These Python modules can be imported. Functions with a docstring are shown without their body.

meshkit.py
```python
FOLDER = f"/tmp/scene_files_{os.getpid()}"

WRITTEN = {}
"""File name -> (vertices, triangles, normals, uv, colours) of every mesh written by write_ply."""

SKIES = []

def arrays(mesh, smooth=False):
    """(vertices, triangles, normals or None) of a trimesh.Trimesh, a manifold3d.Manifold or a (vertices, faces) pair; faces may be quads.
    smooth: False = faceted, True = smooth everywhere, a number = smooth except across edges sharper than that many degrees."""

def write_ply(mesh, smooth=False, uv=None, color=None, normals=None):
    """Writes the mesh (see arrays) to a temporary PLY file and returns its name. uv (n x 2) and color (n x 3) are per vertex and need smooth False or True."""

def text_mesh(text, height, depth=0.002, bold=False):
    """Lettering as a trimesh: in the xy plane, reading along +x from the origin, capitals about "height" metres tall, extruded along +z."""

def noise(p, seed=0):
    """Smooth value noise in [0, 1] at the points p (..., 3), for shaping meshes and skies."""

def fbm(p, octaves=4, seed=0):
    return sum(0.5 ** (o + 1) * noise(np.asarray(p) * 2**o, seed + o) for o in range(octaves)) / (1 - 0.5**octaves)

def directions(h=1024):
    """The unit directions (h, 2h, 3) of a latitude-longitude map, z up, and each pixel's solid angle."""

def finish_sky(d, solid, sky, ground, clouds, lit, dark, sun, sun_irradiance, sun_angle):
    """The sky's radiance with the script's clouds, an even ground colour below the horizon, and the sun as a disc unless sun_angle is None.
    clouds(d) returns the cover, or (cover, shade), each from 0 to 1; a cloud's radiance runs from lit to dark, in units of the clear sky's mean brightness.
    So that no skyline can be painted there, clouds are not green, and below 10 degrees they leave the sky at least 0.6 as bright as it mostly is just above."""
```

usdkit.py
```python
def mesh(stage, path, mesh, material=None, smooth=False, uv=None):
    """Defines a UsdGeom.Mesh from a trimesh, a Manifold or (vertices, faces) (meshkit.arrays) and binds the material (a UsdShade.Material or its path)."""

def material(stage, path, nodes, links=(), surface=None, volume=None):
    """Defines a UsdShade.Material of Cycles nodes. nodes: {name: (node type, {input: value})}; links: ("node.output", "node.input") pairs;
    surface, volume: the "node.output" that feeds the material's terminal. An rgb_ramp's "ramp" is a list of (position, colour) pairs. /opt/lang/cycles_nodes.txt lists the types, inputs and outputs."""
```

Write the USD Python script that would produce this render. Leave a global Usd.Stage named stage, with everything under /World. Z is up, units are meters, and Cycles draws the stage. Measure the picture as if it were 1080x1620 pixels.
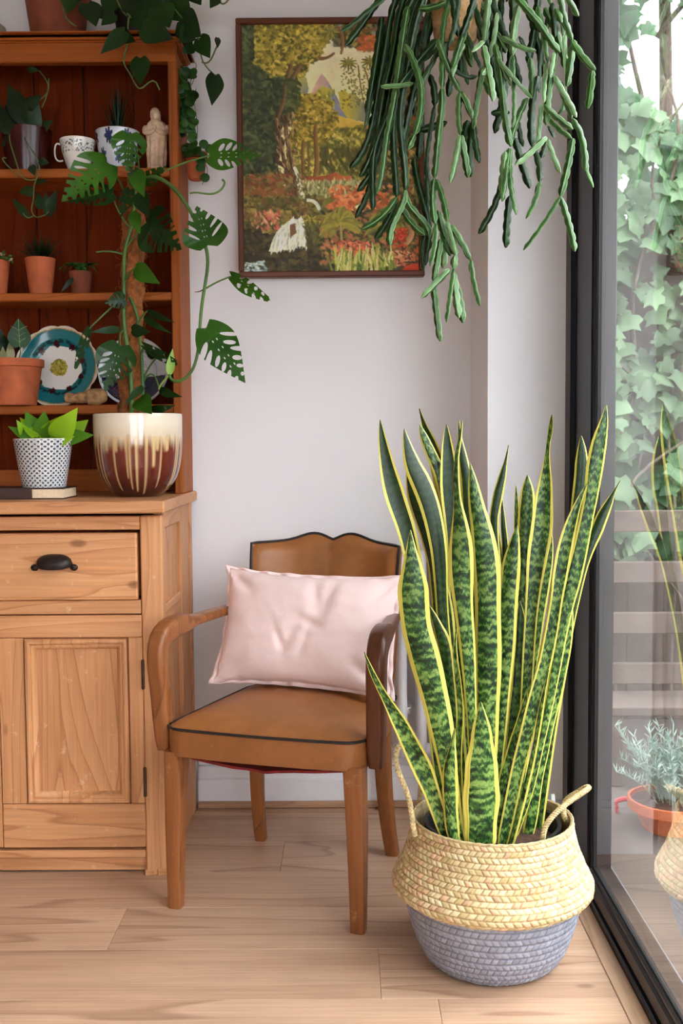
import math, random
import numpy as np, trimesh, usdkit, meshkit
import shapely.geometry as sg, shapely.affinity as sa
from shapely.ops import unary_union
from scipy.interpolate import PchipInterpolator
from pxr import Usd, UsdGeom, UsdLux, UsdShade, Gf, Sdf, Vt

random.seed(7)
rng = np.random.default_rng(7)
stage = Usd.Stage.CreateInMemory()
UsdGeom.SetStageUpAxis(stage, 'Z')
UsdGeom.SetStageMetersPerUnit(stage, 1.0)
UsdGeom.Xform.Define(stage, '/World')
UsdGeom.Scope.Define(stage, '/World/Looks')

# ---------------------------------------------------------------- camera
EYE = np.array([0.0, 0.0, 1.10])
FPX = 1680.0
PITCH, YAW, ROLL = math.radians(-3.75), math.radians(0.34), math.radians(0.40)
EXPOSURE = 1.45
fwd = np.array([-math.sin(YAW) * math.cos(PITCH), math.cos(YAW) * math.cos(PITCH), math.sin(PITCH)])
r0 = np.cross(fwd, [0, 0, 1.0]); r0 /= np.linalg.norm(r0)
u0 = np.cross(r0, fwd)
right = math.cos(ROLL) * r0 - math.sin(ROLL) * u0
up = math.sin(ROLL) * r0 + math.cos(ROLL) * u0
cam = UsdGeom.Camera.Define(stage, '/World/camera')
cam.CreateHorizontalApertureAttr(24.0)
cam.CreateVerticalApertureAttr(36.0)
cam.CreateFocalLengthAttr(24.0 * FPX / 1080)
cam.CreateClippingRangeAttr(Gf.Vec2f(0.05, 200))
cam.CreateFStopAttr(7.1)
cam.CreateFocusDistanceAttr(2.32)
cam.CreateExposureAttr(EXPOSURE)
M4 = Gf.Matrix4d(*[float(x) for x in (*right, 0, *up, 0, *(-fwd), 0, *EYE, 1)])
cam.AddTransformOp().Set(M4)

def ray(px, py):
    return right * (px - 540) / FPX - up * (py - 810) / FPX + fwd
def at(px, py, Y):
    d = ray(px, py)
    return EYE + d * (Y / d[1])
def at_z(px, py, Z):
    d = ray(px, py)
    return EYE + d * ((Z - EYE[2]) / d[2])

# ---------------------------------------------------------------- sky: bright overcast day
dome = UsdLux.DomeLight.Define(stage, '/World/sky')
dome.CreateIntensityAttr(1.0)
dome.CreateColorAttr(Gf.Vec3f(0.96, 0.98, 1.05))

# ---------------------------------------------------------------- helpers: prims
USED = {}
def numbered(parent, name):
    k = (parent, name)
    n = USED.get(k, -1) + 1
    USED[k] = n
    return name if n == 0 else f'{name}_{n:03d}'
def keys(prim, **kw):
    for k, v in kw.items():
        if v:
            prim.SetCustomDataByKey(k, v)
def path_of(parent):
    return '/World' if parent is None else str(parent.GetPath())
def obj(name, mesh, m, parent=None, smooth=35, uv=None, col=None, **kw):
    pp = path_of(parent)
    p = f'{pp}/{numbered(pp, name)}'
    if uv is not None or col is not None:
        smooth = True if smooth else False
    g = usdkit.mesh(stage, p, mesh, MATS[m] if isinstance(m, str) else m, smooth=smooth, uv=uv)
    if col is not None:
        UsdGeom.PrimvarsAPI(g).CreatePrimvar('paint', Sdf.ValueTypeNames.Color3fArray, 'vertex').Set(
            Vt.Vec3fArray.FromNumpy(np.asarray(col, np.float32)))
    keys(g.GetPrim(), **kw)
    return g.GetPrim()
def thing(name, label=None, category=None, loc=(0, 0, 0), rotz=0, group=None, kind=None):
    x = UsdGeom.Xform.Define(stage, '/World/' + numbered('/World', name))
    x.AddTranslateOp().Set(Gf.Vec3d(*map(float, loc)))
    x.AddRotateZOp().Set(float(math.degrees(rotz)))
    keys(x.GetPrim(), label=label, category=category, group=group, kind=kind)
    return x.GetPrim()

# ---------------------------------------------------------------- helpers: meshes
def cat(*ms):
    return trimesh.util.concatenate([m for m in ms])
def box(x0, x1, y0, y1, z0, z1, bevel=0.0):
    x0, x1 = min(x0, x1), max(x0, x1); y0, y1 = min(y0, y1), max(y0, y1); z0, z1 = min(z0, z1), max(z0, z1)
    if bevel <= 0:
        m = trimesh.creation.box(extents=(x1 - x0, y1 - y0, z1 - z0))
        m.apply_translation(((x0 + x1) / 2, (y0 + y1) / 2, (z0 + z1) / 2))
        return m
    b = min(bevel, (x1 - x0) * .45, (y1 - y0) * .45, (z1 - z0) * .45)
    pts = []
    for sx, X in ((1, x0), (-1, x1)):
        for sy, Y in ((1, y0), (-1, y1)):
            for sz, Z in ((1, z0), (-1, z1)):
                pts += [(X, Y + sy * b, Z + sz * b), (X + sx * b, Y, Z + sz * b), (X + sx * b, Y + sy * b, Z)]
    return trimesh.convex.convex_hull(np.array(pts))
def frames(P, ref=None):
    P = np.asarray(P, float)
    T = np.gradient(P, axis=0)
    T /= np.maximum(np.linalg.norm(T, axis=1, keepdims=True), 1e-12)
    n = np.array(ref if ref is not None else (0.3, -1, 0.2), float)
    N = np.zeros_like(T); B = np.zeros_like(T)
    for i, t in enumerate(T):
        n = n - t * (n @ t)
        if np.linalg.norm(n) < 1e-6:
            n = np.cross(t, [1, 0, 0.3])
        n = n / np.linalg.norm(n)
        N[i] = n; B[i] = np.cross(t, n)
    return T, N, B
def curve(pts, n):
    """smooth curve of n points through pts"""
    P = np.asarray(pts, float)
    d = np.r_[0, np.cumsum(np.maximum(np.linalg.norm(np.diff(P, axis=0), axis=1), 1e-9))]
    if len(P) == 2:
        return P[0] + (P[1] - P[0]) * np.linspace(0, 1, n)[:, None]
    from scipy.interpolate import CubicSpline
    return CubicSpline(d, P, axis=0)(np.linspace(0, d[-1], n))
def sweep(P, section, scale=None, ref=None, cap=True):
    """section: (k,2) closed loop in (N,B); scale: (n,) or (n,2)"""
    P = np.asarray(P, float); n = len(P); k = len(section)
    T, N, B = frames(P, ref)
    s = np.ones((n, 2)) if scale is None else np.asarray(scale, float)
    if s.ndim == 1:
        s = np.stack([s, s], 1)
    S = np.asarray(section, float)
    V = P[:, None] + N[:, None] * (S[None, :, 0:1] * s[:, None, 0:1]) + B[:, None] * (S[None, :, 1:2] * s[:, None, 1:2])
    F = []
    i = np.arange(n - 1)[:, None]; j = np.arange(k)[None]
    a = (i * k + j); b = (i * k + (j + 1) % k); c = ((i + 1) * k + (j + 1) % k); d = ((i + 1) * k + j)
    F = np.vstack([np.stack([a, b, c], -1).reshape(-1, 3), np.stack([a, c, d], -1).reshape(-1, 3)])
    V = V.reshape(-1, 3)
    if cap:
        e = len(V)
        V = np.vstack([V, P[0], P[-1]])
        jj = np.arange(k)
        F = np.vstack([F, np.stack([np.full(k, e), (jj + 1) % k, jj], 1), np.stack([np.full(k, e + 1), (n - 1) * k + jj, (n - 1) * k + (jj + 1) % k], 1)])
    m = trimesh.Trimesh(V, F, process=False)
    return m
def circle(k=8, r=1.0):
    a = np.linspace(0, 2 * np.pi, k, endpoint=False)
    return np.stack([np.cos(a), np.sin(a)], 1) * r
def tube(P, r, k=8, ref=None):
    r = np.full(len(P), r) if np.ndim(r) == 0 else np.asarray(r)
    return sweep(P, circle(k), r, ref)
def rrect(w, h, r, k=4):
    out = []
    for cx, cy, a0 in ((w / 2 - r, h / 2 - r, 0), (-w / 2 + r, h / 2 - r, 90), (-w / 2 + r, -h / 2 + r, 180), (w / 2 - r, -h / 2 + r, 270)):
        for t in np.linspace(0, 90, k):
            a = math.radians(a0 + t)
            out.append((cx + r * math.cos(a), cy + r * math.sin(a)))
    return np.array(out)
def lathe(profile, k=48, center=(0, 0, 0)):
    """profile: list of (r, z); r=0 ends are closed"""
    P = np.asarray(profile, float)
    a = np.linspace(0, 2 * np.pi, k, endpoint=False)
    n = len(P)
    V = np.stack([P[:, 0:1] * np.cos(a), P[:, 0:1] * np.sin(a), np.repeat(P[:, 1:2], k, 1)], -1).reshape(-1, 3)
    i = np.arange(n - 1)[:, None]; j = np.arange(k)[None]
    A = i * k + j; B = i * k + (j + 1) % k; C = (i + 1) * k + (j + 1) % k; D = (i + 1) * k + j
    F = np.vstack([np.stack([A, B, C], -1).reshape(-1, 3), np.stack([A, C, D], -1).reshape(-1, 3)])
    m = trimesh.Trimesh(V + np.array(center), F, process=False)
    m.merge_vertices()
    m.update_faces(m.nondegenerate_faces())
    return m
def grid_faces(nu, nv, wrap=False):
    i = np.arange(nu - 1)[:, None]
    j = np.arange(nv if wrap else nv - 1)[None]
    j2 = (j + 1) % nv
    a = i * nv + j; b = i * nv + j2; c = (i + 1) * nv + j2; d = (i + 1) * nv + j
    return np.vstack([np.stack([a, b, c], -1).reshape(-1, 3), np.stack([a, c, d], -1).reshape(-1, 3)])

# ---------------------------------------------------------------- helpers: materials
def S(r, g, b):
    c = np.array([r, g, b], float) / 255
    return tuple(np.where(c <= 0.04045, c / 12.92, ((c + 0.055) / 1.055) ** 2.4))
MATS = {}
def mat(name, nodes, links=(), surface='p.BSDF'):
    MATS[name] = usdkit.material(stage, f'/World/Looks/{name}', nodes, links, surface=surface)
    return MATS[name]
def plain(name, color, rough=0.5, vary=0.12, scale=14, bump=0.0, bscale=60, **kw):
    lo = tuple(c * (1 - vary) for c in color); hi = tuple(min(1, c * (1 + vary)) for c in color)
    n = {'g': ('geometry', {}), 'n': ('noise_texture', {'scale': scale, 'detail': 4}),
         'r': ('rgb_ramp', {'ramp': [(0.3, lo), (0.7, hi)]}), 'p': ('principled_bsdf', {'roughness': rough, **kw})}
    l = [('g.position', 'n.vector'), ('n.fac', 'r.fac'), ('r.color', 'p.base_color')]
    if bump:
        n['bn'] = ('noise_texture', {'scale': bscale, 'detail': 3}); n['b'] = ('bump', {'strength': bump, 'distance': 0.004})
        l += [('g.position', 'bn.vector'), ('bn.fac', 'b.height'), ('b.normal', 'p.normal')]
    return mat(name, n, l)
def wood(name, light, mid, dark, axis='x', rings=14, rough=0.5, knots=0.5, bump=0.25, stretch=0.09, wear=None, freq=5.0, fac=0.55, spec=0.4):
    """grain along axis; rings = how many dark lines"""
    sc = {'x': (stretch, 1, 1), 'y': (1, stretch, 1), 'z': (1, 1, stretch)}[axis]
    fs = {'x': (4, 130, 130), 'y': (130, 4, 130), 'z': (130, 130, 4)}[axis]
    ks = {'x': (3.2, 7, 7), 'y': (7, 3.2, 7), 'z': (7, 7, 3.2)}[axis]
    n = {'g': ('geometry', {}), 'o': ('object_info', {}),
         'om': ('math', {'math_type': 'multiply', 'value2': 7.31}), 'oc': ('combine_xyz', {}),
         'pos': ('vector_math', {'math_type': 'add'}),
         'mp': ('mapping', {'scale': sc}), 'n1': ('noise_texture', {'scale': freq, 'detail': 2.5, 'roughness': 0.55, 'distortion': 0.3}),
         'm1': ('math', {'math_type': 'multiply', 'value2': float(rings)}), 'fr': ('math', {'math_type': 'fraction'}),
         'r1': ('rgb_ramp', {'ramp': [(0.0, light), (0.45, tuple(np.array(light) * .6 + np.array(mid) * .4)), (0.86, mid), (0.95, dark), (1.0, light)]}),
         'mf': ('mapping', {'scale': fs}), 'nf': ('noise_texture', {'scale': 1.0, 'detail': 3, 'roughness': 0.6}),
         'rf': ('rgb_ramp', {'ramp': [(0.25, (0.72, 0.70, 0.68)), (0.6, (1, 1, 1)), (0.8, (1.12, 1.12, 1.12))]}),
         'mx': ('mix', {'mix_type': 'multiply', 'fac': 0.75}),
         'nb': ('noise_texture', {'scale': 2.3, 'detail': 3}), 'rb': ('rgb_ramp', {'ramp': [(0.3, (0.82, 0.80, 0.78)), (0.7, (1.12, 1.12, 1.12))]}),
         'mx2': ('mix', {'mix_type': 'multiply', 'fac': 0.8}),
         'base': ('mix', {'mix_type': 'mix', 'fac': fac, 'color1': light}),
         'p': ('principled_bsdf', {'roughness': rough, 'specular_ior_level': spec}), 'b': ('bump', {'strength': bump, 'distance': 0.002})}
    l = [('o.random', 'om.value1'), ('om.value', 'oc.x'), ('om.value', 'oc.y'), ('om.value', 'oc.z'),
         ('g.position', 'pos.vector1'), ('oc.vector', 'pos.vector2'), ('pos.vector', 'mp.vector'), ('mp.vector', 'n1.vector'),
         ('n1.fac', 'm1.value1'), ('m1.value', 'fr.value1'), ('fr.value', 'r1.fac'), ('r1.color', 'base.color2'),
         ('pos.vector', 'mf.vector'), ('mf.vector', 'nf.vector'), ('nf.fac', 'rf.fac'), ('base.color', 'mx.color1'), ('rf.color', 'mx.color2'),
         ('pos.vector', 'nb.vector'), ('nb.fac', 'rb.fac'), ('mx.color', 'mx2.color1'), ('rb.color', 'mx2.color2'),
         ('nf.fac', 'b.height'), ('b.normal', 'p.normal')]
    last = 'mx2.color'
    if knots:
        n['mk'] = ('mapping', {'scale': ks}); n['vk'] = ('voronoi_texture', {'scale': 1.0, 'randomness': 1.0})
        n['rk'] = ('rgb_ramp', {'ramp': [(0.0, (1, 1, 1)), (0.05, (.85, .85, .85)), (0.085, (0, 0, 0))]})
        n['mxk'] = ('mix', {'mix_type': 'mix', 'color2': tuple(np.array(dark) * 0.45)})
        n['kf'] = ('math', {'math_type': 'multiply', 'value2': float(knots)})
        l += [('pos.vector', 'mk.vector'), ('mk.vector', 'vk.vector'), ('vk.distance', 'rk.fac'), ('rk.color', 'kf.value1'), ('kf.value', 'mxk.fac'), (last, 'mxk.color1')]
        last = 'mxk.color'
    if wear:
        n['nw'] = ('noise_texture', {'scale': 30, 'detail': 5, 'roughness': 0.7})
        n['rw'] = ('rgb_ramp', {'ramp': [(0.62, (0, 0, 0)), (0.72, (1, 1, 1))]})
        n['wf'] = ('math', {'math_type': 'multiply', 'value2': 0.45})
        n['mxw'] = ('mix', {'mix_type': 'mix', 'color2': wear})
        l += [('g.position', 'nw.vector'), ('nw.fac', 'rw.fac'), ('rw.color', 'wf.value1'), ('wf.value', 'mxw.fac'), (last, 'mxw.color1')]
        last = 'mxw.color'
    l.append((last, 'p.base_color'))
    return mat(name, n, l)
def painted(name, rough=0.4, bump=0.0, bscale=200, **kw):
    """colour from the mesh's own 'paint' primvar (prints, glazes, weave)"""
    n = {'a': ('attribute', {'attribute': 'paint'}), 'p': ('principled_bsdf', {'roughness': rough, **kw})}
    l = [('a.color', 'p.base_color')]
    if bump:
        n['g'] = ('geometry', {}); n['bn'] = ('noise_texture', {'scale': bscale, 'detail': 3}); n['b'] = ('bump', {'strength': bump, 'distance': 0.003})
        l += [('g.position', 'bn.vector'), ('bn.fac', 'b.height'), ('b.normal', 'p.normal')]
    return mat(name, n, l)
def leafmat(name, c1, c2, rough=0.38, trans=0.25, scale=9, tcol=None):
    tcol = tcol or tuple(min(1, c * 1.6) for c in c2)
    n = {'g': ('geometry', {}), 'o': ('object_info', {}), 'n': ('noise_texture', {'scale': scale, 'detail': 3}),
         'ad': ('math', {'math_type': 'multiply_add', 'value2': 0.35}), 'h': ('math', {'math_type': 'subtract', 'value2': 0.17}),
         'r': ('rgb_ramp', {'ramp': [(0.25, c1), (0.8, c2)]}),
         'p': ('principled_bsdf', {'roughness': rough, 'specular_ior_level': .28}), 't': ('translucent_bsdf', {'color': tcol}), 'm': ('mix_closure', {'fac': trans})}
    l = [('g.position', 'n.vector'), ('o.random', 'ad.value1'), ('n.fac', 'ad.value3'), ('ad.value', 'h.value1'), ('h.value', 'r.fac'),
         ('r.color', 'p.base_color'), ('p.BSDF', 'm.closure1'), ('t.BSDF', 'm.closure2')]
    return mat(name, n, l, surface='m.closure')
# ---------------------------------------------------------------- materials: room, dresser, chair
plain('wall_paint', S(236, 234, 236), rough=0.75, vary=0.025, scale=2.2, bump=0.06, bscale=90)
plain('white_gloss', S(236, 234, 236), rough=0.35, vary=0.02)
plain('ceiling_paint', S(238, 236, 233), rough=0.8, vary=0.02)
plain('frame_black', S(17, 19, 24), rough=0.38, vary=0.1, specular_ior_level=.3)
plain('gasket', S(11, 11, 13), rough=0.6)
plain('aluminium', S(150, 156, 164), rough=0.35, metallic=0.6)
wood('oak_floor', S(208, 172, 142), S(190, 152, 122), S(148, 110, 84), 'x', rings=9, rough=0.42, knots=0.55, bump=0.18, stretch=0.10, freq=3.4, fac=0.62)
wood('oak_edge', S(203, 168, 136), S(186, 149, 116), S(150, 113, 84), 'y', rings=9, rough=0.42, knots=0.2, bump=0.18, stretch=0.10, freq=3.4, fac=0.5)
wood('oak_bead', S(190, 150, 118), S(170, 130, 98), S(140, 100, 74), 'x', rings=8, rough=0.45, knots=0)
PL, PM, PD = S(212, 154, 106), S(198, 132, 82), S(152, 84, 44)
wood('pine_x', PL, PM, PD, 'x', rings=15, rough=0.5, knots=0.7, wear=S(236, 205, 172))
wood('pine_z', PL, PM, PD, 'z', rings=15, rough=0.5, knots=0.7, wear=S(236, 205, 172))
wood('pine_y', PL, PM, PD, 'y', rings=15, rough=0.5, knots=0.2, wear=S(236, 205, 172))
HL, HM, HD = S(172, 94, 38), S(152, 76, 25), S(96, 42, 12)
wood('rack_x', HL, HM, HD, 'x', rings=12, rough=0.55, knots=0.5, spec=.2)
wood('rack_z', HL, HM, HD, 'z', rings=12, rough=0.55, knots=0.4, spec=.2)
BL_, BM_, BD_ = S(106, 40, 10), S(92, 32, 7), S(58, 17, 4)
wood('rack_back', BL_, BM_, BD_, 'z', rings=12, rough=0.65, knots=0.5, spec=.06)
plain('iron', S(40, 33, 30), rough=0.42, vary=0.35, scale=60, bump=0.25, bscale=140, metallic=0.5)
plain('rust_iron', S(74, 46, 34), rough=0.6, vary=0.3, scale=60, metallic=0.3)

# ---------------------------------------------------------------- the room
BACK, PIER, PX0 = 3.17, 2.78, 0.366
FX = 0.567                       # inner face of the sliding door's jamb
LEFT, FRONT, CEIL = -2.9, -3.2, 2.62
ST = dict(kind='structure')

fl = thing('floor', kind='structure')
obj('subfloor', box(LEFT - .1, 0.66, FRONT - .1, BACK + .1, -0.10, -0.0125), 'oak_bead', fl)
rows = np.arange(2.245 - 0.209 * 27, BACK, 0.209)
joints = {26: [-1.9, 0.06], 27: [-0.53, 1.5], 28: [-1.55, 0.36], 29: [-0.18, 1.5], 30: [-0.9, 1.5], 31: [0.2]}
for k, y in enumerate(rows):
    js = joints.get(k, [LEFT + rng.uniform(.3, 1.8)])
    cuts = [LEFT]
    for j in js:
        if j < 0.5:
            cuts.append(j)
    while cuts[-1] + 2.0 < 0.5:
        cuts.append(cuts[-1] + 2.0)
    cuts = sorted(cuts) + [0.528]
    for a, b in zip(cuts[:-1], cuts[1:]):
        if b - a > 0.03:
            obj('plank', box(a + .0003, b - .0003, y + .0003, min(y + 0.209, BACK) - .0003, -0.0125, 0.0, 0.0008), 'oak_floor', fl)
for a, b in ((FRONT, -1.6), (-1.6, 0.55), (0.55, PIER)):
    obj('edge_plank', box(0.5295, FX + 0.0, a + .0006, b - .0006, -0.0125, 0.0, 0.0016), 'oak_edge', fl)

obj('wall_back', box(LEFT - .1, PX0 + .01, BACK, BACK + .15, -0.1, CEIL), 'wall_paint', **ST)
plain('wall_paint_left', S(150, 140, 128), rough=.8, vary=.03, scale=2)
obj('wall_left', box(LEFT - .1, LEFT, FRONT, BACK, -0.1, CEIL), 'wall_paint_left', **ST)
wr = thing('wall_right', kind='structure')
obj('pier', box(PX0, 0.66, PIER, BACK + .15, -0.1, CEIL), 'wall_paint', wr)
obj('lintel', box(0.56, 0.70, FRONT, PIER, 2.34, CEIL), 'wall_paint', wr)
obj('wall_end', box(0.56, 0.70, FRONT - .1, -2.55, -0.1, 2.34), 'wall_paint', wr)
plain('wall_paint_far', S(205, 200, 195), rough=.8, vary=.03, scale=2)
wfr = thing('wall_front', kind='structure')
obj('wall_panel', box(LEFT - .1, -1.5, FRONT - .1, FRONT, -0.1, CEIL), 'wall_paint_far', wfr)
obj('wall_panel', box(0.46, 0.66, FRONT - .1, FRONT, -0.1, CEIL), 'wall_paint_far', wfr)
obj('wall_panel', box(-1.5, 0.46, FRONT - .1, FRONT, 2.2, CEIL), 'wall_paint_far', wfr)
obj('wall_panel', box(-1.5, 0.46, FRONT - .1, FRONT, -0.1, 0.7), 'wall_paint_far', wfr)
obj('ceiling', box(LEFT - .1, 0.70, FRONT - .1, BACK + .15, CEIL, CEIL + .1), 'ceiling_paint', **ST)

# skirting: board, lower step and oak bead
bb = thing('baseboard_back', kind='structure')
obj('board', cat(box(-0.46, PX0, BACK - .018, BACK, 0.012, 0.125, .003), box(-0.46, PX0, BACK - .012, BACK, 0.125, 0.146, .004),
                 box(-0.46, PX0, BACK - .026, BACK - .016, 0.012, 0.088, .003)), 'white_gloss', bb)
obj('bead', box(-0.46, PX0 - .0, BACK - .040, BACK - .026, 0.0, 0.022, .005), 'oak_bead', bb)
br = thing('baseboard_right', kind='structure')
obj('board', cat(box(PX0 - .018, PX0, PIER - .018, BACK - .03, 0.0, 0.125, .003), box(PX0 - .018, FX - .004, PIER - .018, PIER, 0.0, 0.125, .003),
                 box(PX0 - .012, FX - .004, PIER - .012, PIER, 0.125, 0.146, .003)), 'white_gloss', br)

# ---------------------------------------------------------------- sliding glass door
mat('pane_glass', {'f': ('fresnel', {'IOR': 2.3}), 'g': ('geometry', {}), 'i': ('math', {'math_type': 'subtract', 'value1': 1.0}),
                   'm': ('math', {'math_type': 'multiply'}), 't': ('transparent_bsdf', {'color': (0.95, 0.97, 0.97)}),
                   'gl': ('glossy_bsdf', {'roughness': 0.0, 'color': (1, 1, 1)}), 'x': ('mix_closure', {})},
    [('g.backfacing', 'i.value2'), ('f.fac', 'm.value1'), ('i.value', 'm.value2'), ('m.value', 'x.fac'), ('t.BSDF', 'x.closure1'), ('gl.BSDF', 'x.closure2')], surface='x.closure')
dr = thing('door_1', kind='structure')
GX, HEAD = 0.584, 2.30
obj('jamb', cat(box(FX, 0.66, 2.715, PIER, 0, HEAD, .003), box(FX + .012, 0.66, 2.70, 2.72, 0, HEAD, .002)), 'frame_black', dr)
obj('head', box(FX, 0.66, -2.55, PIER, HEAD, HEAD + .04, .003), 'frame_black', dr)
obj('track', cat(box(FX, 0.64, -2.55, PIER - .065, -0.012, 0.016, .003), box(FX + .010, 0.632, -2.55, PIER - .065, 0.014, 0.026, .002)), 'frame_black', dr)
obj('sill', box(0.64, 0.672, -2.55, PIER - .03, -0.06, 0.010, .003), 'aluminium', dr)
for a, b in ((0.52, 2.695), (-2.5, 0.50)):
    s = obj('sash', cat(box(0.572, 0.63, b - .19, b - .05, 0.026, HEAD, .004), box(0.578, 0.626, b - .06, b, 0.026, HEAD, .003),
                        box(0.578, 0.626, b - .205, b - .18, 0.05, HEAD, .002),
                        box(0.572, 0.63, a, a + .12, 0.026, HEAD, .004),
                        box(0.570, 0.63, a + .1, b - .10, 0.026, 0.064, .005), box(0.575, 0.628, a + .1, b - .10, 0.062, 0.078, .004),
                        box(0.572, 0.63, a + .1, b - .10, HEAD - .08, HEAD, .004)), 'frame_black', dr)
    obj('gasket', cat(box(0.5815, 0.6005, a + .1, b - .19, 0.076, 0.082, .001), box(0.5815, 0.6005, b - .209, b - .203, 0.076, HEAD - .08, .001)), 'gasket', s)
    obj('pane', box(GX, 0.598, a + .1, b - .19, 0.07, HEAD - .06), 'pane_glass', s, smooth=False)

wn = thing('window_1', kind='structure')
for q in ((-1.5, -1.44, .7, 2.2), (.40, .46, .7, 2.2), (-.55, -.49, .76, 2.14)):
    obj('frame_post', box(q[0], q[1], FRONT - .08, FRONT - .03, q[2], q[3], .003), 'frame_black', wn)
for z in (.7, 2.14):
    obj('frame_rail', box(-1.44, .40, FRONT - .08, FRONT - .03, z, z + .06, .003), 'frame_black', wn)
obj('pane', box(-1.44, .40, FRONT - .06, FRONT - .05, .76, 2.14), 'pane_glass', wn, smooth=False)
# ---------------------------------------------------------------- pine dresser base
Y0 = 2.640
def X_(px, py=1000, Y=Y0): return float(at(px, py, Y)[0])
def Z_(py, px=150, Y=Y0): return float(at(px, py, Y)[2])
DL = -1.85                                   # left end of the dresser, out of the picture
DRX = X_(258, 965)                           # right face
SX = X_(224, 1000)                           # left edge of the right stile
zt = [Z_(y) for y in (841, 948, 973, 1341, 1357, 1379)]
WT0, WT1 = 0.929, 0.959
db = thing('pine_dresser_base', 'stripped old pine dresser base with iron cup pull drawer and panelled door', 'dresser')
def loft_frame(x0, x1, z0, z1, steps):
    """a mitred frame facing -y from nested rectangles (inset, y)"""
    V, F = [], []
    for ins, y in steps:
        V += [(x0 + ins, y, z0 + ins), (x1 - ins, y, z0 + ins), (x1 - ins, y, z1 - ins), (x0 + ins, y, z1 - ins)]
    for i in range(len(steps) - 1):
        for j in range(4):
            a, b, c, d = i * 4 + j, i * 4 + (j + 1) % 4, (i + 1) * 4 + (j + 1) % 4, (i + 1) * 4 + j
            F += [(a, b, c), (a, c, d)]
    return trimesh.Trimesh(V, F, process=False)
def rough_edges(m, amp=.0012, seed=0):
    """a hand-worn, slightly uneven board"""
    m = m.copy()
    n = meshkit.noise(m.vertices * 9, seed) - .5
    m.vertices[:, 1] += n * amp * 2
    return m
def worktop():
    n = 60
    xs = np.linspace(DL - .02, -0.450, n)
    m = box(DL - .02, -0.450, Y0 - .042, BACK - .002, WT0, WT1, .004)
    m = m.subdivide_to_size(0.05)
    w = (meshkit.noise(m.vertices * 14, 3) - .5)
    fr = m.vertices[:, 1] < Y0 - .03
    m.vertices[fr, 1] += w[fr] * .004
    m.vertices[fr & (m.vertices[:, 2] > .94), 2] += w[fr & (m.vertices[:, 2] > .94)] * .004
    return m
obj('worktop', worktop(), 'pine_x', db)
obj('stile', box(SX, DRX, Y0, Y0 + .045, 0.0, WT0 - .008, .004), 'pine_z', db)
obj('stile', box(DL, DL + .06, Y0, Y0 + .045, 0.0, WT0 - .008, .004), 'pine_z', db)
obj('top_rail', box(DL + .06, SX - .001, Y0 + .001, Y0 + .04, zt[0] + .004, WT0 - .009, .002), 'pine_x', db)
obj('middle_rail', box(DL + .06, SX - .001, Y0 + .001, Y0 + .04, zt[2] + .002, zt[1] - .003, .002), 'pine_x', db)
obj('shelf_edge', rough_edges(box(DL + .06, SX - .001, Y0 - .006, Y0 + .3, zt[4], zt[3] - .006, .004).subdivide_to_size(.04), .003), 'pine_x', db)
obj('plinth', box(DL + .06, SX - .001, Y0 + .022, Y0 + .04, 0.006, zt[4] - .004, .002), 'pine_x', db)
obj('foot', cat(box(SX - .004, SX + .022, Y0 - .002, Y0 + .05, 0, .016, .003), box(SX + .028, DRX + .003, Y0 - .003, Y0 + .05, 0, .02, .003)), 'pine_x', db)
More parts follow.
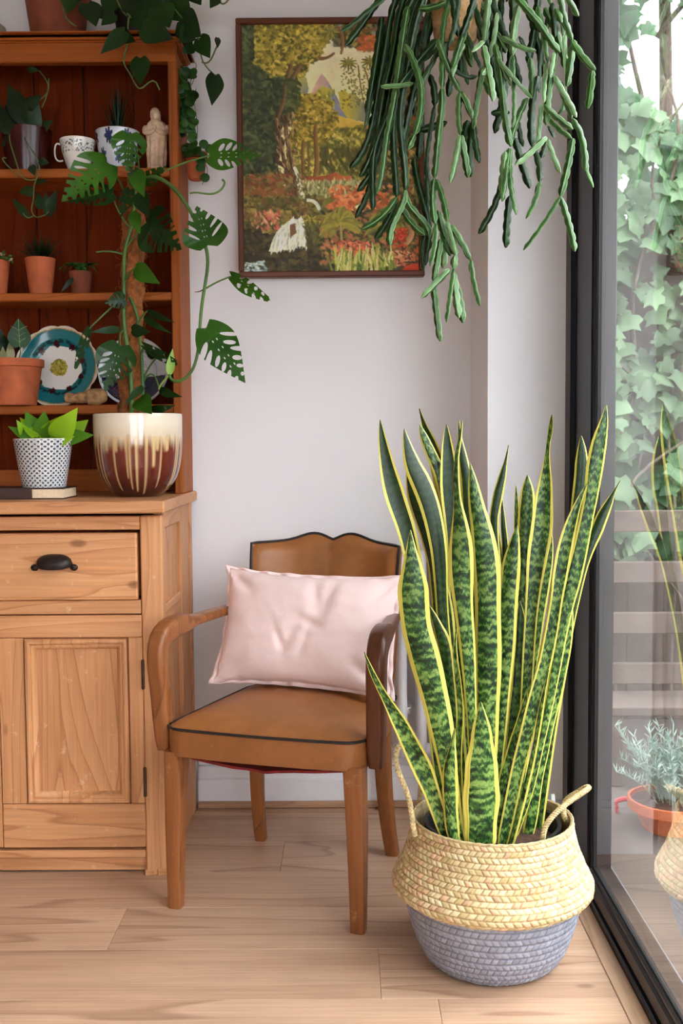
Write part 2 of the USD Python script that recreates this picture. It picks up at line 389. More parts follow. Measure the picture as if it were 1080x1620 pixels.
# right-hand end: frame and panel
obj('side_panel', box(DRX - .022, DRX - .012, Y0 + .04, BACK - .02, .06, WT0), 'pine_z', db)
obj('side_stile', box(DRX - .03, DRX, 2.945, 3.085, 0.0, WT0, .003), 'pine_z', db)
obj('side_stile', box(DRX - .03, DRX + .004, 3.088, BACK - .045, 0.0, WT0, .003), 'pine_z', db)
obj('side_rail', box(DRX - .03, DRX - .002, Y0 + .045, 2.944, Z_(1000) - .03, Z_(1000) + .06, .003), 'pine_y', db)
obj('side_rail', box(DRX - .03, DRX - .002, Y0 + .045, 2.944, .03, .13, .003), 'pine_y', db)
obj('side_rail', box(DRX - .03, DRX - .002, Y0 + .045, 2.944, WT0 - .045, WT0, .003), 'pine_y', db)
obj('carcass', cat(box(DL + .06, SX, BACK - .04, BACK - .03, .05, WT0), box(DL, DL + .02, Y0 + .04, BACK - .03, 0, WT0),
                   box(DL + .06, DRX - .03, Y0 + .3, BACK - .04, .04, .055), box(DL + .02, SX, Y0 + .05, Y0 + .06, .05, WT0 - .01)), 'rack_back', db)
def cup_pull(cx, cz, y):
    na, nb = 20, 13
    V = []
    for i in range(na):
        u = -1 + 2 * i / (na - 1)                         # along the width
        w = math.sqrt(max(0, 1 - abs(u) ** 2.6))
        for j in range(nb):
            a = math.pi * 0.62 * j / (nb - 1)             # from the top edge at the drawer round to the open lip
            V.append((cx + u * .046, y - math.sin(a) * .030 * w - .0015, cz + (math.cos(a) * .027 + .000) * w + .002 * (1 - w)))
    F = grid_faces(na, nb)
    sh = trimesh.Trimesh(V, F, process=False)
    inn = sh.copy(); inn.vertices[:, 1] += .003; inn.vertices[:, 2] -= .001; inn.invert()
    ears = []
    for s in (-1, 1):
        e = trimesh.creation.icosphere(2, 1.0); e.apply_scale((.010, .006, .0085)); e.apply_translation((cx + s * .049, y - .003, cz - .007)); ears.append(e)
        e = trimesh.creation.icosphere(2, .0042); e.apply_translation((cx + s * .050, y - .008, cz - .009)); ears.append(e)
    return cat(sh, inn, *ears)
DW = .4185
dx1 = X_(217, 890)
for k in range(3):
    x1 = dx1 - k * (DW + .004); x0 = max(x1 - DW, DL + .064)
    d = obj('drawer', cat(box(x0, x1, Y0 - .004, Y0 + .045, zt[1] + .002, zt[0] - .004, .004),
                          box(x0 - .002, x1 + .001, Y0 - .006, Y0 + .01, zt[1] - .001, zt[1] + .005, .002)), 'pine_x', db)
    hx = X_(87, 893) - k * (DW + .004)
    obj('cup_pull', cup_pull(hx, Z_(893, 87), Y0 - .004), 'iron', d, label='dark iron cup pull' if k == 0 else None)
DO = X_(227, 1150) - X_(1, 1150)
for k in range(3):
    off = -k * (DW + .004)
    obj('door_post', box(max(DL + .061, X_(227, 1150) + off - DW - .001), X_(1, 1150) + off - .002, Y0, Y0 + .03, zt[3] + .001, zt[2] - .001, .002), 'pine_z', db)
for k in range(3):
    off = -k * (DW + .004)
    X1, X0 = X_(227, 1150) + off, X_(1, 1150) + off
    a0, a1 = X_(41, 1150) + off, X_(205, 1150) + off
    zb, zT, zr1, zr0 = zt[3] + .001, zt[2] - .001, Z_(1009), Z_(1271)
    d = obj('door', box(X0, a0 - .001, Y0 - .002, Y0 + .022, zr0, zr1, .002), 'pine_z', db)
    obj('door_stile', box(a1 + .001, X1, Y0 - .002, Y0 + .022, zr0, zr1, .002), 'pine_z', d)
    obj('door_rail', box(X0, X1, Y0 - .002, Y0 + .022, zr1 + .0008, zT, .002), 'pine_x', d)
    obj('door_rail', box(X0, X1, Y0 - .002, Y0 + .022, zb, zr0 - .0008, .002), 'pine_x', d)
    obj('moulding', loft_frame(a0 + .002, a1 - .002, zr0 + .002, zr1 - .002,
        [(0, Y0 + .012), (0, Y0 - .004), (.002, Y0 - .008), (.007, Y0 - .010), (.012, Y0 - .008), (.014, Y0 - .003), (.017, Y0 - .004), (.021, Y0 - .002), (.025, Y0 + .003), (.028, Y0 + .011)]), 'pine_z', d, smooth=40)
    obj('panel', box(a0, a1, Y0 + .010, Y0 + .02, zr0, zr1), 'pine_z', d)
    for zc in (Z_(1067), Z_(1237)):
        h = cat(*[trimesh.creation.cylinder(radius=.0042, height=.0125, sections=12).apply_translation((X1 + .002, Y0 - .004, zc + q)) for q in (-.0255, -.0128, 0, .0128, .0255)],
                trimesh.creation.icosphere(1, .0045).apply_translation((X1 + .002, Y0 - .004, zc + .034)), trimesh.creation.icosphere(1, .0045).apply_translation((X1 + .002, Y0 - .004, zc - .034)))
        obj('hinge', h, 'rust_iron', d)

# ---------------------------------------------------------------- plate rack standing on the dresser
YH = 2.98
def XH(px, py=400, Y=YH): return float(at(px, py, Y)[0])
def ZH(py, px=200, Y=YH): return float(at(px, py, Y)[2])
RX = XH(284, 400)
pr = thing('pine_plate_rack', 'tall dark orange pine plate rack with cornice and three shelves standing on the dresser', 'plate rack')
shz = [(ZH(279), ZH(265)), (ZH(475), ZH(462)), (ZH(654), ZH(640))]
zc0, zc1 = ZH(98), ZH(68)
SB = RX - .025
obj('side_board', box(SB, RX, YH, BACK - .004, WT1, zc0 + .03, .003), 'rack_z', pr)
obj('side_board', box(DL + .01, DL + .035, YH, BACK - .004, WT1, zc0 + .03, .003), 'rack_z', pr)
for z0, z1 in shz:
    obj('shelf', box(DL + .035, SB + .006, YH + .004, BACK - .018, z0, z1, .003), 'rack_x', pr)
obj('frieze', box(DL + .02, RX - .0005, YH - .004, YH + .02, zc0, zc1 + .01, .002), 'rack_x', pr)
ct = ZH(47, 150, 2.92)
zs = np.linspace(zc1, ct, 5)
obj('cornice', cat(box(DL, RX + .006, YH - .012, BACK - .004, zs[0], zs[1], .003), box(DL - .01, RX + .013, YH - .024, BACK - .004, zs[1], zs[2] + .004, .004),
                   box(DL - .02, RX + .020, YH - .038, BACK - .004, zs[2] + .004, zs[3], .004), box(DL - .03, RX + .025, YH - .055, BACK - .004, zs[3], zs[4], .005)), 'rack_x', pr)
CT = float(zs[4])
bw = 77 / 1680 * 3.15
gx = float(at(137, 400, 3.15)[0])
bx = np.arange(gx - bw * 9, SB, bw)
for a in bx:
    lo, hi = max(a, DL + .035), min(a + bw, SB)
    if hi - lo > .02:
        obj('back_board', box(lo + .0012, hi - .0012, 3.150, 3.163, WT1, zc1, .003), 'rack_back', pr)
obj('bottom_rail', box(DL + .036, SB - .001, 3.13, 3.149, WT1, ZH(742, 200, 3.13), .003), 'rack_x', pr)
# ---------------------------------------------------------------- armchair
def leather(name, c):
    lo, hi = tuple(x * .74 for x in c), tuple(min(1, x * 1.16) for x in c)
    mat(name, {'g': ('geometry', {}), 'n': ('noise_texture', {'scale': 7, 'detail': 5, 'roughness': .65}), 'r': ('rgb_ramp', {'ramp': [(.3, lo), (.7, hi)]}),
               'f': ('noise_texture', {'scale': 420, 'detail': 2}), 's': ('noise_texture', {'scale': 55, 'detail': 3}), 'sr': ('rgb_ramp', {'ramp': [(.70, (0, 0, 0)), (.78, (1, 1, 1))]}),
               'sf': ('math', {'math_type': 'multiply', 'value2': .25}), 'mx': ('mix', {'color2': S(214, 170, 124)}),
               'b': ('bump', {'strength': .12, 'distance': .0015}), 'p': ('principled_bsdf', {'roughness': .42})},
        [('g.position', 'n.vector'), ('n.fac', 'r.fac'), ('g.position', 'f.vector'), ('f.fac', 'b.height'), ('b.normal', 'p.normal'), ('g.position', 's.vector'), ('s.fac', 'sr.fac'),
         ('sr.color', 'sf.value1'), ('sf.value', 'mx.fac'), ('r.color', 'mx.color1'), ('mx.color', 'p.base_color')])
leather('tan_leather', S(158, 100, 52))
leather('tan_leather_dark', S(150, 92, 46))
plain('black_piping', S(28, 24, 24), rough=.5)
wood('chair_wood', S(150, 92, 50), S(124, 70, 34), S(70, 38, 18), 'z', rings=10, rough=.36, knots=0, stretch=.12, wear=S(196, 140, 92))
wood('chair_wood_y', S(150, 92, 50), S(116, 66, 32), S(62, 34, 17), 'y', rings=10, rough=.34, knots=0, stretch=.12)
wood('chair_wood_dark', S(96, 52, 30), S(78, 40, 22), S(44, 22, 13), 'z', rings=10, rough=.30, knots=0, stretch=.12)
plain('dust_cloth', S(120, 26, 20), rough=.85, vary=.3, scale=50)
plain('pink_linen', S(247, 219, 214), rough=.85, vary=.03, scale=6, bump=.25, bscale=600, sheen_weight=.15)

feet = [at_z(279, 1434, 0), at_z(567, 1473, 0), at_z(413, 1328, 0), at_z(621, 1351, 0)]
CC = np.mean(feet, axis=0)
e = (feet[1] - feet[0]) + (feet[3] - feet[2])
CA = math.atan2(e[1], e[0])
def tolocal(p):
    d = np.asarray(p) - CC
    c, s = math.cos(-CA), math.sin(-CA)
    return np.array([c * d[0] - s * d[1], s * d[0] + c * d[1], p[2]])
LF = [tolocal(p) for p in feet]
ch = thing('armchair', 'tan leather armchair with curved wooden arms and scalloped back standing beside the dresser', 'armchair', loc=CC, rotz=CA)
SW0, SW1, SY0, SY1 = .248, .205, -.245, .225        # seat half widths front / back, front and rear edges
SZ0, SZ1 = .367, .434
def seat_loop(n=26, grow=0.0):
    poly = sg.Polygon([(-SW0, SY0), (SW0, SY0), (SW1, SY1), (-SW1, SY1)]).buffer(-.045).buffer(.045 + grow, quad_segs=6)
    P = np.array([poly.exterior.interpolate(t, normalized=True).coords[0] for t in np.linspace(0, 1, n * 4, endpoint=False)])
    # bowed front edge
    f = P[:, 1] < -.15
    P[f, 1] -= .012 * (1 - (P[f, 0] / SW0) ** 2)
    if sg.LinearRing(P).is_ccw is False:
        P = P[::-1]
    return P
L = seat_loop()
nl = len(L)
def loft_loops(loops, cap0=True, cap1=True):
    k = len(loops[0]); V = np.vstack(loops); n = len(loops)
    i = np.arange(n - 1)[:, None]; j = np.arange(k)[None]; j2 = (j + 1) % k
    a = i * k + j; b = i * k + j2; c = (i + 1) * k + j2; d = (i + 1) * k + j
    F = [np.stack([a, b, c], -1).reshape(-1, 3), np.stack([a, c, d], -1).reshape(-1, 3)]
    jj = np.arange(k)
    if cap0:
        V = np.vstack([V, loops[0].mean(0)]); F.append(np.stack([np.full(k, len(V) - 1), (jj + 1) % k, jj], 1))
    if cap1:
        V = np.vstack([V, loops[-1].mean(0)]); F.append(np.stack([np.full(k, len(V) - 1), (n - 1) * k + jj, (n - 1) * k + (jj + 1) % k], 1))
    return trimesh.Trimesh(V, np.vstack(F), process=False)
def lz(P, z): return np.c_[P, np.full(len(P), z)]
def dome_z(P, r):
    return SZ1 + .045 * (1 - r ** 3.2) + .010 * (meshkit.noise(np.c_[P * 9, np.zeros(len(P))], 5) - .5) * (1 - r)
rail = loft_loops([lz(L * .97, SZ0), lz(L, SZ0 + .004), lz(L * 1.004, (SZ0 + SZ1) / 2), lz(L, SZ1)], True, True)
obj('seat_rail', rail, 'tan_leather_dark', ch)
c0 = np.array([0, -.01])
loops = []
for r in (1.0, .985, .95, .9, .82, .7, .55, .4, .25, .1):
    P = c0 + (L - c0) * r
    loops.append(np.c_[P, dome_z(P, r)])
obj('seat', loft_loops(loops, False, True), 'tan_leather', ch)
pipe = np.vstack([lz(L * 1.006, SZ1 + .001), lz(L * 1.006, SZ1 + .001)[:1]])
obj('piping', tube(pipe, .0036, 6, (0, 0, 1)), 'black_piping', ch, label='black piping round the seat')
sag = box(-.19, .19, SY0 + .03, SY1 - .03, SZ0 - .010, SZ0 - .004).subdivide_to_size(.03)
sag.vertices[:, 2] -= .016 * np.clip(1 - (sag.vertices[:, 0] / .19) ** 2, 0, 1) * (.7 + .6 * meshkit.noise(sag.vertices * 25, 2))
obj('dust_cover', sag, 'dust_cloth', ch, label='sagging dark red cloth under the seat')
# legs
def leg(top, mid, foot, s0, s1, ref=(1, 0, 0), m='chair_wood'):
    P = curve([top, mid, foot], 16)
    sc = np.linspace(1, s1 / s0, 16)
    return sweep(P, rrect(s0, s0 * 1.0, s0 * .22, 3), sc, ref)
f = LF
obj('leg', leg((-.222, -.218, SZ0 + .01), (-.226, -.222, .2), (f[0][0], f[0][1], 0), .052, .032), 'chair_wood', ch)
obj('leg', leg((.218, -.222, SZ0 + .01), (.224, -.226, .2), (f[1][0], f[1][1], 0), .050, .034), 'chair_wood', ch)
obj('leg', leg((f[2][0] + .012, .185, SZ0 + .02), (f[2][0] + .006, .190, .16), (f[2][0], f[2][1], 0), .040, .030), 'chair_wood', ch)
obj('leg', leg((f[3][0] - .012, .175, SZ0 + .02), (f[3][0] - .008, .182, .17), (f[3][0], f[3][1], 0), .044, .034), 'chair_wood', ch)
# arms
for s in (-1, 1):
    pts = [(s * .262, -.200, .372), (s * .264, -.206, .46), (s * .267, -.214, .55), (s * .268, -.216, .602), (s * .267, -.202, .638), (s * .263, -.168, .654), (s * .254, -.09, .660), (s * .230, .08, .662), (s * .205, .22, .658)]
    P = curve(pts, 46)
    t = np.linspace(0, 1, 46)
    wx = np.interp(t, [0, .04, .12, .45, .55, 1], [.74, .9, 1.0, 1.06, .98, .62])
    wy = np.interp(t, [0, .05, .2, .42, .52, .6, 1], [.72, .9, .95, 1.15, 1.05, .52, .46])
    obj('arm', sweep(P, rrect(.042, .046, .012, 4), np.stack([wx, wy], 1), (1, 0, 0)), 'chair_wood_dark' if s > 0 else 'chair_wood', ch,
        label='darker polished right arm' if s > 0 else None)
# back
def back_pt(u, t, off):
    """u -1..1 across, t 0..1 up; off: out of the face"""
    hw = .200 + .012 * t
    x = u * hw
    z0 = .49
    top = .826 + .020 * math.exp(-((abs(u) - .26) / .25) ** 2) - .004 * math.exp(-(u / .10) ** 2) + .004 * (1 - abs(u))
    z = z0 + (top - z0) * t
    y = .255 + .065 * t - .085 * abs(u) ** 3.0
    nx, ny = -(-.255 * np.sign(u) * u * u) / hw, -1.0
    n = np.array([nx * -1, ny, .15]); n /= np.linalg.norm(n)
    return np.array([x, y, z]) + n * off
nu, nv = 41, 22
us, ts = np.linspace(-1, 1, nu), np.linspace(0, 1, nv)
def edge_r(u, t):
    d = min((1 - abs(u)) * .2, (1 - t) * .36, t * .36)
    return 1 - max(0, 1 - d / .02) ** 2
V = np.array([back_pt(u, t, .018 * edge_r(u, t) + .004 + .010 * (1 - u * u) * math.sin(math.pi * t)) for u in us for t in ts])
Vb = np.array([back_pt(u, t, -.018 * edge_r(u, t)) for u in us for t in ts])
Fg = grid_faces(nu, nv)
ring = [i * nv for i in range(nu)] + [(nu - 1) * nv + j for j in range(1, nv)] + [i * nv + nv - 1 for i in range(nu - 2, -1, -1)] + [j for j in range(nv - 2, 0, -1)]
ring = np.array(ring); rn = np.roll(ring, -1); N0 = len(V)
side = np.vstack([np.stack([ring, ring + N0, rn + N0], 1), np.stack([ring, rn + N0, rn], 1)])
bk = trimesh.Trimesh(np.vstack([V, Vb]), np.vstack([Fg, Fg[:, ::-1] + N0, side]), process=False)
trimesh.repair.fix_normals(bk)
obj('backrest', bk, 'tan_leather', ch, smooth=50)
pp = [back_pt(-1, t, .005) for t in np.linspace(0, 1, 14)] + [back_pt(u, 1, .005) for u in np.linspace(-.95, .95, 39)] + [back_pt(1, t, .005) for t in np.linspace(1, 0, 14)]
obj('back_piping', tube(np.array(pp), .0042, 6), 'black_piping', ch, label='black piping round the back')
for s in (-1, 1):
    P = curve([(s * .17, .20, SZ0 + .02), (s * .175, .232, .46), (s * .18, .262, .62)], 10)
    obj('back_post', sweep(P, rrect(.034, .034, .008, 3), np.linspace(1, .8, 10), (1, 0, 0)), 'chair_wood', ch)

# ---------------------------------------------------------------- pink cushion leaning on the back
def cushion():
    n1, n2 = 90, 60
    W, H, T = .485, .305, .070
    u = np.linspace(-1, 1, n1)[:, None] * np.ones((1, n2)); v = np.linspace(-1, 1, n2)[None] * np.ones((n1, 1))
    px = 1 - .055 * (1 - u ** 2) * 0 - .085 * (1 - np.abs(v) ** 2) * np.abs(u) ** 6
    pz = 1 - .12 * (1 - np.abs(u) ** 2) * np.abs(v) ** 6
    x = u * W / 2 * px; z = v * H / 2 * pz
    th = T * (np.clip(1 - np.abs(u) ** 2.6, 0, 1) ** .55) * (np.clip(1 - np.abs(v) ** 2.6, 0, 1) ** .55)
    w = np.stack([u * 2.2, v * 1.6, 0 * u], -1)
    ctr = np.exp(-((u - .12) / .45) ** 2 - ((v - .15) / .6) ** 2)
    def seg(x0, y0, x1, y1, wd, dp):
        dx, dy = x1 - x0, y1 - y0
        tt = np.clip(((u - x0) * dx + (v - y0) * dy) / (dx * dx + dy * dy), 0, 1)
        d = np.hypot((u - x0 - tt * dx) * 1.5, v - y0 - tt * dy)
        return -dp * np.exp(-(d / wd) ** 2) * np.sin(np.pi * np.clip(tt * .8 + .1, 0, 1))
    wr = seg(.08, .85, .18, .20, .11, .010) + seg(.30, .80, .22, .15, .10, .009) + seg(.0, .15, -.16, -.45, .11, .008) + seg(.12, .1, .05, -.5, .09, .006) \
        + seg(.25, -.02, .02, .14, .08, .007) + seg(-.95, .9, -.6, .55, .10, .010) + seg(.95, .9, .7, .5, .1, .010) + seg(-.9, -.9, -.6, -.6, .1, .008) + seg(.9, -.85, .6, -.5, .1, .01) + seg(-.25, -.05, -.15, -.4, .06, .007)
    wr = wr + .006 * (meshkit.fbm(w * 2.2, 3, 4) - .5)
    edge = np.clip((1 - np.abs(u)) * 8, 0, 1) * np.clip((1 - np.abs(v)) * 6, 0, 1)
    scal = .003 * np.sin(u * 26) * (np.abs(v) > .93) + .003 * np.sin(v * 20) * (np.abs(u) > .95)
    yf = -(th + wr * edge) + scal
    yb = th * .8
    Vf = np.stack([x, yf, z], -1).reshape(-1, 3); Vb = np.stack([x, yb, z], -1).reshape(-1, 3)
    F = grid_faces(n1, n2)
    m = trimesh.Trimesh(np.vstack([Vf, Vb]), np.vstack([F, F[:, ::-1] + len(Vf)]), process=False)
    m.merge_vertices(digits_vertex=6)
    idx = [(i, 0) for i in range(n1)] + [(n1 - 1, j) for j in range(1, n2)] + [(i, n2 - 1) for i in range(n1 - 2, -1, -1)] + [(0, j) for j in range(n2 - 2, -1, -1)]
    G = Vf.reshape(n1, n2, 3)
    ringp = np.array([G[i, j] for i, j in idx])
    # flat double-stitched flange round the seam
    c = ringp.mean(0); d = ringp - c; d[:, 1] = 0; d /= np.linalg.norm(d, axis=1, keepdims=True)
    wav = .004 * np.sin(np.arange(len(ringp)) * .55) + .003 * np.sin(np.arange(len(ringp)) * .23 + 1)
    loops = []
    for o, ty in ((-.006, .0035), (.006, .0040), (.010, .002), (.010, -.002), (.006, -.0040), (-.006, -.0035)):
        q = ringp + d * o; q[:, 1] += ty + wav; loops.append(q)
    nR = len(ringp); V = np.stack(loops, 1)[:-1].reshape(-1, 3)
    fl_ = trimesh.Trimesh(V, np.vstack([grid_faces(nR - 1, 6, True), ]), process=False)
    # close the loop
    k = 6; a = (nR - 2) * k + np.arange(k); b = np.arange(k); a2 = np.roll(a, -1); b2 = np.roll(b, -1)
    fl_ = trimesh.Trimesh(V, np.vstack([fl_.faces, np.stack([a, a2, b2], 1), np.stack([a, b2, b], 1)]), process=False)
    for q in (m, fl_):
        trimesh.repair.fix_normals(q)
    return m, fl_
cm, cf = cushion()
lean = math.radians(-19)
R = trimesh.transformations.rotation_matrix(lean, (1, 0, 0)) @ trimesh.transformations.rotation_matrix(math.radians(1.0), (0, 1, 0))
for q in (cm, cf):
    q.apply_transform(R)
lo = cm.vertices[:, 2].min()
cl = np.array([.005, .075, 0])
cw = CC + np.array([math.cos(CA) * cl[0] - math.sin(CA) * cl[1], math.sin(CA) * cl[0] + math.cos(CA) * cl[1], 0])
cu = thing('pink_cushion', 'pale pink linen cushion with a seam flange leaning against the armchair back', 'cushion', loc=(cw[0], cw[1], .474 - lo), rotz=CA + math.radians(-2))
obj('cover', cm, 'pink_linen', cu, smooth=60)
obj('flange', cf, 'pink_linen', cu, smooth=60)
# ---------------------------------------------------------------- seagrass belly basket
BY = 2.205
BC = at(778, 1388, BY); BC = np.array([BC[0], BC[1], 0.0])
painted('seagrass', rough=.6)
painted('seagrass_grey', rough=.75)
plain('rope_grass', S(196, 172, 124), rough=.65, vary=.35, scale=120)
plain('pot_black', S(24, 25, 28), rough=.35)
plain('soil', S(70, 44, 30), rough=.95, vary=.45, scale=90, bump=.8, bscale=120)
bk_ = thing('belly_basket', 'seagrass belly basket with a grey painted lower half on the floor by the glass door', 'basket', loc=BC)
def resample(prof, n):
    P = np.array(prof, float); d = np.r_[0, np.cumsum(np.linalg.norm(np.diff(P, axis=0), axis=1))]
    t = np.linspace(0, d[-1], n)
    return np.stack([PchipInterpolator(d, P[:, 0])(t), PchipInterpolator(d, P[:, 1])(t)], 1), d[-1]
def weave(prof, nrow, ncol, sub_r, sub_c, amp, c_lo, c_hi, c_gap, seed, tint=None, dirn=1):
    """twill of flat strands: pads two cells long that step one cell per row; every pad its own height and tone"""
    nr, nc = nrow * sub_r, ncol * sub_c
    Pp, ln = resample(prof, nr + 1)
    tg = np.gradient(Pp, axis=0); tg /= np.linalg.norm(tg, axis=1, keepdims=True)
    nrm = np.stack([tg[:, 1], -tg[:, 0]], 1)                # outward in (r, z) when the profile runs upward
    a = np.arange(nc) / nc * 2 * np.pi
    row = np.arange(nr + 1)[:, None] / sub_r * np.ones((1, nc)); colm = (np.arange(nc)[None] / sub_c) * np.ones((nr + 1, 1))
    ri = np.floor(row - 1e-6).astype(int); fr = row - ri
    sk = colm + np.where(ri % 2 == 0, 1, -1) * (fr - .5) * 1.1                             # strands lean
    c2 = np.floor((sk + ri * dirn * .7) / 2).astype(int); fc = ((sk + ri * dirn * .7) / 2) - c2
    h = (1 - np.abs(2 * fr - 1) ** 5.0) * (1 - np.abs(2 * fc - 1) ** 5)
    r_ = np.random.default_rng(seed)
    tab = r_.random((nrow + 3, ncol * 2)); tab2 = r_.random((nrow + 3, ncol * 2))
    q = np.mod(c2, max(1, ncol // 2))
    rid = np.clip(ri, 0, nrow + 2)
    tone = tab[rid, q]; hh = .65 + .5 * tab2[rid, q]
    disp = amp * h * hh + amp * .25 * np.sin(sk * 2 * np.pi * 2) * h * .3
    R = Pp[:, 0:1] + nrm[:, 0:1] * disp; Z = Pp[:, 1:2] + nrm[:, 1:2] * disp
    V = np.stack([R * np.cos(a), R * np.sin(a), Z], -1).reshape(-1, 3)
    col = np.array(c_lo) + (np.array(c_hi) - np.array(c_lo)) * tone[..., None]
    if tint is not None:
        m = (tab2[rid, q] > .80)[..., None]; col = np.where(m, np.array(tint) * (.8 + .4 * tone[..., None]), col)
    g = np.clip(h * 2.2, 0, 1)[..., None]
    col = np.array(c_gap) * (1 - g) + col * g
    fib = 1 + .16 * (meshkit.noise(np.stack([sk * 7, row * 1.5, 0 * row], -1), seed) - .5)
    col = col * fib[..., None]
    return trimesh.Trimesh(V, grid_faces(nr + 1, nc, True), process=False), np.clip(col.reshape(-1, 3), 0, 1)
up_prof = [(.186, .150), (.2025, .158), (.2085, .166), (.209, .172), (.205, .184), (.193, .210), (.181, .240), (.172, .270), (.167, .296), (.1665, .306)]
m_, c_ = weave(up_prof, 15, 156, 7, 6, .0040, S(196, 170, 116), S(230, 211, 166), S(186, 154, 104), 3, tint=S(214, 176, 136))
obj('upper_weave', m_, 'seagrass', bk_, col=c_, label='natural straw coloured woven upper half')
lo_prof = [(.004, .003), (.090, .002), (.122, .004), (.136, .012), (.152, .036), (.166, .070), (.177, .108), (.184, .138), (.186, .153)]
m_, c_ = weave(lo_prof, 19, 150, 5, 5, .0030, S(140, 141, 153), S(160, 161, 173), S(112, 113, 124), 5, dirn=-1)
obj('lower_weave', m_, 'seagrass_grey', bk_, col=c_, label='grey painted woven lower half')
inn = lathe([(.1665, .306), (.168, .309), (.163, .309), (.161, .300), (.166, .270), (.175, .240), (.186, .205), (.192, .172), (.170, .10), (.11, .012), (0, .010)], 72)
inn.invert()
obj('lining', inn, 'rope_grass', bk_, smooth=50)
aa = np.linspace(0, 2 * np.pi, 181)
def braid(path, r=.0033, turns=62, strands=3):
    P = curve(path, 140) if len(path) < 100 else np.asarray(path)
    T, N, B = frames(P, (0, .2, 1))
    d = np.r_[0, np.cumsum(np.linalg.norm(np.diff(P, axis=0), axis=1))]
    out = []
    for s in range(strands):
        ph = d * turns * 2 * np.pi / 1.0 + s * 2 * np.pi / strands
        Q = P + N * (np.cos(ph) * r)[:, None] + B * (np.sin(ph) * r)[:, None]
        out.append(tube(Q, r * .95, 6))
    return cat(*out)
rim = np.stack([.1668 * np.cos(aa), .1668 * np.sin(aa), .3075 + .0008 * np.sin(aa * 50)], 1)
obj('rim_edge', tube(rim, .0034, 6, (0, 0, 1)), 'rope_grass', bk_)
def loc_(px, py, Y): return at(px, py, Y - .05) - BC
hl = [loc_(656, 1322, 2.17), loc_(651, 1290, 2.18), loc_(646, 1262, 2.185), loc_(633, 1228, 2.19), loc_(626, 1200, 2.20), loc_(630, 1182, 2.21), loc_(645, 1176, 2.235), loc_(664, 1190, 2.27), loc_(668, 1225, 2.32), loc_(664, 1258, 2.345), loc_(664, 1288, 2.345)]
obj('handle', braid(hl), 'rope_grass', bk_)
hr = [loc_(861, 1352, 2.14), loc_(858, 1330, 2.14), loc_(862, 1309, 2.14), loc_(880, 1285, 2.15), loc_(902, 1267, 2.17), loc_(924, 1252, 2.205), loc_(931, 1246, 2.23), loc_(924, 1247, 2.255), loc_(908, 1256, 2.265), loc_(893, 1270, 2.27), loc_(891, 1284, 2.262), loc_(896, 1300, 2.26)]
obj('handle', braid(hr), 'rope_grass', bk_)

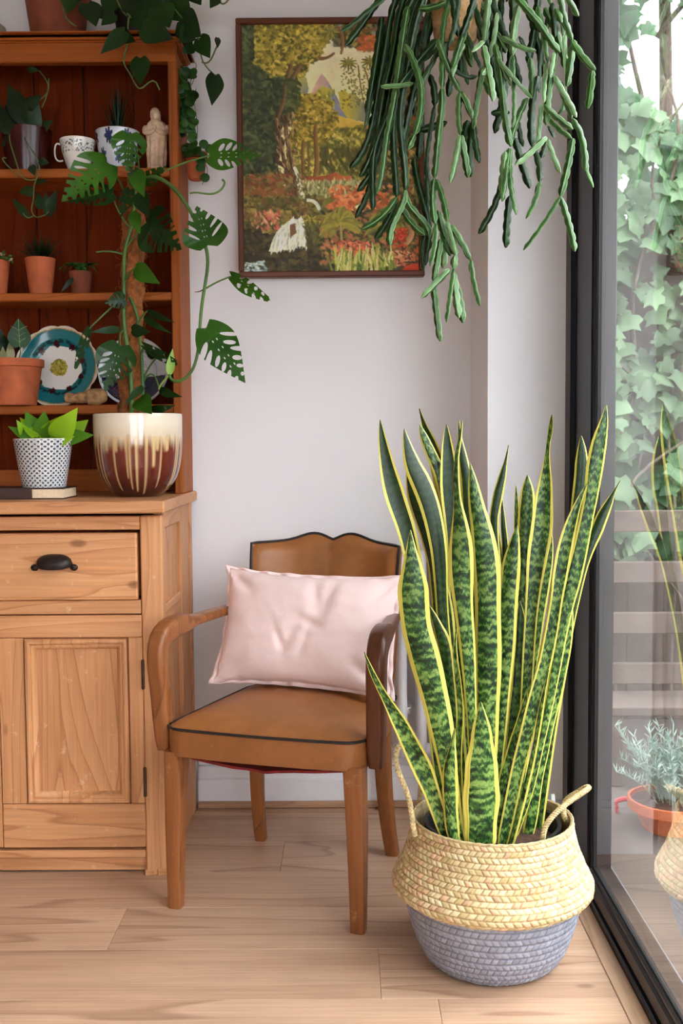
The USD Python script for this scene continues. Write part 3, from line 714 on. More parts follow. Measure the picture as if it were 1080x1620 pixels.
# ---------------------------------------------------------------- snake plant in its nursery pot, inside the basket
sp = thing('snake_plant', 'tall snake plant with yellow edged banded leaves in the belly basket', 'plant', loc=BC)
obj('nursery_pot', lathe([(0, .016), (.100, .016), (.104, .02), (.138, .286), (.144, .286), (.144, .298), (.136, .298), (.133, .285), (.130, .262), (0, .262)], 56), 'pot_black', sp, smooth=40)
sm = lathe([(.133, .262), (.10, .276), (.06, .280), (.001, .282)], 48)
sm.vertices[:, 2] += .008 * (meshkit.noise(sm.vertices * 60, 2) - .5)
obj('soil', sm, 'soil', sp)
DG, MG, LG, YE = S(20, 44, 20), S(64, 110, 42), S(150, 182, 92), S(232, 216, 84)
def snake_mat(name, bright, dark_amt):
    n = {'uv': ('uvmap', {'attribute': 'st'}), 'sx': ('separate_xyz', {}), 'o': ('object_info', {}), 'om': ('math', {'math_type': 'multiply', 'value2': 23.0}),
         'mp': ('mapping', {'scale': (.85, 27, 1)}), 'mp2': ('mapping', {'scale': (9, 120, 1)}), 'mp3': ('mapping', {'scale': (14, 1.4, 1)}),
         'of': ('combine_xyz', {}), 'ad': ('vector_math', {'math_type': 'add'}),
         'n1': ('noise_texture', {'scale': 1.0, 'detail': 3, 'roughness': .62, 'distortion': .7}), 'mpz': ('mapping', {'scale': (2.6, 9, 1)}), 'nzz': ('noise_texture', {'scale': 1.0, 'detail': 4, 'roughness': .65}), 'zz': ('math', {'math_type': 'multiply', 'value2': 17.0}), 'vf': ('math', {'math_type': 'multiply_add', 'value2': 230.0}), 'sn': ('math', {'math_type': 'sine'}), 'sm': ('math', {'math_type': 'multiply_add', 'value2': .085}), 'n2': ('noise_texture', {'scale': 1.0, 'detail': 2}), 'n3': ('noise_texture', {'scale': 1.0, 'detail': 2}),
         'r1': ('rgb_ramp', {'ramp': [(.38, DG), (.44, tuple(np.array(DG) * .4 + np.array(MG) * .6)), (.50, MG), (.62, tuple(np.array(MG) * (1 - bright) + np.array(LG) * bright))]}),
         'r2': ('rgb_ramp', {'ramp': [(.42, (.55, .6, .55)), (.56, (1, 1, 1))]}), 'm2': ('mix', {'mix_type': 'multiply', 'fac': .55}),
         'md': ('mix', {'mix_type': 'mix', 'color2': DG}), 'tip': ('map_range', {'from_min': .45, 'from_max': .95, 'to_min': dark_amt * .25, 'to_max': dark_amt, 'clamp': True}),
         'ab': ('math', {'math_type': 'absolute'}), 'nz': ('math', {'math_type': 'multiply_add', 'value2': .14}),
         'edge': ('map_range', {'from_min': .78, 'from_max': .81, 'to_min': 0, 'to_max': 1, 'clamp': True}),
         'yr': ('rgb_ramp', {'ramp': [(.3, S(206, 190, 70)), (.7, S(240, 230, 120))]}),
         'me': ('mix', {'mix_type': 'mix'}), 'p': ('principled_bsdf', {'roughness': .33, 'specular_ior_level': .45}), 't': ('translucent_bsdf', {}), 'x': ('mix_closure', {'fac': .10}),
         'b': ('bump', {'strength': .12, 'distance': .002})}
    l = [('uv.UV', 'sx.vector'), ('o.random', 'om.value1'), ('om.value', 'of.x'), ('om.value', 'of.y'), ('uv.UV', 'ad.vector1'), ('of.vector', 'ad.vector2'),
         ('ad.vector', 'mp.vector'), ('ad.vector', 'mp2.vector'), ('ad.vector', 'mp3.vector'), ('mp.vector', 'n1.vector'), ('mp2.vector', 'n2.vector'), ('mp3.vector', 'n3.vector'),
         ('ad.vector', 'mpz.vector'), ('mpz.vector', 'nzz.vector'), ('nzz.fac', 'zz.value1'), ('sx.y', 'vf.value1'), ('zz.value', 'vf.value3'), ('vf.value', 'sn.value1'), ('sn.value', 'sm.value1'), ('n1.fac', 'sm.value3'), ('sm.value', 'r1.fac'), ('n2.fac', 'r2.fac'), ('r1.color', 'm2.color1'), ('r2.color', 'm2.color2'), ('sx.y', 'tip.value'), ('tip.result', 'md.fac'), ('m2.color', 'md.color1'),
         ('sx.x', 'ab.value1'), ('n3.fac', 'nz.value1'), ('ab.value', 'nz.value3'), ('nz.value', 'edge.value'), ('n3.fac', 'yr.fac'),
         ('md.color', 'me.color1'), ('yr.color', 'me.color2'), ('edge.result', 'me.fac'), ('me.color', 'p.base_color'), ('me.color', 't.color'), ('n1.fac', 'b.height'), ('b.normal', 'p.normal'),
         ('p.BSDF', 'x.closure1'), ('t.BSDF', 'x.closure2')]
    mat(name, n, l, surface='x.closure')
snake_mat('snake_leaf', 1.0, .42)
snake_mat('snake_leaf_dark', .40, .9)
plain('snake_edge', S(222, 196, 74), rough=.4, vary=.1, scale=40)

def snake_leaf(pts, Y, twist=0.0, m='snake_leaf', Ytop=None, cup=.22, flip=1, seed=0):
    """pts: (px, py[, width px]) from the tip down to the soil; Y depth at the foot; twist: turn of the blade (radians, tip..foot)"""
    P, Wd = [], []
    Y = Y - .05
    n0 = len(pts)
    lastw = 6
    ws = []
    for i, q in enumerate(pts):
        ws.append(q[2] if len(q) > 2 else (1.2 if i == 0 else None))
    if ws[-1] is None: ws[-1] = 16
    xs = [i for i, w in enumerate(ws) if w is not None]
    ws = np.interp(range(n0), xs, [ws[i] for i in xs])
    Yt = Y if Ytop is None else Ytop
    ys = np.array([q[1] for q in pts], float)
    ft = (ys - ys[0]) / max(ys[-1] - ys[0], 1)
    for q, f in zip(pts, ft):
        P.append(at(q[0], q[1], Yt + (Y - Yt) * f))
    P = np.array(P); W = np.array(ws) / FPX * np.array([p[1] for p in P])
    # run the foot on to the soil
    foot = P[-1].copy()
    if foot[2] > .285:
        dirn = (P[-1] - P[-2]); dirn /= np.linalg.norm(dirn)
        g = foot.copy(); k = foot[2] - .272
        g = foot + np.array([np.clip(dirn[0] / max(-dirn[2], .3) * k, -.05, .05), (BC[1] - foot[1]) * min(1, k * .8), -k])
        rr = g[:2] - BC[:2]; rl = np.linalg.norm(rr)
        if rl > .115: g[:2] = BC[:2] + rr * .115 / rl
        P = np.vstack([P, g]); W = np.r_[W, max(W[-1] * .8, .008)]
    else:
        P[-1, 2] = min(P[-1, 2], .285)
    n = 44
    d = np.r_[0, np.cumsum(np.linalg.norm(np.diff(P, axis=0), axis=1))]
    t = d[-1] * (np.linspace(0, 1, n) ** 1.15)
    C = PchipInterpolator(d, P, axis=0)(t); w = PchipInterpolator(d, W)(t)
    T = np.gradient(C, axis=0); T /= np.linalg.norm(T, axis=1, keepdims=True)
    view = C - EYE; view /= np.linalg.norm(view, axis=1, keepdims=True)
    A = np.cross(view, T); A /= np.linalg.norm(A, axis=1, keepdims=True)         # across the blade, facing the room
    Nn = np.cross(T, A)
    tw = np.interp(np.linspace(0, 1, n), np.linspace(0, 1, len(np.atleast_1d(twist))), np.atleast_1d(twist)) if np.ndim(twist) else np.full(n, twist)
    tw = tw + .12 * np.sin(np.linspace(0, 3, n) + seed)
    A2 = A * np.cos(tw)[:, None] + Nn * np.sin(tw)[:, None]; N2 = -A * np.sin(tw)[:, None] + Nn * np.cos(tw)[:, None]
    w = w / np.maximum(np.cos(tw), .45)
    k = 11
    u = np.linspace(-1, 1, k)
    th = np.interp(np.linspace(0, 1, n), [0, .1, 1], [.0006, .0016, .0034])
    wob = 1 + .035 * np.sin(np.linspace(0, 26, n) + seed * 2.1)
    hw = w / 2 * wob
    prof = cup * (u ** 2 - .35)
    ed = np.sqrt(np.clip(1 - np.abs(u) ** 4, 0, 1))
    lift = (.06 * np.sin(np.linspace(0, 19, n) + seed))[:, None] * np.sign(u)[None] * np.abs(u) ** 3
    base = C[:, None] + A2[:, None] * (hw[:, None] * u[None])[..., None] + N2[:, None] * ((flip * (prof[None] + lift)) * hw[:, None])[..., None]
    Fr = base + N2[:, None] * (th[:, None] * ed[None])[..., None]; Bk = base - N2[:, None] * (th[:, None] * ed[None])[..., None]
    V = np.concatenate([Fr.reshape(-1, 3), Bk.reshape(-1, 3)]); F = grid_faces(n, k)
    # join the two sides along the margins, and the ends
    o = n * k
    i = np.arange(n - 1)
    e = []
    for j, s in ((0, 1), (k - 1, -1)):
        a, b = i * k + j, (i + 1) * k + j
        q = np.vstack([np.stack([a, a + o, b + o], 1), np.stack([a, b + o, b], 1)])
        e.append(q if s > 0 else q[:, ::-1])
    m_ = trimesh.Trimesh(V - BC, np.vstack([F, F[:, ::-1] + o] + e), process=False)
    L = d[-1]
    vv = (1 - t / L)
    uv = np.stack([np.repeat(u[None], n, 0), np.repeat(vv[:, None] * L / 0.62, k, 1)], -1).reshape(-1, 2)
    uv[:, 1] = np.repeat(vv, k) if False else uv[:, 1]
    obj('leaf', m_, m, sp, uv=np.vstack([uv, uv]), smooth=True)

LV = [
 # back row
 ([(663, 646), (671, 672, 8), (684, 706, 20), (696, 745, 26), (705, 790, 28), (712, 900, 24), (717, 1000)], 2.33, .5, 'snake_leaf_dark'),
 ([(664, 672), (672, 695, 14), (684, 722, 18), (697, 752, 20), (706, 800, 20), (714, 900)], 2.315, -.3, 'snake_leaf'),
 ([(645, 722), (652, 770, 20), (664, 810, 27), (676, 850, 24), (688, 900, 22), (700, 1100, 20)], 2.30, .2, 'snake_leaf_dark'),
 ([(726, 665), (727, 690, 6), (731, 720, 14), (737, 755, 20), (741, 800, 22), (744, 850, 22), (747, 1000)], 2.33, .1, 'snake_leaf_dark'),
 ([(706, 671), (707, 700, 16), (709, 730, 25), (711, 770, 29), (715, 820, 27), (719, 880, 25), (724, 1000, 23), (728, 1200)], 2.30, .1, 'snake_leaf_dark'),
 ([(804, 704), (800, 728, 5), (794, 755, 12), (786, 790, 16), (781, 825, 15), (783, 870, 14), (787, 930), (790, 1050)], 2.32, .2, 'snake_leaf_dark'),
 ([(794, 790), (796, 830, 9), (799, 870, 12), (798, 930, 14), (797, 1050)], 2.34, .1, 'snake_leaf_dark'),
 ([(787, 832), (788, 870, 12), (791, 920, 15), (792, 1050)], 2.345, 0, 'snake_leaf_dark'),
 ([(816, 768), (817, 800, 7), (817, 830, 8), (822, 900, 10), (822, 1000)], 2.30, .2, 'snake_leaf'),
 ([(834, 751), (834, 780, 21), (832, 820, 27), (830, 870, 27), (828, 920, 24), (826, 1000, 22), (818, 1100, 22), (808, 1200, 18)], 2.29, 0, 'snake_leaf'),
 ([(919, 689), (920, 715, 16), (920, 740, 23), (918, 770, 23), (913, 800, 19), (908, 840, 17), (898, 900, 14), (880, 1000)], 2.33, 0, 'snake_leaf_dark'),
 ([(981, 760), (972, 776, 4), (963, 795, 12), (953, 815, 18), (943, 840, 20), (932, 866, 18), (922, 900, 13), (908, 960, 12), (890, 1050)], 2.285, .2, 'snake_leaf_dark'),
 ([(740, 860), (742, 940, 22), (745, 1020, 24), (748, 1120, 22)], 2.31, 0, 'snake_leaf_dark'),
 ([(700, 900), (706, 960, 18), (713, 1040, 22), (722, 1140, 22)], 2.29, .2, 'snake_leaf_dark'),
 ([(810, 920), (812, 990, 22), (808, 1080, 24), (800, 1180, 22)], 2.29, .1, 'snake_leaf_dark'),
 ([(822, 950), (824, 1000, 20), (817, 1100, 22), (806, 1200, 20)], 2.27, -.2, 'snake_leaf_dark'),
 # middle row
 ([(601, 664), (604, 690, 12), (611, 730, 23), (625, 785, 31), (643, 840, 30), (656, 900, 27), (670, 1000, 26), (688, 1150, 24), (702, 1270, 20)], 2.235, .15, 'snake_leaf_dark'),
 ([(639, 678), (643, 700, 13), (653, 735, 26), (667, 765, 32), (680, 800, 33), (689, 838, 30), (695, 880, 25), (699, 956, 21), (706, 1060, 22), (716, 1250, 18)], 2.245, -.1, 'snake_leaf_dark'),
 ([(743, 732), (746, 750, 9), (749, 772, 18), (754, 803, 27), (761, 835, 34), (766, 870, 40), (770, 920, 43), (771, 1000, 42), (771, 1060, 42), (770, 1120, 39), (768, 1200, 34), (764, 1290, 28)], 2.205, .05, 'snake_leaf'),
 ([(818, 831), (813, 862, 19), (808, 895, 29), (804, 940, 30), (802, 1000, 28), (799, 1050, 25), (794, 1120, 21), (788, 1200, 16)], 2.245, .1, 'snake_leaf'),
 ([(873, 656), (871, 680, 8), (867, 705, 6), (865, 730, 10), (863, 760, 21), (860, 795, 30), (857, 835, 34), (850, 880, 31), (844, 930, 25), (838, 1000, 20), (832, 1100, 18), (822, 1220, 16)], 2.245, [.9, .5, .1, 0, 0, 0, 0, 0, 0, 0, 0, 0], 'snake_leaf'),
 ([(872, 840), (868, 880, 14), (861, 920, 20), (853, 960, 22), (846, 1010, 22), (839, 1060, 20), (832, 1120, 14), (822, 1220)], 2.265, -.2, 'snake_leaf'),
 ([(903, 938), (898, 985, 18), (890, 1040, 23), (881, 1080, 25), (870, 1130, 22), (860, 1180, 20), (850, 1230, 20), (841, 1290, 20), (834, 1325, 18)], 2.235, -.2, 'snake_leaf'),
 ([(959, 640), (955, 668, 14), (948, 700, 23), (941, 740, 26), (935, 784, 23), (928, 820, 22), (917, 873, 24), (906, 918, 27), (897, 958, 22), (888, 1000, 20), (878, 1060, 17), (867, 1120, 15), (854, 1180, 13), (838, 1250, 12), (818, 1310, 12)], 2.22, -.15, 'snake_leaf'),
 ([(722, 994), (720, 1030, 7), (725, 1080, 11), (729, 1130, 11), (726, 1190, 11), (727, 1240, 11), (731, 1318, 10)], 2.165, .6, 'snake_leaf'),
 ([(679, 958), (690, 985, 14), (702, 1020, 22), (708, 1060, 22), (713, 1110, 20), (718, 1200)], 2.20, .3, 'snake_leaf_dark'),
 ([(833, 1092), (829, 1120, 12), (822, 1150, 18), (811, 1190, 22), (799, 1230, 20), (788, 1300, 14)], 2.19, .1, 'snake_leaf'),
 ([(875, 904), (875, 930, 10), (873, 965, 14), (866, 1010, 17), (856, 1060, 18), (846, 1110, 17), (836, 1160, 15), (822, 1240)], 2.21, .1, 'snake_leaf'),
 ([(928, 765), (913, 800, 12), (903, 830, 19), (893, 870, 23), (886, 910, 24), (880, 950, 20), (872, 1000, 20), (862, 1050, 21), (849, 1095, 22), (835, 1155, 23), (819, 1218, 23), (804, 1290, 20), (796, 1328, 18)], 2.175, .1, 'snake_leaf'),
 ([(731, 666), (727, 695, 5), (722, 725, 7), (721, 755, 10), (723, 790, 13), (726, 825, 25), (728, 865, 36), (729, 900, 38), (732, 950, 33), (737, 1000, 28), (741, 1050, 23), (745, 1120, 18), (750, 1240, 14)], 2.175, [1.0, .9, .7, .4, .1, 0, 0, 0, 0, 0], 'snake_leaf'),
 # front row
 ([(868, 1060), (856, 1120, 7), (846, 1180, 8), (830, 1250, 9), (815, 1310, 9), (809, 1332, 8)], 2.165, .8, 'snake_leaf'),
 ([(649, 838), (650, 868, 17), (652, 900, 34), (653, 936, 48), (657, 985, 49), (668, 1030, 49), (681, 1080, 47), (693, 1130, 43), (704, 1190, 33), (714, 1255, 27), (722, 1308, 22)], 2.155, .05, 'snake_leaf'),
 ([(576, 1031), (588, 1062, 8), (602, 1090, 12), (618, 1118, 17), (635, 1148, 25), (652, 1182, 31), (668, 1215, 32), (682, 1250, 28), (695, 1290, 23), (703, 1316, 19)], 2.17, .2, 'snake_leaf'),
 ([(719, 1152), (715, 1185, 12), (711, 1225, 25), (712, 1270, 25), (717, 1322, 21)], 2.145, .2, 'snake_leaf'),
 ([(760, 1110), (761, 1135, 20), (762, 1170, 36), (762, 1216, 52), (762, 1256, 59), (761, 1292, 56), (760, 1333, 50)], 2.135, -.05, 'snake_leaf'),
]
for i, (pts, Y, tw, m_) in enumerate(LV):
    snake_leaf(pts, Y, tw, m_, seed=i, cup=.26 if i % 3 else .36, flip=1 if i % 4 else -1)
tg = sweep(np.array([loc_(879, 1318, 2.345), loc_(874, 1256, 2.36)]), rrect(.0012, .0085, .0004, 2), None, (0, 1, 0))
plain('tag_plastic', S(206, 210, 208), rough=.25, vary=.02, transmission_weight=.35)
obj('plant_tag', tg, 'tag_plastic', sp, label='translucent plant label stake')
# ---------------------------------------------------------------- framed jungle landscape
PY = BACK - .030
fx0, fx1 = float(at(375, 230, PY)[0]), float(at(671, 230, PY)[0])
fz0, fz1 = float(at(525, 438, PY)[2]), float(at(525, 28, PY)[2])
fw = .0165
pc = thing('framed_picture', 'framed print of a jungle landscape with waterfall and pink mountain hanging on the white wall', 'picture', loc=((fx0 + fx1) / 2, BACK - .002, (fz0 + fz1) / 2))
Wp, Hp = fx1 - fx0, fz1 - fz0
wood('frame_wood', S(104, 52, 28), S(88, 42, 22), S(56, 26, 14), 'x', rings=10, rough=.4, knots=0)
wood('frame_wood_z', S(104, 52, 28), S(88, 42, 22), S(56, 26, 14), 'z', rings=10, rough=.4, knots=0)
def rail4(a, b, c, d):
    return box(a, b, -.036, 0, c, d, .003)
obj('frame_rail', rail4(-Wp / 2, Wp / 2, Hp / 2 - fw, Hp / 2), 'frame_wood', pc)
obj('frame_rail', rail4(-Wp / 2, Wp / 2, -Hp / 2, -Hp / 2 + fw), 'frame_wood', pc)
obj('frame_rail', rail4(-Wp / 2, -Wp / 2 + fw, -Hp / 2 + fw + .0003, Hp / 2 - fw - .0003), 'frame_wood_z', pc)
obj('frame_rail', rail4(Wp / 2 - fw, Wp / 2, -Hp / 2 + fw + .0003, Hp / 2 - fw - .0003), 'frame_wood_z', pc)

def paint_picture(W=300, H=418):
    r = np.random.default_rng(21)
    v, u = np.meshgrid(np.linspace(0, 1, H), np.linspace(0, 1, W), indexing='ij')
    q = np.stack([u * 5, v * 7, 0 * u], -1)
    n1 = meshkit.fbm(q * 1.0, 4, 1) - .5; n2 = meshkit.fbm(q * 3, 3, 9) - .5; n3 = meshkit.fbm(q * 9, 2, 15) - .5
    img = np.zeros((H, W, 3))
    def lay(mask, c, soft=None):
        m = np.clip(mask, 0, 1)[..., None]
        img[:] = img * (1 - m) + (np.array(c, float) if np.ndim(c) == 1 else c) * m
    def sm(x, w=.01): return np.clip(x / w + .5, 0, 1)
    def C(a, b, t): return np.array(a, float) + (np.array(b, float) - np.array(a, float)) * np.clip(t, 0, 1)[..., None]
    lay(np.ones((H, W)), C((196, 190, 176), (232, 214, 168), v * 3.2))
    def poly(pts, c, w=.008, rough=.02):
        from matplotlib.path import Path
        raise NotImplementedError
    def fill(pts, c, rough=.012, w=.006, nf=None):
        """soft filled polygon with an uneven brush edge"""
        P = np.array(pts, float)
        du = u + rough * 2 * n2; dv = v + rough * 2 * np.roll(n2, 37, 1)
        inside = np.zeros((H, W), bool)
        j = len(P) - 1
        for i in range(len(P)):
            xi, yi, xj, yj = P[i, 0], P[i, 1], P[j, 0], P[j, 1]
            cond = ((yi > dv) != (yj > dv)) & (du < (xj - xi) * (dv - yi) / (yj - yi + 1e-9) + xi)
            inside ^= cond
            j = i
        lay(inside.astype(float), c)
        return inside
    def dabs(n, box_, cols, size, ang=0.0, aj=.6, el=2.2, mask=None, seed=0, fall=None):
        rr = np.random.default_rng(seed)
        cols = np.array(cols, float)
        for _ in range(n):
            cu, cv = rr.uniform(box_[0], box_[2]), rr.uniform(box_[1], box_[3])
            if mask is not None:
                iy, ix = int(np.clip(cv, 0, .999) * H), int(np.clip(cu, 0, .999) * W)
                if not mask[iy, ix]: continue
            s = size * rr.uniform(.5, 1.3) * W; a = ang + rr.normal() * aj
            c = cols[rr.integers(len(cols))] * rr.uniform(.85, 1.15)
            x0, x1 = int(max(0, cu * W - s * el)), int(min(W, cu * W + s * el + 1)); y0, y1 = int(max(0, cv * H - s * el)), int(min(H, cv * H + s * el + 1))
            if x1 <= x0 or y1 <= y0: continue
            yy, xx = np.mgrid[y0:y1, x0:x1]
            dx, dy = xx - cu * W, yy - cv * H
            p_, q_ = dx * math.cos(a) + dy * math.sin(a), -dx * math.sin(a) + dy * math.cos(a)
            m = np.clip(1.4 - ((p_ / (s * el)) ** 2 + (q_ / s) ** 2) * 1.4, 0, 1)[..., None] * .85
            img[y0:y1, x0:x1] = img[y0:y1, x0:x1] * (1 - m) + c * m
    def stroke(pts, w, c, c2=None):
        P = curve(np.array([(a * W, b * H) for a, b in pts]), 60) if len(pts) > 2 else np.linspace(np.array(pts[0]) * (W, H), np.array(pts[1]) * (W, H), 40)
        for i, (x, y) in enumerate(P):
            ww = (w[0] + (w[1] - w[0]) * i / len(P) if np.ndim(w) else w) * W
            x0, x1, y0, y1 = int(max(0, x - ww - 1)), int(min(W, x + ww + 2)), int(max(0, y - ww - 1)), int(min(H, y + ww + 2))
            if x1 <= x0 or y1 <= y0: continue
            yy, xx = np.mgrid[y0:y1, x0:x1]
            d = np.hypot(xx - x, yy - y)
            m = np.clip(ww - d + .5, 0, 1)[..., None]
            cc = np.array(c, float) if c2 is None else np.array(c, float) + (np.array(c2, float) - np.array(c, float)) * np.clip((xx - x) / max(ww, .5) * .5 + .5, 0, 1)[..., None]
            img[y0:y1, x0:x1] = img[y0:y1, x0:x1] * (1 - m) + cc * m
    # far mountains
    fill([(.36, .34), (.42, .24), (.45, .195), (.47, .21), (.50, .25), (.53, .30), (.60, .37), (.36, .40)], C((206, 160, 146), (150, 140, 160), (u - .40) * 6), .006)
    fill([(.49, .245), (.53, .29), (.58, .35), (.62, .38), (.50, .38)], (128, 130, 152), .006)
    fill([(.28, .16), (.33, .18), (.37, .22), (.38, .26), (.34, .33), (.28, .36)], C((186, 170, 76), (122, 126, 136), (v - .20) * 9 + (u - .32) * 4), .008)
    fill([(.42, .27), (.46, .245), (.50, .26), (.51, .33), (.46, .36), (.42, .34)], C((176, 162, 70), (120, 122, 56), (v - .26) * 8), .01)
    fill([(.54, .275), (.58, .27), (.60, .285), (.63, .275), (.67, .30), (.71, .36), (.72, .40), (.60, .38), (.56, .34)], C((184, 168, 70), (112, 118, 130), (u - .60) * 9), .008)
    dabs(36, (.43, .27, .52, .34), [(150, 140, 60), (120, 120, 56), (190, 176, 84)], .008, 1.4, .3, seed=2)
    fill([(.50, .36), (.58, .375), (.72, .405), (.72, .43), (.50, .43)], C((214, 180, 84), (190, 160, 70), (v - .36) * 14), .006)
    # mid forest
    fill([(.26, .44), (.34, .40), (.44, .42), (.56, .43), (.66, .405), (.78, .42), (.80, .62), (.26, .64)], (134, 122, 52), .02)
    dabs(1500, (.28, .42, .80, .62), [(150, 138, 60), (186, 168, 84), (98, 94, 42), (120, 112, 48), (200, 182, 100), (84, 84, 40)], .011, .3, .9, 1.7, seed=3)
    dabs(160, (.44, .50, .80, .60), [(92, 84, 44), (70, 70, 38)], .011, 1.5, .3, 3.0, seed=31)
    # tree crown in the middle with its trunks
    crown = ((u - .40) / .135) ** 2 + ((v - .375) / .095) ** 2 + n2 * 1.1 < 1
    crown |= ((u - .33) / .06) ** 2 + ((v - .44) / .05) ** 2 + n2 < 1
    lay(crown.astype(float), (128, 112, 44))
    dabs(900, (.25, .27, .56, .50), [(176, 150, 62), (150, 126, 50), (104, 92, 38), (200, 172, 84), (90, 80, 36)], .010, .2, .8, 1.8, mask=crown, seed=4)
    stroke([(.415, .41), (.415, .48), (.42, .55), (.41, .61)], (.011, .014), (96, 66, 40), (150, 112, 66))
    stroke([(.345, .47), (.34, .54), (.345, .60)], (.008, .010), (92, 66, 40), (140, 104, 62))
    stroke([(.37, .48), (.375, .58)], (.005, .006), (110, 84, 50))
    # cliff band, pale grass
    fill([(.30, .605), (.36, .60), (.45, .61), (.52, .60), (.62, .605), (.62, .65), (.30, .66)], C((178, 96, 58), (140, 70, 44), n1 * 3 + .5), .018)
    fill([(.29, .645), (.40, .63), (.52, .635), (.64, .625), (.66, .70), (.50, .72), (.30, .70)], (136, 130, 88), .012)
    dabs(700, (.29, .63, .66, .71), [(176, 166, 120), (132, 128, 84), (96, 98, 58), (196, 186, 140)], .006, 1.5, .35, 4.0, seed=5)
    fill([(.26, .69), (.42, .70), (.62, .69), (.66, .73), (.45, .76), (.26, .74)], (104, 104, 50), .012)
    # left dark wood
    dark = (u < .27 + .05 * np.sin(v * 9) + n1 * .16) & (v < .70 + n1 * .1)
    lay(dark.astype(float), C((66, 72, 48), (46, 50, 36), v * 1.4))
    dabs(1500, (-.02, 0, .30, .68), [(72, 80, 52), (50, 58, 40), (88, 94, 58), (40, 46, 34), (62, 66, 44)], .013, .5, .9, 2.0, mask=dark, seed=6)
    # upper canopies
    can = (v < .155 + n1 * .10 - .16 * np.clip((u - .40) / .2, 0, 1)) & (u > .08) & (u < .56)
    can |= ((u - .26) / .16) ** 2 + ((v - .12) / .085) ** 2 + n2 * 1.2 < 1
    lay(can.astype(float), (112, 102, 42))
    dabs(1400, (.08, 0, .58, .24), [(160, 140, 58), (186, 164, 76), (120, 106, 44), (82, 78, 36), (146, 124, 50)], .010, .2, .8, 1.9, mask=can, seed=7)
    rt = (v < .115 + n1 * .12 + .10 * np.clip((u - .78) / .2, 0, 1)) & (u > .52)
    rt |= (u > .90 + n1 * .12) & (v < .40)
    lay(rt.astype(float), (66, 62, 40))
    dabs(1100, (.50, 0, 1.0, .34), [(92, 84, 48), (60, 62, 40), (132, 112, 52), (48, 50, 36), (160, 130, 60), (112, 120, 128)], .011, .3, .9, 1.9, mask=rt, seed=8)
    dabs(120, (.66, .05, .80, .11), [(182, 96, 54), (150, 80, 44)], .009, .3, .6, seed=81)
    for p in ([(.86, 0), (.80, .06), (.79, .11), (.84, .15)], [(.64, .02), (.70, .03), (.76, .02)], [(.98, .02), (.90, .10), (.86, .18)], [(.40, .13), (.46, .14), (.52, .12)], [(.55, .02), (.57, .08), (.56, .12)]):
        stroke(p, (.010, .006), (104, 72, 48), (150, 108, 72))
    for cx, cy in ((.60, .155), (.72, .15), (.50, .03)):       # palm-like tufts
        for a in np.linspace(0, 2 * np.pi, 13)[:-1]:
            stroke([(cx, cy), (cx + .05 * math.cos(a), cy + .028 * math.sin(a) + .008)], (.007, .002), [(150, 130, 54), (96, 96, 52), (120, 116, 70)][int(a * 3) % 3])
    for p in ([(.655, .17), (.67, .26), (.69, .34), (.71, .41)], [(.69, .18), (.72, .26), (.73, .36)]):
        stroke(p, (.004, .003), (104, 84, 56))
    dabs(260, (.56, .17, .76, .34), [(120, 112, 60), (96, 92, 50), (146, 130, 70)], .005, .3, 1.0, 1.6, seed=9)
    dabs(420, (.10, .02, .44, .21), [(160, 140, 58), (186, 164, 76), (120, 106, 44), (82, 78, 36)], .010, .2, .8, 1.9, mask=can, seed=71)
    # left twisted trunk
    for p in ([(.28, .17), (.262, .21), (.25, .25)], [(.33, .17), (.295, .21), (.27, .26)], [(.245, .25), (.22, .34), (.20, .40), (.22, .48), (.24, .56), (.27, .63), (.29, .70)], [(.26, .36), (.25, .44), (.27, .52), (.29, .60), (.305, .70)], [(.20, .38), (.21, .46), (.20, .54)],
              [(.29, .58), (.31, .64), (.29, .70), (.24, .71)], [(.20, .55), (.26, .58), (.31, .66)], [(.30, .70), (.40, .70), (.44, .73)]):
        stroke(p, (.012, .011), (66, 48, 34), (132, 100, 72))
    dabs(140, (.19, .36, .31, .64), [(60, 44, 32), (110, 82, 58), (170, 134, 100)], .005, 1.45, .3, 4, seed=10)
    dabs(60, (.26, .22, .33, .34), [(62, 70, 44), (88, 92, 54)], .010, .6, .6, 2.6, seed=11)
    # right-hand dark growth
    rd = (u > .76 + n1 * .22) & (v > .40) & (v < .80)
    lay(rd.astype(float), (58, 56, 38))
    dabs(900, (.70, .38, 1.0, .82), [(74, 78, 46), (52, 54, 38), (120, 110, 56), (160, 92, 56), (176, 150, 96), (44, 48, 34)], .012, .7, .9, 2.0, seed=12)
    # rosy banks
    fill([(0, .60), (.10, .61), (.20, .62), (.26, .66), (.27, .71), (.10, .72), (0, .70)], C((122, 72, 46), (88, 66, 40), n1 * 3 + .5), .02)
    dabs(300, (0, .60, .28, .70), [(160, 90, 58), (120, 74, 48), (94, 84, 48), (136, 110, 62)], .010, .4, .7, seed=13)
    fill([(.46, .73), (.55, .70), (.64, .66), (.70, .645), (.72, .67), (.66, .71), (.62, .745), (.56, .76), (.48, .745)], C((216, 122, 80), (186, 96, 62), n1 * 3 + .5), .014)
    dabs(200, (.50, .65, .84, .76), [(222, 134, 92), (190, 98, 64), (150, 80, 50)], .010, .2, .6, seed=14)
    # lower left ground
    fill([(0, .69), (.20, .70), (.34, .715), (.46, .74), (.52, .78), (.50, 1.01), (0, 1.01)], C((98, 88, 46), (66, 52, 34), (v - .70) * 5), .02)
    dabs(900, (0, .69, .46, .86), [(124, 112, 56), (86, 82, 44), (66, 58, 36), (150, 124, 64), (104, 76, 48)], .011, .2, .7, 2.2, seed=15)
    dabs(60, (.06, .75, .22, .82), [(186, 112, 84), (206, 150, 120), (190, 84, 84)], .008, 1.0, .6, seed=16)
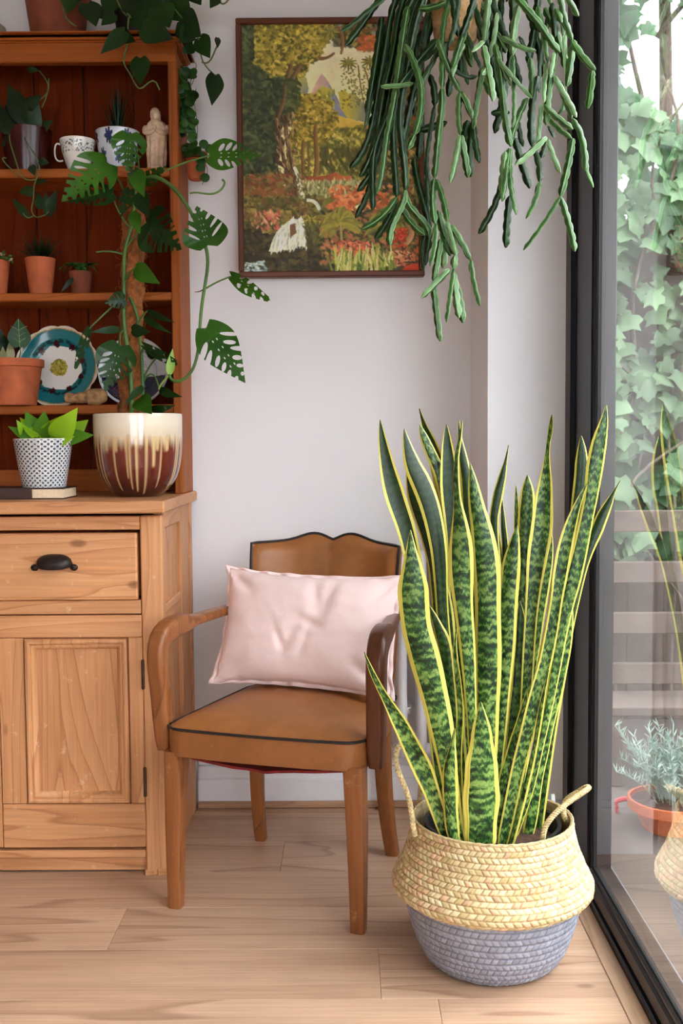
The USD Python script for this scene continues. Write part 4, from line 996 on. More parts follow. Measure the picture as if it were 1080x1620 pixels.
    fill([(0, .82), (.14, .84), (.22, .90), (.30, .92), (.52, .88), (.56, .96), (.58, 1.01), (0, 1.01)], C((54, 46, 32), (40, 38, 30), n1 * 3 + .5), .02)
    dabs(500, (0, .84, .56, 1.0), [(70, 60, 38), (46, 44, 32), (84, 72, 44), (58, 48, 34)], .013, .2, .7, 2.2, seed=17)
    # water
    stroke([(.295, .575), (.315, .62), (.325, .66), (.34, .69)], (.009, .013), (232, 228, 206), (206, 208, 194))
    stroke([(.36, .705), (.40, .71), (.43, .74)], (.008, .010), (214, 212, 196), (180, 188, 184))
    wf_ = fill([(.28, .78), (.34, .775), (.355, .82), (.365, .89), (.14, .915), (.17, .86), (.22, .80)], C((226, 222, 204), (186, 188, 172), n2 * 4 + .4), .014)
    dabs(320, (.14, .78, .37, .92), [(236, 232, 216), (206, 204, 186), (160, 160, 140), (240, 238, 226)], .005, 1.75, .2, 4.5, mask=wf_, seed=18)
    fill([(.265, .80), (.30, .80), (.305, .84), (.27, .855)], (110, 76, 52), .01)
    fill([(0, .965), (.06, .955), (.12, .96), (.11, 1.01), (0, 1.01)], (170, 186, 190), .016)
    dabs(80, (0, .955, .13, 1.0), [(210, 216, 214), (140, 160, 168), (60, 60, 44)], .007, .1, .4, seed=19)
    fill([(.35, .80), (.40, .79), (.43, .83), (.41, .90), (.36, .90)], (74, 62, 40), .012)
    for a in np.linspace(.2, 6.2, 14):
        stroke([(.385, .785), (.385 + .05 * math.cos(a), .785 + .03 * math.sin(a) + .01)], (.006, .002), [(168, 150, 60), (120, 112, 48)][int(a * 2) % 2])
    dabs(80, (.35, .79, .43, .88), [(96, 92, 50), (70, 68, 42)], .006, 1.5, .3, 4, seed=20)
    dabs(70, (.29, .59, .36, .72), [(104, 104, 50), (136, 130, 88), (92, 66, 40)], .006, 1.4, .5, 2.5, seed=72)
    # lower right: tree ferns, flowers, blades
    fill([(.44, .80), (.56, .765), (.72, .75), (.86, .76), (1.01, .74), (1.01, 1.01), (.56, 1.01), (.50, .90)], (74, 62, 40), .02)
    dabs(800, (.44, .75, 1.0, .96), [(108, 100, 50), (70, 62, 40), (150, 92, 60), (50, 52, 34), (134, 122, 60), (172, 104, 74)], .011, .3, .8, 2.2, seed=22)
    def fern(cx, cy, R, n=9, cs=((152, 138, 60), (116, 112, 52))):
        for k in range(n):
            a = math.pi * (1.05 - 1.1 * k / (n - 1)) + .05
            ex, ey = cx + R * math.cos(a), cy - R * .55 * math.sin(a) + R * .18
            mid = (cx + R * .55 * math.cos(a), cy - R * .62 * math.sin(a))
            stroke([(cx, cy), mid, (ex, ey)], (.009, .004), cs[k % 2])
            for t in np.linspace(.25, 1, 9):
                x, y = cx + (ex - cx) * t, cy + (ey - cy) * t - R * .28 * math.sin(math.pi * t) * max(.2, math.sin(a))
                stroke([(x, y), (x + .012, y + .016)], .0025, cs[(k + 1) % 2]); stroke([(x, y), (x - .012, y + .016)], .0025, cs[k % 2])
    stroke([(.55, .80), (.555, .86), (.555, .92)], (.006, .007), (150, 128, 84))
    fern(.55, .80, .11); fern(.80, .80, .10, cs=((140, 132, 58), (96, 100, 48))); fern(.92, .77, .09, cs=((110, 108, 52), (80, 84, 44)))
    stroke([(.93, .80), (.95, .84), (.92, .88)], (.014, .016), (150, 104, 70), (196, 150, 110))
    dabs(160, (.50, .87, .72, .93), [(196, 92, 70), (166, 72, 56), (214, 120, 92)], .007, .3, .8, 1.8, seed=23)
    dabs(50, (.84, .82, .92, .90), [(206, 70, 44), (178, 60, 40)], .008, .3, .6, seed=24)
    fill([(.76, .95), (.82, .915), (.90, .905), (.97, .93), (.98, .96), (.86, .97)], C((206, 150, 112), (176, 104, 74), n2 * 4 + .5), .014)
    dabs(110, (.80, .90, 1.0, .97), [(66, 50, 36), (190, 92, 60), (140, 74, 50)], .006, 1.0, .6, seed=25)
    fill([(.90, .985), (.96, .965), (1.01, .97), (1.01, 1.01), (.90, 1.01)], (186, 62, 40), .012)
    rr = np.random.default_rng(5)
    for _ in range(150):
        cx = rr.uniform(.50, .86); cy = rr.uniform(.94, 1.0); a = rr.normal() * .5
        c = [(150, 150, 66), (116, 126, 54), (176, 172, 92), (78, 92, 44), (196, 184, 130)][rr.integers(5)]
        L_ = rr.uniform(.03, .075)
        stroke([(cx, cy), (cx + L_ * .7 * math.sin(a), cy - L_ * math.cos(a))], (.006, .002), c)
    for cx in (.605, .70, .755):
        stroke([(cx, .99), (cx + .005, .90)], (.003, .003), (196, 176, 120))
    img *= (1 + .10 * n3[..., None] + .06 * n2[..., None])
    img = img * np.array([1.16, 1.18, 1.10]) + 8
    return np.clip(img, 0, 255)
pic = paint_picture()
HH, WW = pic.shape[:2]
gx_, gz_ = np.meshgrid(np.linspace(-Wp / 2 + fw * .8, Wp / 2 - fw * .8, WW), np.linspace(Hp / 2 - fw * .8, -Hp / 2 + fw * .8, HH))
Vp = np.stack([gx_, np.full_like(gx_, -.024), gz_], -1).reshape(-1, 3)
c_ = pic.reshape(-1, 3) / 255
c_ = np.where(c_ <= .04045, c_ / 12.92, ((c_ + .055) / 1.055) ** 2.4)
painted('print', rough=.55, specular_ior_level=.25)
obj('print', trimesh.Trimesh(Vp, grid_faces(HH, WW), process=False), 'print', pc, col=c_, smooth=True, label='jungle landscape print')
obj('backing', box(-Wp / 2 + .004, Wp / 2 - .004, -.022, -.001, -Hp / 2 + .004, Hp / 2 - .004), 'frame_wood', pc)
# ---------------------------------------------------------------- hanging plant with notched flat stems
HP = thing('hanging_cactus', 'large trailing cactus with long notched green stems in a hanging straw coloured pot', 'plant', loc=tuple(at(720, 20, 2.46)))
HO = at(720, 20, 2.46)
plain('straw_pot', S(186, 146, 98), rough=.8, vary=.3, scale=55, bump=.9, bscale=110)
plain('cord', S(150, 120, 84), rough=.8)
def stem_mat(name, a, b, pale):
    mat(name, {'uv': ('uvmap', {'attribute': 'st'}), 'sx': ('separate_xyz', {}), 'ab': ('math', {'math_type': 'absolute'}), 'g': ('geometry', {}), 'n': ('noise_texture', {'scale': 30, 'detail': 3}),
               'r': ('rgb_ramp', {'ramp': [(.3, a), (.75, b)]}), 'e': ('map_range', {'from_min': .62, 'from_max': .95, 'to_min': 0, 'to_max': .85, 'clamp': True}),
               'm': ('mix', {'color2': pale}), 'p': ('principled_bsdf', {'roughness': .34}), 't': ('translucent_bsdf', {}), 'x': ('mix_closure', {'fac': .12})},
        [('uv.UV', 'sx.vector'), ('sx.x', 'ab.value1'), ('ab.value', 'e.value'), ('g.position', 'n.vector'), ('n.fac', 'r.fac'), ('r.color', 'm.color1'), ('e.result', 'm.fac'),
         ('m.color', 'p.base_color'), ('m.color', 't.color'), ('p.BSDF', 'x.closure1'), ('t.BSDF', 'x.closure2')], surface='x.closure')
stem_mat('cactus_stem', S(36, 80, 34), S(76, 126, 58), S(168, 200, 132))
stem_mat('cactus_stem_dark', S(18, 44, 18), S(36, 72, 32), S(84, 116, 66))
stem_mat('cactus_stem_pale', S(92, 142, 82), S(140, 180, 122), S(206, 226, 182))
def pot_profile():
    b = at(721, 70, 2.46)[2] - HO[2]
    r0, r1 = 32 / FPX * 2.46, 47 / FPX * 2.46
    return [(0, b), (r0 - .006, b), (r0, b + .006), (r0 + .008, b + .06), (r1 - .004, b + .14), (r1, b + .19), (r1 + .004, b + .195), (r1 - .004, b + .198), (r1 - .008, b + .18), (0, b + .175)]
pm = lathe(pot_profile(), 40)
obj('pot', pm, 'straw_pot', HP, smooth=40)
pz = max(z for r, z in pot_profile()) + HO[2]
for a in (.4, 2.5, 4.6):
    r1 = 46 / FPX * 2.46
    obj('hanger', tube(np.array([(r1 * math.cos(a), r1 * math.sin(a), pz - HO[2] - .01), (0, 0, CEIL - HO[2] - .03)]), .0022, 6), 'cord', HP)
hk = [(0, 0, CEIL - HO[2]), (0, 0, CEIL - HO[2] - .02), (.008, 0, CEIL - HO[2] - .034), (0, 0, CEIL - HO[2] - .044), (-.008, 0, CEIL - HO[2] - .034)]
obj('hook', tube(curve(hk, 16), .0022, 6), 'iron', HP)
def stem(pts, Y0s, w=10.5, m='cactus_stem', dY=0.0, seed=0, tip=True):
    r = np.random.default_rng(seed + 100)
    P = np.array([at(x, y, Y0s + dY * i / max(1, len(pts) - 1)) for i, (x, y) in enumerate(pts)])
    ln = np.linalg.norm(np.diff(P, axis=0), axis=1).sum()
    n = max(10, int(ln / .0042))
    C = curve(P, n)
    d = np.r_[0, np.cumsum(np.linalg.norm(np.diff(C, axis=0), axis=1))]
    L = d[-1]
    T, N, B = frames(C, (r.normal() * .5, -1, r.normal() * .3))
    a0 = r.uniform(-.5, .5); tw = a0 + r.normal() * .5 * (d / max(L, .05)) * .5
    A = B * np.cos(tw)[:, None] + N * np.sin(tw)[:, None]
    D = -B * np.sin(tw)[:, None] + N * np.cos(tw)[:, None]
    sc = .026 * r.uniform(.85, 1.15)
    def notch(ph): return .62 + .40 * np.abs(np.sin(np.pi * (d / sc + ph))) ** .55
    W = w / FPX * P[:, 1].mean() / 2
    env = np.minimum(1, .45 + d / .018) * np.minimum(1, (.25 if tip else .5) + (L - d) / .014)
    w1 = W * env * notch(0); w2 = W * env * notch(.5); w3 = W * env * notch(.25) * .75
    th = .0011
    # three-winged section
    cols = [A * w1[:, None], D * (.0022 * env)[:, None] + A * (.0018 * env)[:, None], D * w3[:, None] + A * .0004, D * (.0022 * env)[:, None] - A * (.0018 * env)[:, None], -A * w2[:, None], -D * (.0026 * env)[:, None]]
    us = [1, .25, 1, .25, 1, .1]
    k = 6
    V = np.stack([C + c for c in cols], 1)
    # the facing ridge is low, the wings lie roughly across the view
    V = V.reshape(-1, 3) - HO
    F = grid_faces(n, k, True)
    e = len(V); V = np.vstack([V, C[0] - HO, C[-1] - HO]); jj = np.arange(k)
    F = np.vstack([F, np.stack([np.full(k, e), (jj + 1) % k, jj], 1), np.stack([np.full(k, e + 1), (n - 1) * k + jj, (n - 1) * k + (jj + 1) % k], 1)])
    uv = np.vstack([np.stack([np.tile(us, n), np.repeat(d / max(L, .01), k)], 1), [[0, 0], [0, 1]]])
    mm = trimesh.Trimesh(V, F, process=False)
    obj('stem', mm, m, HP, uv=uv, smooth=True)
D_, G_, P_ = 'cactus_stem_dark', 'cactus_stem', 'cactus_stem_pale'
ST_ = [
 ([(640, -40), (612, -5), (584, 16), (560, 36), (538, 50)], 2.40, D_), ([(630, -30), (596, 5), (575, 35), (560, 55), (547, 72)], 2.42, D_),
 ([(660, -40), (628, -5), (612, 60), (600, 130), (590, 190), (576, 235), (553, 267)], 2.44, D_), ([(668, -40), (640, -5), (622, 80), (606, 150), (596, 210), (585, 250), (569, 280)], 2.43, D_),
 ([(672, -30), (650, 0), (628, 90), (612, 170), (600, 240), (583, 280), (565, 303)], 2.42, D_), ([(632, 20), (618, 110), (604, 190), (594, 260), (580, 310), (562, 345)], 2.45, D_),
 ([(676, -30), (655, -5), (632, 100), (614, 180), (594, 230), (589, 290), (589, 333)], 2.41, D_), ([(645, 10), (630, 110), (619, 180), (612, 215), (606, 260), (596, 306)], 2.40, G_),
 ([(680, -30), (660, 0), (634, 120), (622, 200), (624, 260), (627, 312)], 2.42, D_), ([(627, 312), (606, 340), (571, 363)], 2.42, G_), ([(627, 312), (612, 350), (593, 378)], 2.45, D_),
 ([(684, -30), (665, 10), (642, 120), (633, 180), (637, 240), (641, 301)], 2.40, D_), ([(641, 301), (628, 340), (619, 360), (617, 388)], 2.40, G_), ([(641, 301), (657, 338), (672, 355), (679, 375)], 2.40, G_), ([(632, 322), (650, 352), (672, 372)], 2.43, G_),
 ([(640, 70), (655, 100), (664, 130), (666, 160), (661, 195), (655, 213)], 2.385, G_), ([(655, 213), (645, 236)], 2.39, G_), ([(602, 137), (618, 136), (636, 135), (654, 131)], 2.38, G_),
 ([(700, 65), (676, 90), (655, 108), (640, 140), (624, 165)], 2.43, D_), ([(690, 10), (675, 60), (665, 100), (655, 140), (642, 200), (634, 250)], 2.46, D_), ([(683, -20), (680, 0), (672, 50), (664, 110)], 2.45, D_),
 ([(692, 62), (671, 85), (650, 110), (628, 140)], 2.41, D_), ([(703, 68), (684, 98), (668, 130), (655, 160)], 2.40, D_), ([(663, 206), (686, 200), (707, 193)], 2.45, D_),
 ([(679, 118), (686, 140), (687, 168)], 2.44, D_), ([(687, 168), (682, 200), (676, 240), (674, 280)], 2.44, D_), ([(674, 280), (677, 330), (676, 380), (673, 420)], 2.46, D_), ([(672, 250), (675, 320), (668, 380), (670, 428)], 2.47, D_), ([(655, 250), (664, 300), (676, 350), (675, 400)], 2.47, D_),
 ([(713, -20), (705, 20), (699, 60), (699, 100), (698, 140)], 2.40, G_), ([(698, 140), (699, 160), (695, 200), (691, 240), (687, 282)], 2.40, G_),
 ([(687, 282), (684, 318), (688, 354)], 2.40, G_), ([(690, 284), (701, 318), (707, 350)], 2.40, G_), ([(688, 354), (687, 390), (680, 421)], 2.40, G_), ([(691, 333), (700, 370), (712, 405)], 2.42, G_), ([(707, 350), (715, 378), (721, 404)], 2.40, P_), ([(695, 336), (703, 370), (718, 402)], 2.41, G_), ([(703, 350), (708, 375), (713, 398)], 2.43, G_),
 ([(713, 357), (730, 384), (744, 412)], 2.40, G_), ([(744, 412), (748, 440), (759, 484)], 2.40, G_), ([(720, 403), (717, 426)], 2.40, P_), ([(717, 426), (712, 468), (706, 510)], 2.40, G_), ([(711, 426), (690, 447), (666, 471)], 2.38, P_), ([(718, 432), (721, 466), (726, 503)], 2.41, P_), ([(722, 448), (729, 484), (732, 511)], 2.42, G_),
 ([(697, 378), (691, 415), (686, 445)], 2.41, G_), ([(686, 455), (690, 492), (696, 540)], 2.40, G_), ([(701, 372), (703, 400), (701, 425)], 2.43, P_),
 ([(692, 62), (706, 100), (717, 125), (728, 145)], 2.37, G_), ([(727, 145), (725, 180), (728, 214)], 2.38, G_), ([(728, 214), (722, 245), (712, 289)], 2.38, P_), ([(729, 214), (735, 247), (740, 281)], 2.38, G_), ([(729, 146), (740, 168), (747, 188)], 2.38, G_), ([(748, 190), (751, 222), (758, 258)], 2.42, D_), ([(747, 195), (743, 235), (744, 280)], 2.44, D_), ([(740, 190), (735, 210), (731, 232)], 2.45, D_),
 ([(763, 105), (757, 145), (751, 180), (748, 204)], 2.38, G_), ([(772, -20), (770, 20), (765, 68)], 2.38, P_), ([(786, 20), (781, 60), (774, 92)], 2.37, P_), ([(765, 72), (770, 100), (776, 130), (780, 160)], 2.36, P_), ([(765, 66), (755, 75), (746, 83)], 2.34, P_), ([(768, 108), (762, 118)], 2.35, P_), ([(765, 120), (772, 140), (780, 154)], 2.40, G_),
 ([(788, 95), (806, 117), (826, 141), (841, 156)], 2.35, G_), ([(792, 58), (812, 69), (830, 77), (848, 80)], 2.33, G_), ([(786, 90), (797, 112), (807, 136)], 2.36, G_),
 ([(822, 5), (813, 45), (811, 88)], 2.36, P_), ([(811, 88), (812, 130), (813, 170), (810, 202)], 2.37, G_), ([(782, 70), (793, 130), (797, 172), (808, 232)], 2.36, G_), ([(805, 235), (801, 265), (794, 319)], 2.37, G_), ([(808, 235), (806, 278), (810, 310), (816, 340)], 2.37, G_), ([(803, 245), (793, 294), (777, 335), (757, 370)], 2.41, D_), ([(806, 310), (801, 363), (800, 392)], 2.41, D_), ([(799, 240), (796, 270), (793, 305)], 2.36, P_),
 ([(834, 155), (817, 192), (806, 228)], 2.39, G_), ([(805, -20), (838, 20), (858, 45), (873, 68), (886, 83)], 2.34, G_), ([(850, 10), (860, 60), (866, 100)], 2.37, G_), ([(864, 100), (861, 132), (860, 162)], 2.36, P_), ([(878, 82), (871, 123), (866, 162), (864, 198)], 2.37, G_), ([(876, 84), (873, 105), (870, 122)], 2.35, P_),
 ([(885, -10), (894, 33), (905, 64)], 2.36, G_), ([(905, 64), (920, 88), (942, 111)], 2.35, G_), ([(937, 111), (934, 140), (929, 172)], 2.35, G_), ([(893, 55), (893, 100), (896, 134)], 2.37, P_), ([(905, 70), (902, 100), (896, 137)], 2.36, G_),
 ([(877, 120), (890, 145), (903, 168), (911, 186)], 2.36, P_), ([(880, 125), (893, 155), (904, 188)], 2.39, G_), ([(905, 188), (917, 210), (924, 240), (926, 272)], 2.37, G_), ([(925, 262), (930, 280), (938, 297)], 2.37, G_),
 ([(860, 166), (882, 187), (906, 205)], 2.35, G_), ([(868, 188), (886, 206), (904, 219)], 2.37, G_), ([(906, 219), (898, 261), (886, 311)], 2.36, G_), ([(885, 312), (860, 353), (828, 396)], 2.36, G_), ([(886, 312), (899, 353), (909, 398)], 2.36, G_),
 ([(864, 217), (840, 240), (815, 261)], 2.33, P_), ([(866, 219), (875, 247), (886, 274)], 2.36, P_), ([(850, 120), (840, 180), (841, 231)], 2.40, D_), ([(841, 231), (852, 261), (853, 288)], 2.40, D_), ([(853, 288), (845, 320), (832, 346)], 2.40, G_), ([(814, 218), (824, 255), (838, 298)], 2.42, D_),
 ([(801, 130), (792, 170), (782, 211)], 2.46, D_), ([(820, 190), (822, 212), (827, 232)], 2.46, D_), ([(866, 200), (876, 219)], 2.46, D_), ([(864, 222), (860, 238), (856, 250)], 2.45, D_), ([(857, 163), (853, 200), (849, 240)], 2.36, P_), ([(838, 92), (841, 125), (840, 156)], 2.39, G_), ([(820, 58), (834, 85), (839, 100)], 2.40, D_),
 ([(895, -10), (906, 12), (915, 26)], 2.35, G_), ([(872, 5), (876, 32), (878, 58)], 2.38, D_), ([(878, 14), (888, 36)], 2.36, G_), ([(706, 3), (690, 10), (662, 14)], 2.37, G_), ([(726, -10), (721, 30), (709, 75)], 2.36, D_), ([(752, -10), (740, 30), (728, 62)], 2.36, D_), ([(716, -10), (720, 30), (725, 58)], 2.37, D_), ([(738, 40), (724, 80), (716, 108)], 2.37, G_), ([(735, 70), (722, 95), (716, 122)], 2.38, P_),
 ([(700, 95), (716, 108), (742, 122), (755, 120)], 2.40, D_), ([(718, 110), (712, 130), (709, 153)], 2.42, D_), ([(777, 180), (790, 178), (806, 178)], 2.44, D_), ([(884, 180), (892, 165), (888, 130)], 2.40, G_),
]
rs = np.random.default_rng(11)
for k in range(34):        # the crowded crown above and behind
    x0 = rs.uniform(690, 760) if k % 2 else rs.uniform(760, 900)
    y0 = rs.uniform(-60, 30); x1 = x0 + rs.uniform(-30, 55); 
    y1 = y0 + rs.uniform(80, 150)
    if x1 > 905: x1 = 905
    ST_.append(([(x0, y0), ((x0 + x1) / 2 + rs.uniform(-8, 8), (y0 + y1) / 2), (x1, y1)], rs.uniform(2.42, 2.52), D_ if k % 3 else G_))
for k in range(14):
    x0 = rs.uniform(600, 670); y0 = rs.uniform(0, 120); x1 = x0 + rs.uniform(-40, 0); y1 = y0 + rs.uniform(110, 170)
    ST_.append(([(x0, y0), ((x0 + x1) / 2 + rs.uniform(-8, 8), (y0 + y1) / 2), (x1, y1)], rs.uniform(2.44, 2.52), D_))
for i, (pts, Y, m) in enumerate(ST_):
    stem(pts, Y, w=12.2 if m != P_ else 13, m=m, seed=i, dY=rs.uniform(-.03, .03))
for a in np.linspace(0, 2 * np.pi, 15)[:-1]:      # stems leaving the pot's mouth
    r1 = 40 / FPX * 2.46
    t = HO + np.array([r1 * .6 * math.cos(a), r1 * .6 * math.sin(a), pz - HO[2] - .03])
    m_ = t + np.array([.05 * math.cos(a), .04 * math.sin(a), .05]); b_ = t + np.array([.10 * math.cos(a), .05 * math.sin(a), -.06])
    C = curve([t, m_, b_], 14) - HO
    obj('stem', sweep(C, np.array([(.006, 0), (0, .002), (-.006, 0), (0, -.002)]), np.linspace(.6, 1, 14)), D_, HP, uv=np.zeros((14 * 4 + 2, 2)), smooth=True)
# ---------------------------------------------------------------- leaves: shared builders
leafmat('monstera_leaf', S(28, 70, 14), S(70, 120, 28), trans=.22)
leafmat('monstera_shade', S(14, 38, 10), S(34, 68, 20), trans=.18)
leafmat('monstera_stem', S(64, 96, 44), S(104, 136, 66), trans=.0)
leafmat('new_leaf', S(140, 178, 84), S(176, 206, 112), trans=.25)
leafmat('pothos_leaf', S(14, 38, 12), S(34, 68, 22), trans=.15, rough=.3)
leafmat('neon_leaf', S(132, 176, 30), S(182, 216, 64), trans=.35, rough=.32)
leafmat('neon_leaf_deep', S(70, 122, 30), S(116, 164, 48), trans=.3, rough=.32)
leafmat('dark_leaf', S(14, 34, 12), S(32, 58, 22), trans=.15)
leafmat('fern_green', S(40, 84, 34), S(76, 128, 50), trans=.2)
plain('vine_stem', S(92, 112, 58), rough=.5, vary=.25, scale=60)
plain('brown_root', S(70, 52, 34), rough=.7)
plain('terracotta', S(186, 96, 56), rough=.8, vary=.22, scale=24, bump=.2, bscale=300)
plain('terracotta_dark', S(132, 66, 42), rough=.8, vary=.25, scale=24, bump=.2, bscale=300)
def blade(poly, strips=9):
    """triangulated flat blade of a shapely polygon in (u along, v across), cut so that it can bend"""
    u0, v0, u1, v1 = poly.bounds
    V, F = [], []
    for a, b in zip(np.linspace(u0, u1, strips + 1)[:-1], np.linspace(u0, u1, strips + 1)[1:]):
        for c, d in ((v0 - .01, 0), (0, v1 + .01)):
            g = poly.intersection(sg.box(a, c, b, d))
            for h in getattr(g, 'geoms', [g]):
                if h.geom_type != 'Polygon' or h.area < 1e-7: continue
                vv, ff = trimesh.creation.triangulate_polygon(h, engine='earcut')
                F.append(np.asarray(ff) + sum(len(x) for x in V)); V.append(np.asarray(vv))
    return np.vstack(V), np.vstack(F)
def heart(w=.8, lobe=.16, n=40, tip=1.25):
    """closed outline, base at (0,0), tip at (1,0), total width w"""
    t = np.linspace(0, 1, n)
    prof = (np.sin(np.pi * t ** .62)) ** .9 * (1 - .30 * t ** tip)
    prof = prof / prof.max() * w / 2
    u = t * (1 + lobe) - lobe * (1 - (2 * np.clip(t, 0, .22) / .22 - 1) ** 2 * 0) 
    u = np.where(t < .22, -lobe * np.sin(np.pi * t / .22 * .5 + 0) * 1.0 + t * .2, 0) if False else t
    up_ = np.stack([t - lobe * np.exp(-(t / .10) ** 1.5) * (t > 0) * (t < .5) * 1.0, prof], 1)
    up_[0] = (0.0, .0)
    lo = up_[::-1].copy(); lo[:, 1] *= -1
    return sg.Polygon(np.vstack([up_, lo[1:]])).buffer(0)
def put_leaf(name, poly, base, tip, m, parent, origin, wscale=1.0, face=None, roll=0.0, droop=.0, cup=.15, strips=9, wave=.0, th=.0009, seed=0, **kw):
    """lays the unit blade (base (0,0), tip (1,0)) between two points of the room"""
    V, F = blade(poly, strips)
    base, tip = np.asarray(base, float), np.asarray(tip, float)
    ax = tip - base; L = np.linalg.norm(ax); ax /= L
    f = np.asarray(face if face is not None else EYE - base, float); f = f - ax * (f @ ax); f /= np.linalg.norm(f)
    ac = np.cross(f, ax)
    ac2 = ac * math.cos(roll) + f * math.sin(roll); f2 = -ac * math.sin(roll) + f * math.cos(roll)
    u, v = V[:, 0], V[:, 1]
    w = np.abs(v)
    lift = cup * w * w * 2 - droop * (u - .0) ** 2 + droop * .0 + droop * u * 1.0 + wave * np.sin(u * 9 + np.sign(v) * 1.5 + seed) * w
    P = base + ax * (u * L)[:, None] + ac2 * (v * L * wscale)[:, None] + f2 * (lift * L)[:, None]
    n = len(P)
    Q = P - f2 * th
    # sides
    m0 = trimesh.Trimesh(P, F, process=False); m0.merge_vertices(digits_vertex=7)
    P2, F2 = np.array(m0.vertices), np.array(m0.faces)
    n = len(P2)
    mesh = trimesh.Trimesh(np.vstack([P2, P2 - f2 * th]) - np.asarray(origin), np.vstack([F2, F2[:, ::-1] + n]), process=False)
    mid = P2.mean(0)
    return obj(name, mesh, m, parent, smooth=True, uv=None, **kw)
def monstera_poly(w=.62, holes=6, cuts=3, seed=0, big=1.0):
    r = np.random.default_rng(seed)
    p = heart(w, .12)
    for s in (-1, 1):
        for i in range(holes):
            t = .16 + .68 * i / max(1, holes - 1)
            half = (np.sin(np.pi * t ** .62)) ** .9 * (1 - .30 * t) * w / 2
            cut = i < holes and r.random() < cuts / holes
            L = half * (.62 if not cut else 1.1) * big; wd = .030 * r.uniform(.8, 1.3) * big ** .5
            c0 = .22 * half + L / 2 if not cut else half * .30 + L / 2
            e = sg.Point(0, 0).buffer(1.0, quad_segs=6); e = sa.scale(e, L / 2, wd)
            e = sa.rotate(e, 48, origin=(0, 0)); e = sa.translate(e, t + c0 * .55, c0)
            if s < 0: e = sa.scale(e, 1, -1, origin=(0, 0))
            p = p.difference(e)
        for i in range(4):
            t = .2 + .15 * i
            e = sa.translate(sa.scale(sg.Point(0, 0).buffer(1.0, quad_segs=3), .022, .010), t + .03, s * .035)
            p = p.difference(e)
    if p.geom_type != 'Polygon':
        p = max(p.geoms, key=lambda g: g.area)
    return p
def put_stem(name, pts, r, m, parent, origin, n=24, k=7, **kw):
    C = curve(pts, n) - np.asarray(origin)
    rr = np.linspace(r[0], r[1], n) if np.ndim(r) else r
    return obj(name, tube(C, rr, k), m, parent, smooth=True, **kw)

# ---------------------------------------------------------------- climbing monstera in the drip glazed pot, on the dresser
MY = 2.862
MC = np.array([at(219, 720, MY)[0], MY, WT1])
mz = at(219, 655, MY)[2] - WT1
mp_ = thing('climbing_monstera', 'climbing plant with holed leaves on a mossy pole in a brown drip glazed pot', 'plant', loc=MC)
painted('drip_glaze', rough=.12, coat_weight=.4)
def drip_pot():
    R = 69.5 / FPX * MY
    prof = [(.0, .0), (.052, .0), (.062, .006), (.088, .030), (.104, .060), (.112, .095), (.1165, .14), (.1175, mz - .004), (.1165, mz), (.1125, mz), (.111, mz - .006), (.111, mz - .035)]
    s = R / .1175
    prof = [(a * s, b) for a, b in prof]
    P, ln = resample(prof, 130)
    k = 240
    a = np.arange(k) / k * 2 * np.pi
    V = np.stack([P[:, :1] * np.cos(a), P[:, :1] * np.sin(a), np.repeat(P[:, 1:], k, 1)], -1)
    z = V[..., 2] / mz
    ang = np.repeat(a[None], len(P), 0)
    nz = lambda fr, sd: meshkit.noise(np.stack([np.cos(ang) * fr, np.sin(ang) * fr, z * .8], -1), sd)
    cream, tan, brown, dark = (np.array(S(*c)) for c in ((236, 222, 200), (206, 176, 130), (112, 46, 30), (62, 22, 18)))
    edge = .62 + .10 * (nz(7, 3) - .5) + .30 * (nz(22, 4) - .5)
    t = np.clip((z - edge + .06) / .16, 0, 1)[..., None]
    body = brown + (dark - brown) * np.clip(1 - z * 1.8, 0, 1)[..., None]
    body = body * (.8 + .5 * nz(12, 8))[..., None]
    col = body * (1 - t) + (cream * np.clip((z - .55) * 3, .0, 1)[..., None] + tan * (1 - np.clip((z - .55) * 3, 0, 1))[..., None]) * t
    r = np.random.default_rng(4)
    for i in range(44):                      # runs of pale glaze
        c = i / 44 * 2 * np.pi + r.normal() * .05; ln_ = r.choice([.08, .25, .5, .62]) * r.uniform(.8, 1.1); wd = r.uniform(.018, .040)
        da = np.abs((ang - c + np.pi) % (2 * np.pi) - np.pi)
        bot = .62 - ln_
        m = np.clip(1.5 - da / wd * (1.1 + .5 * (.62 - z)), 0, 1) * np.clip((z - bot) / .03, 0, 1) * (z < .72)
        m = (m * (.75 + .25 * nz(40, 9)))[..., None]
        col = col * (1 - m) + (tan * .4 + np.array(S(228, 190, 132)) * .6) * m
    return trimesh.Trimesh(V.reshape(-1, 3), grid_faces(len(P), k, True), process=False), col.reshape(-1, 3)
m_, c_ = drip_pot()
obj('pot', m_, 'drip_glaze', mp_, col=c_, label='cream and brown drip glazed pot')
obj('soil', lathe([(.108, mz - .032), (.06, mz - .026), (.001, mz - .024)], 32), 'soil', mp_)
# coir pole
plain('coir', S(142, 82, 36), rough=.95, vary=.45, scale=70, bump=1.0, bscale=150)
pb, ptop = at(205, 660, 2.88), at(214, 282, 2.88); pb[2] = WT1 + mz - .06
nP = 120; kk = 36
C = curve([pb, at(207, 560, 2.88), at(210, 420, 2.88), ptop], nP) - MC
aa_ = np.linspace(0, 2 * np.pi, kk, endpoint=False)
tt = np.linspace(0, 1, nP)
rad = .0300 + .006 * (meshkit.fbm(np.stack([np.cos(aa_)[None] * 3 + 0 * tt[:, None], np.sin(aa_)[None] * 3 + 0 * tt[:, None], tt[:, None] * 26 + 0 * aa_[None]], -1), 3, 3) - .5) * 2 \
      + .0022 * np.sin(aa_[None] * 2 + tt[:, None] * 70)
rad *= np.clip((1 - tt[:, None]) * 14, .35, 1) ** .4
Vv = C[:, None] + np.stack([rad * np.cos(aa_), rad * np.sin(aa_), 0 * rad], -1)
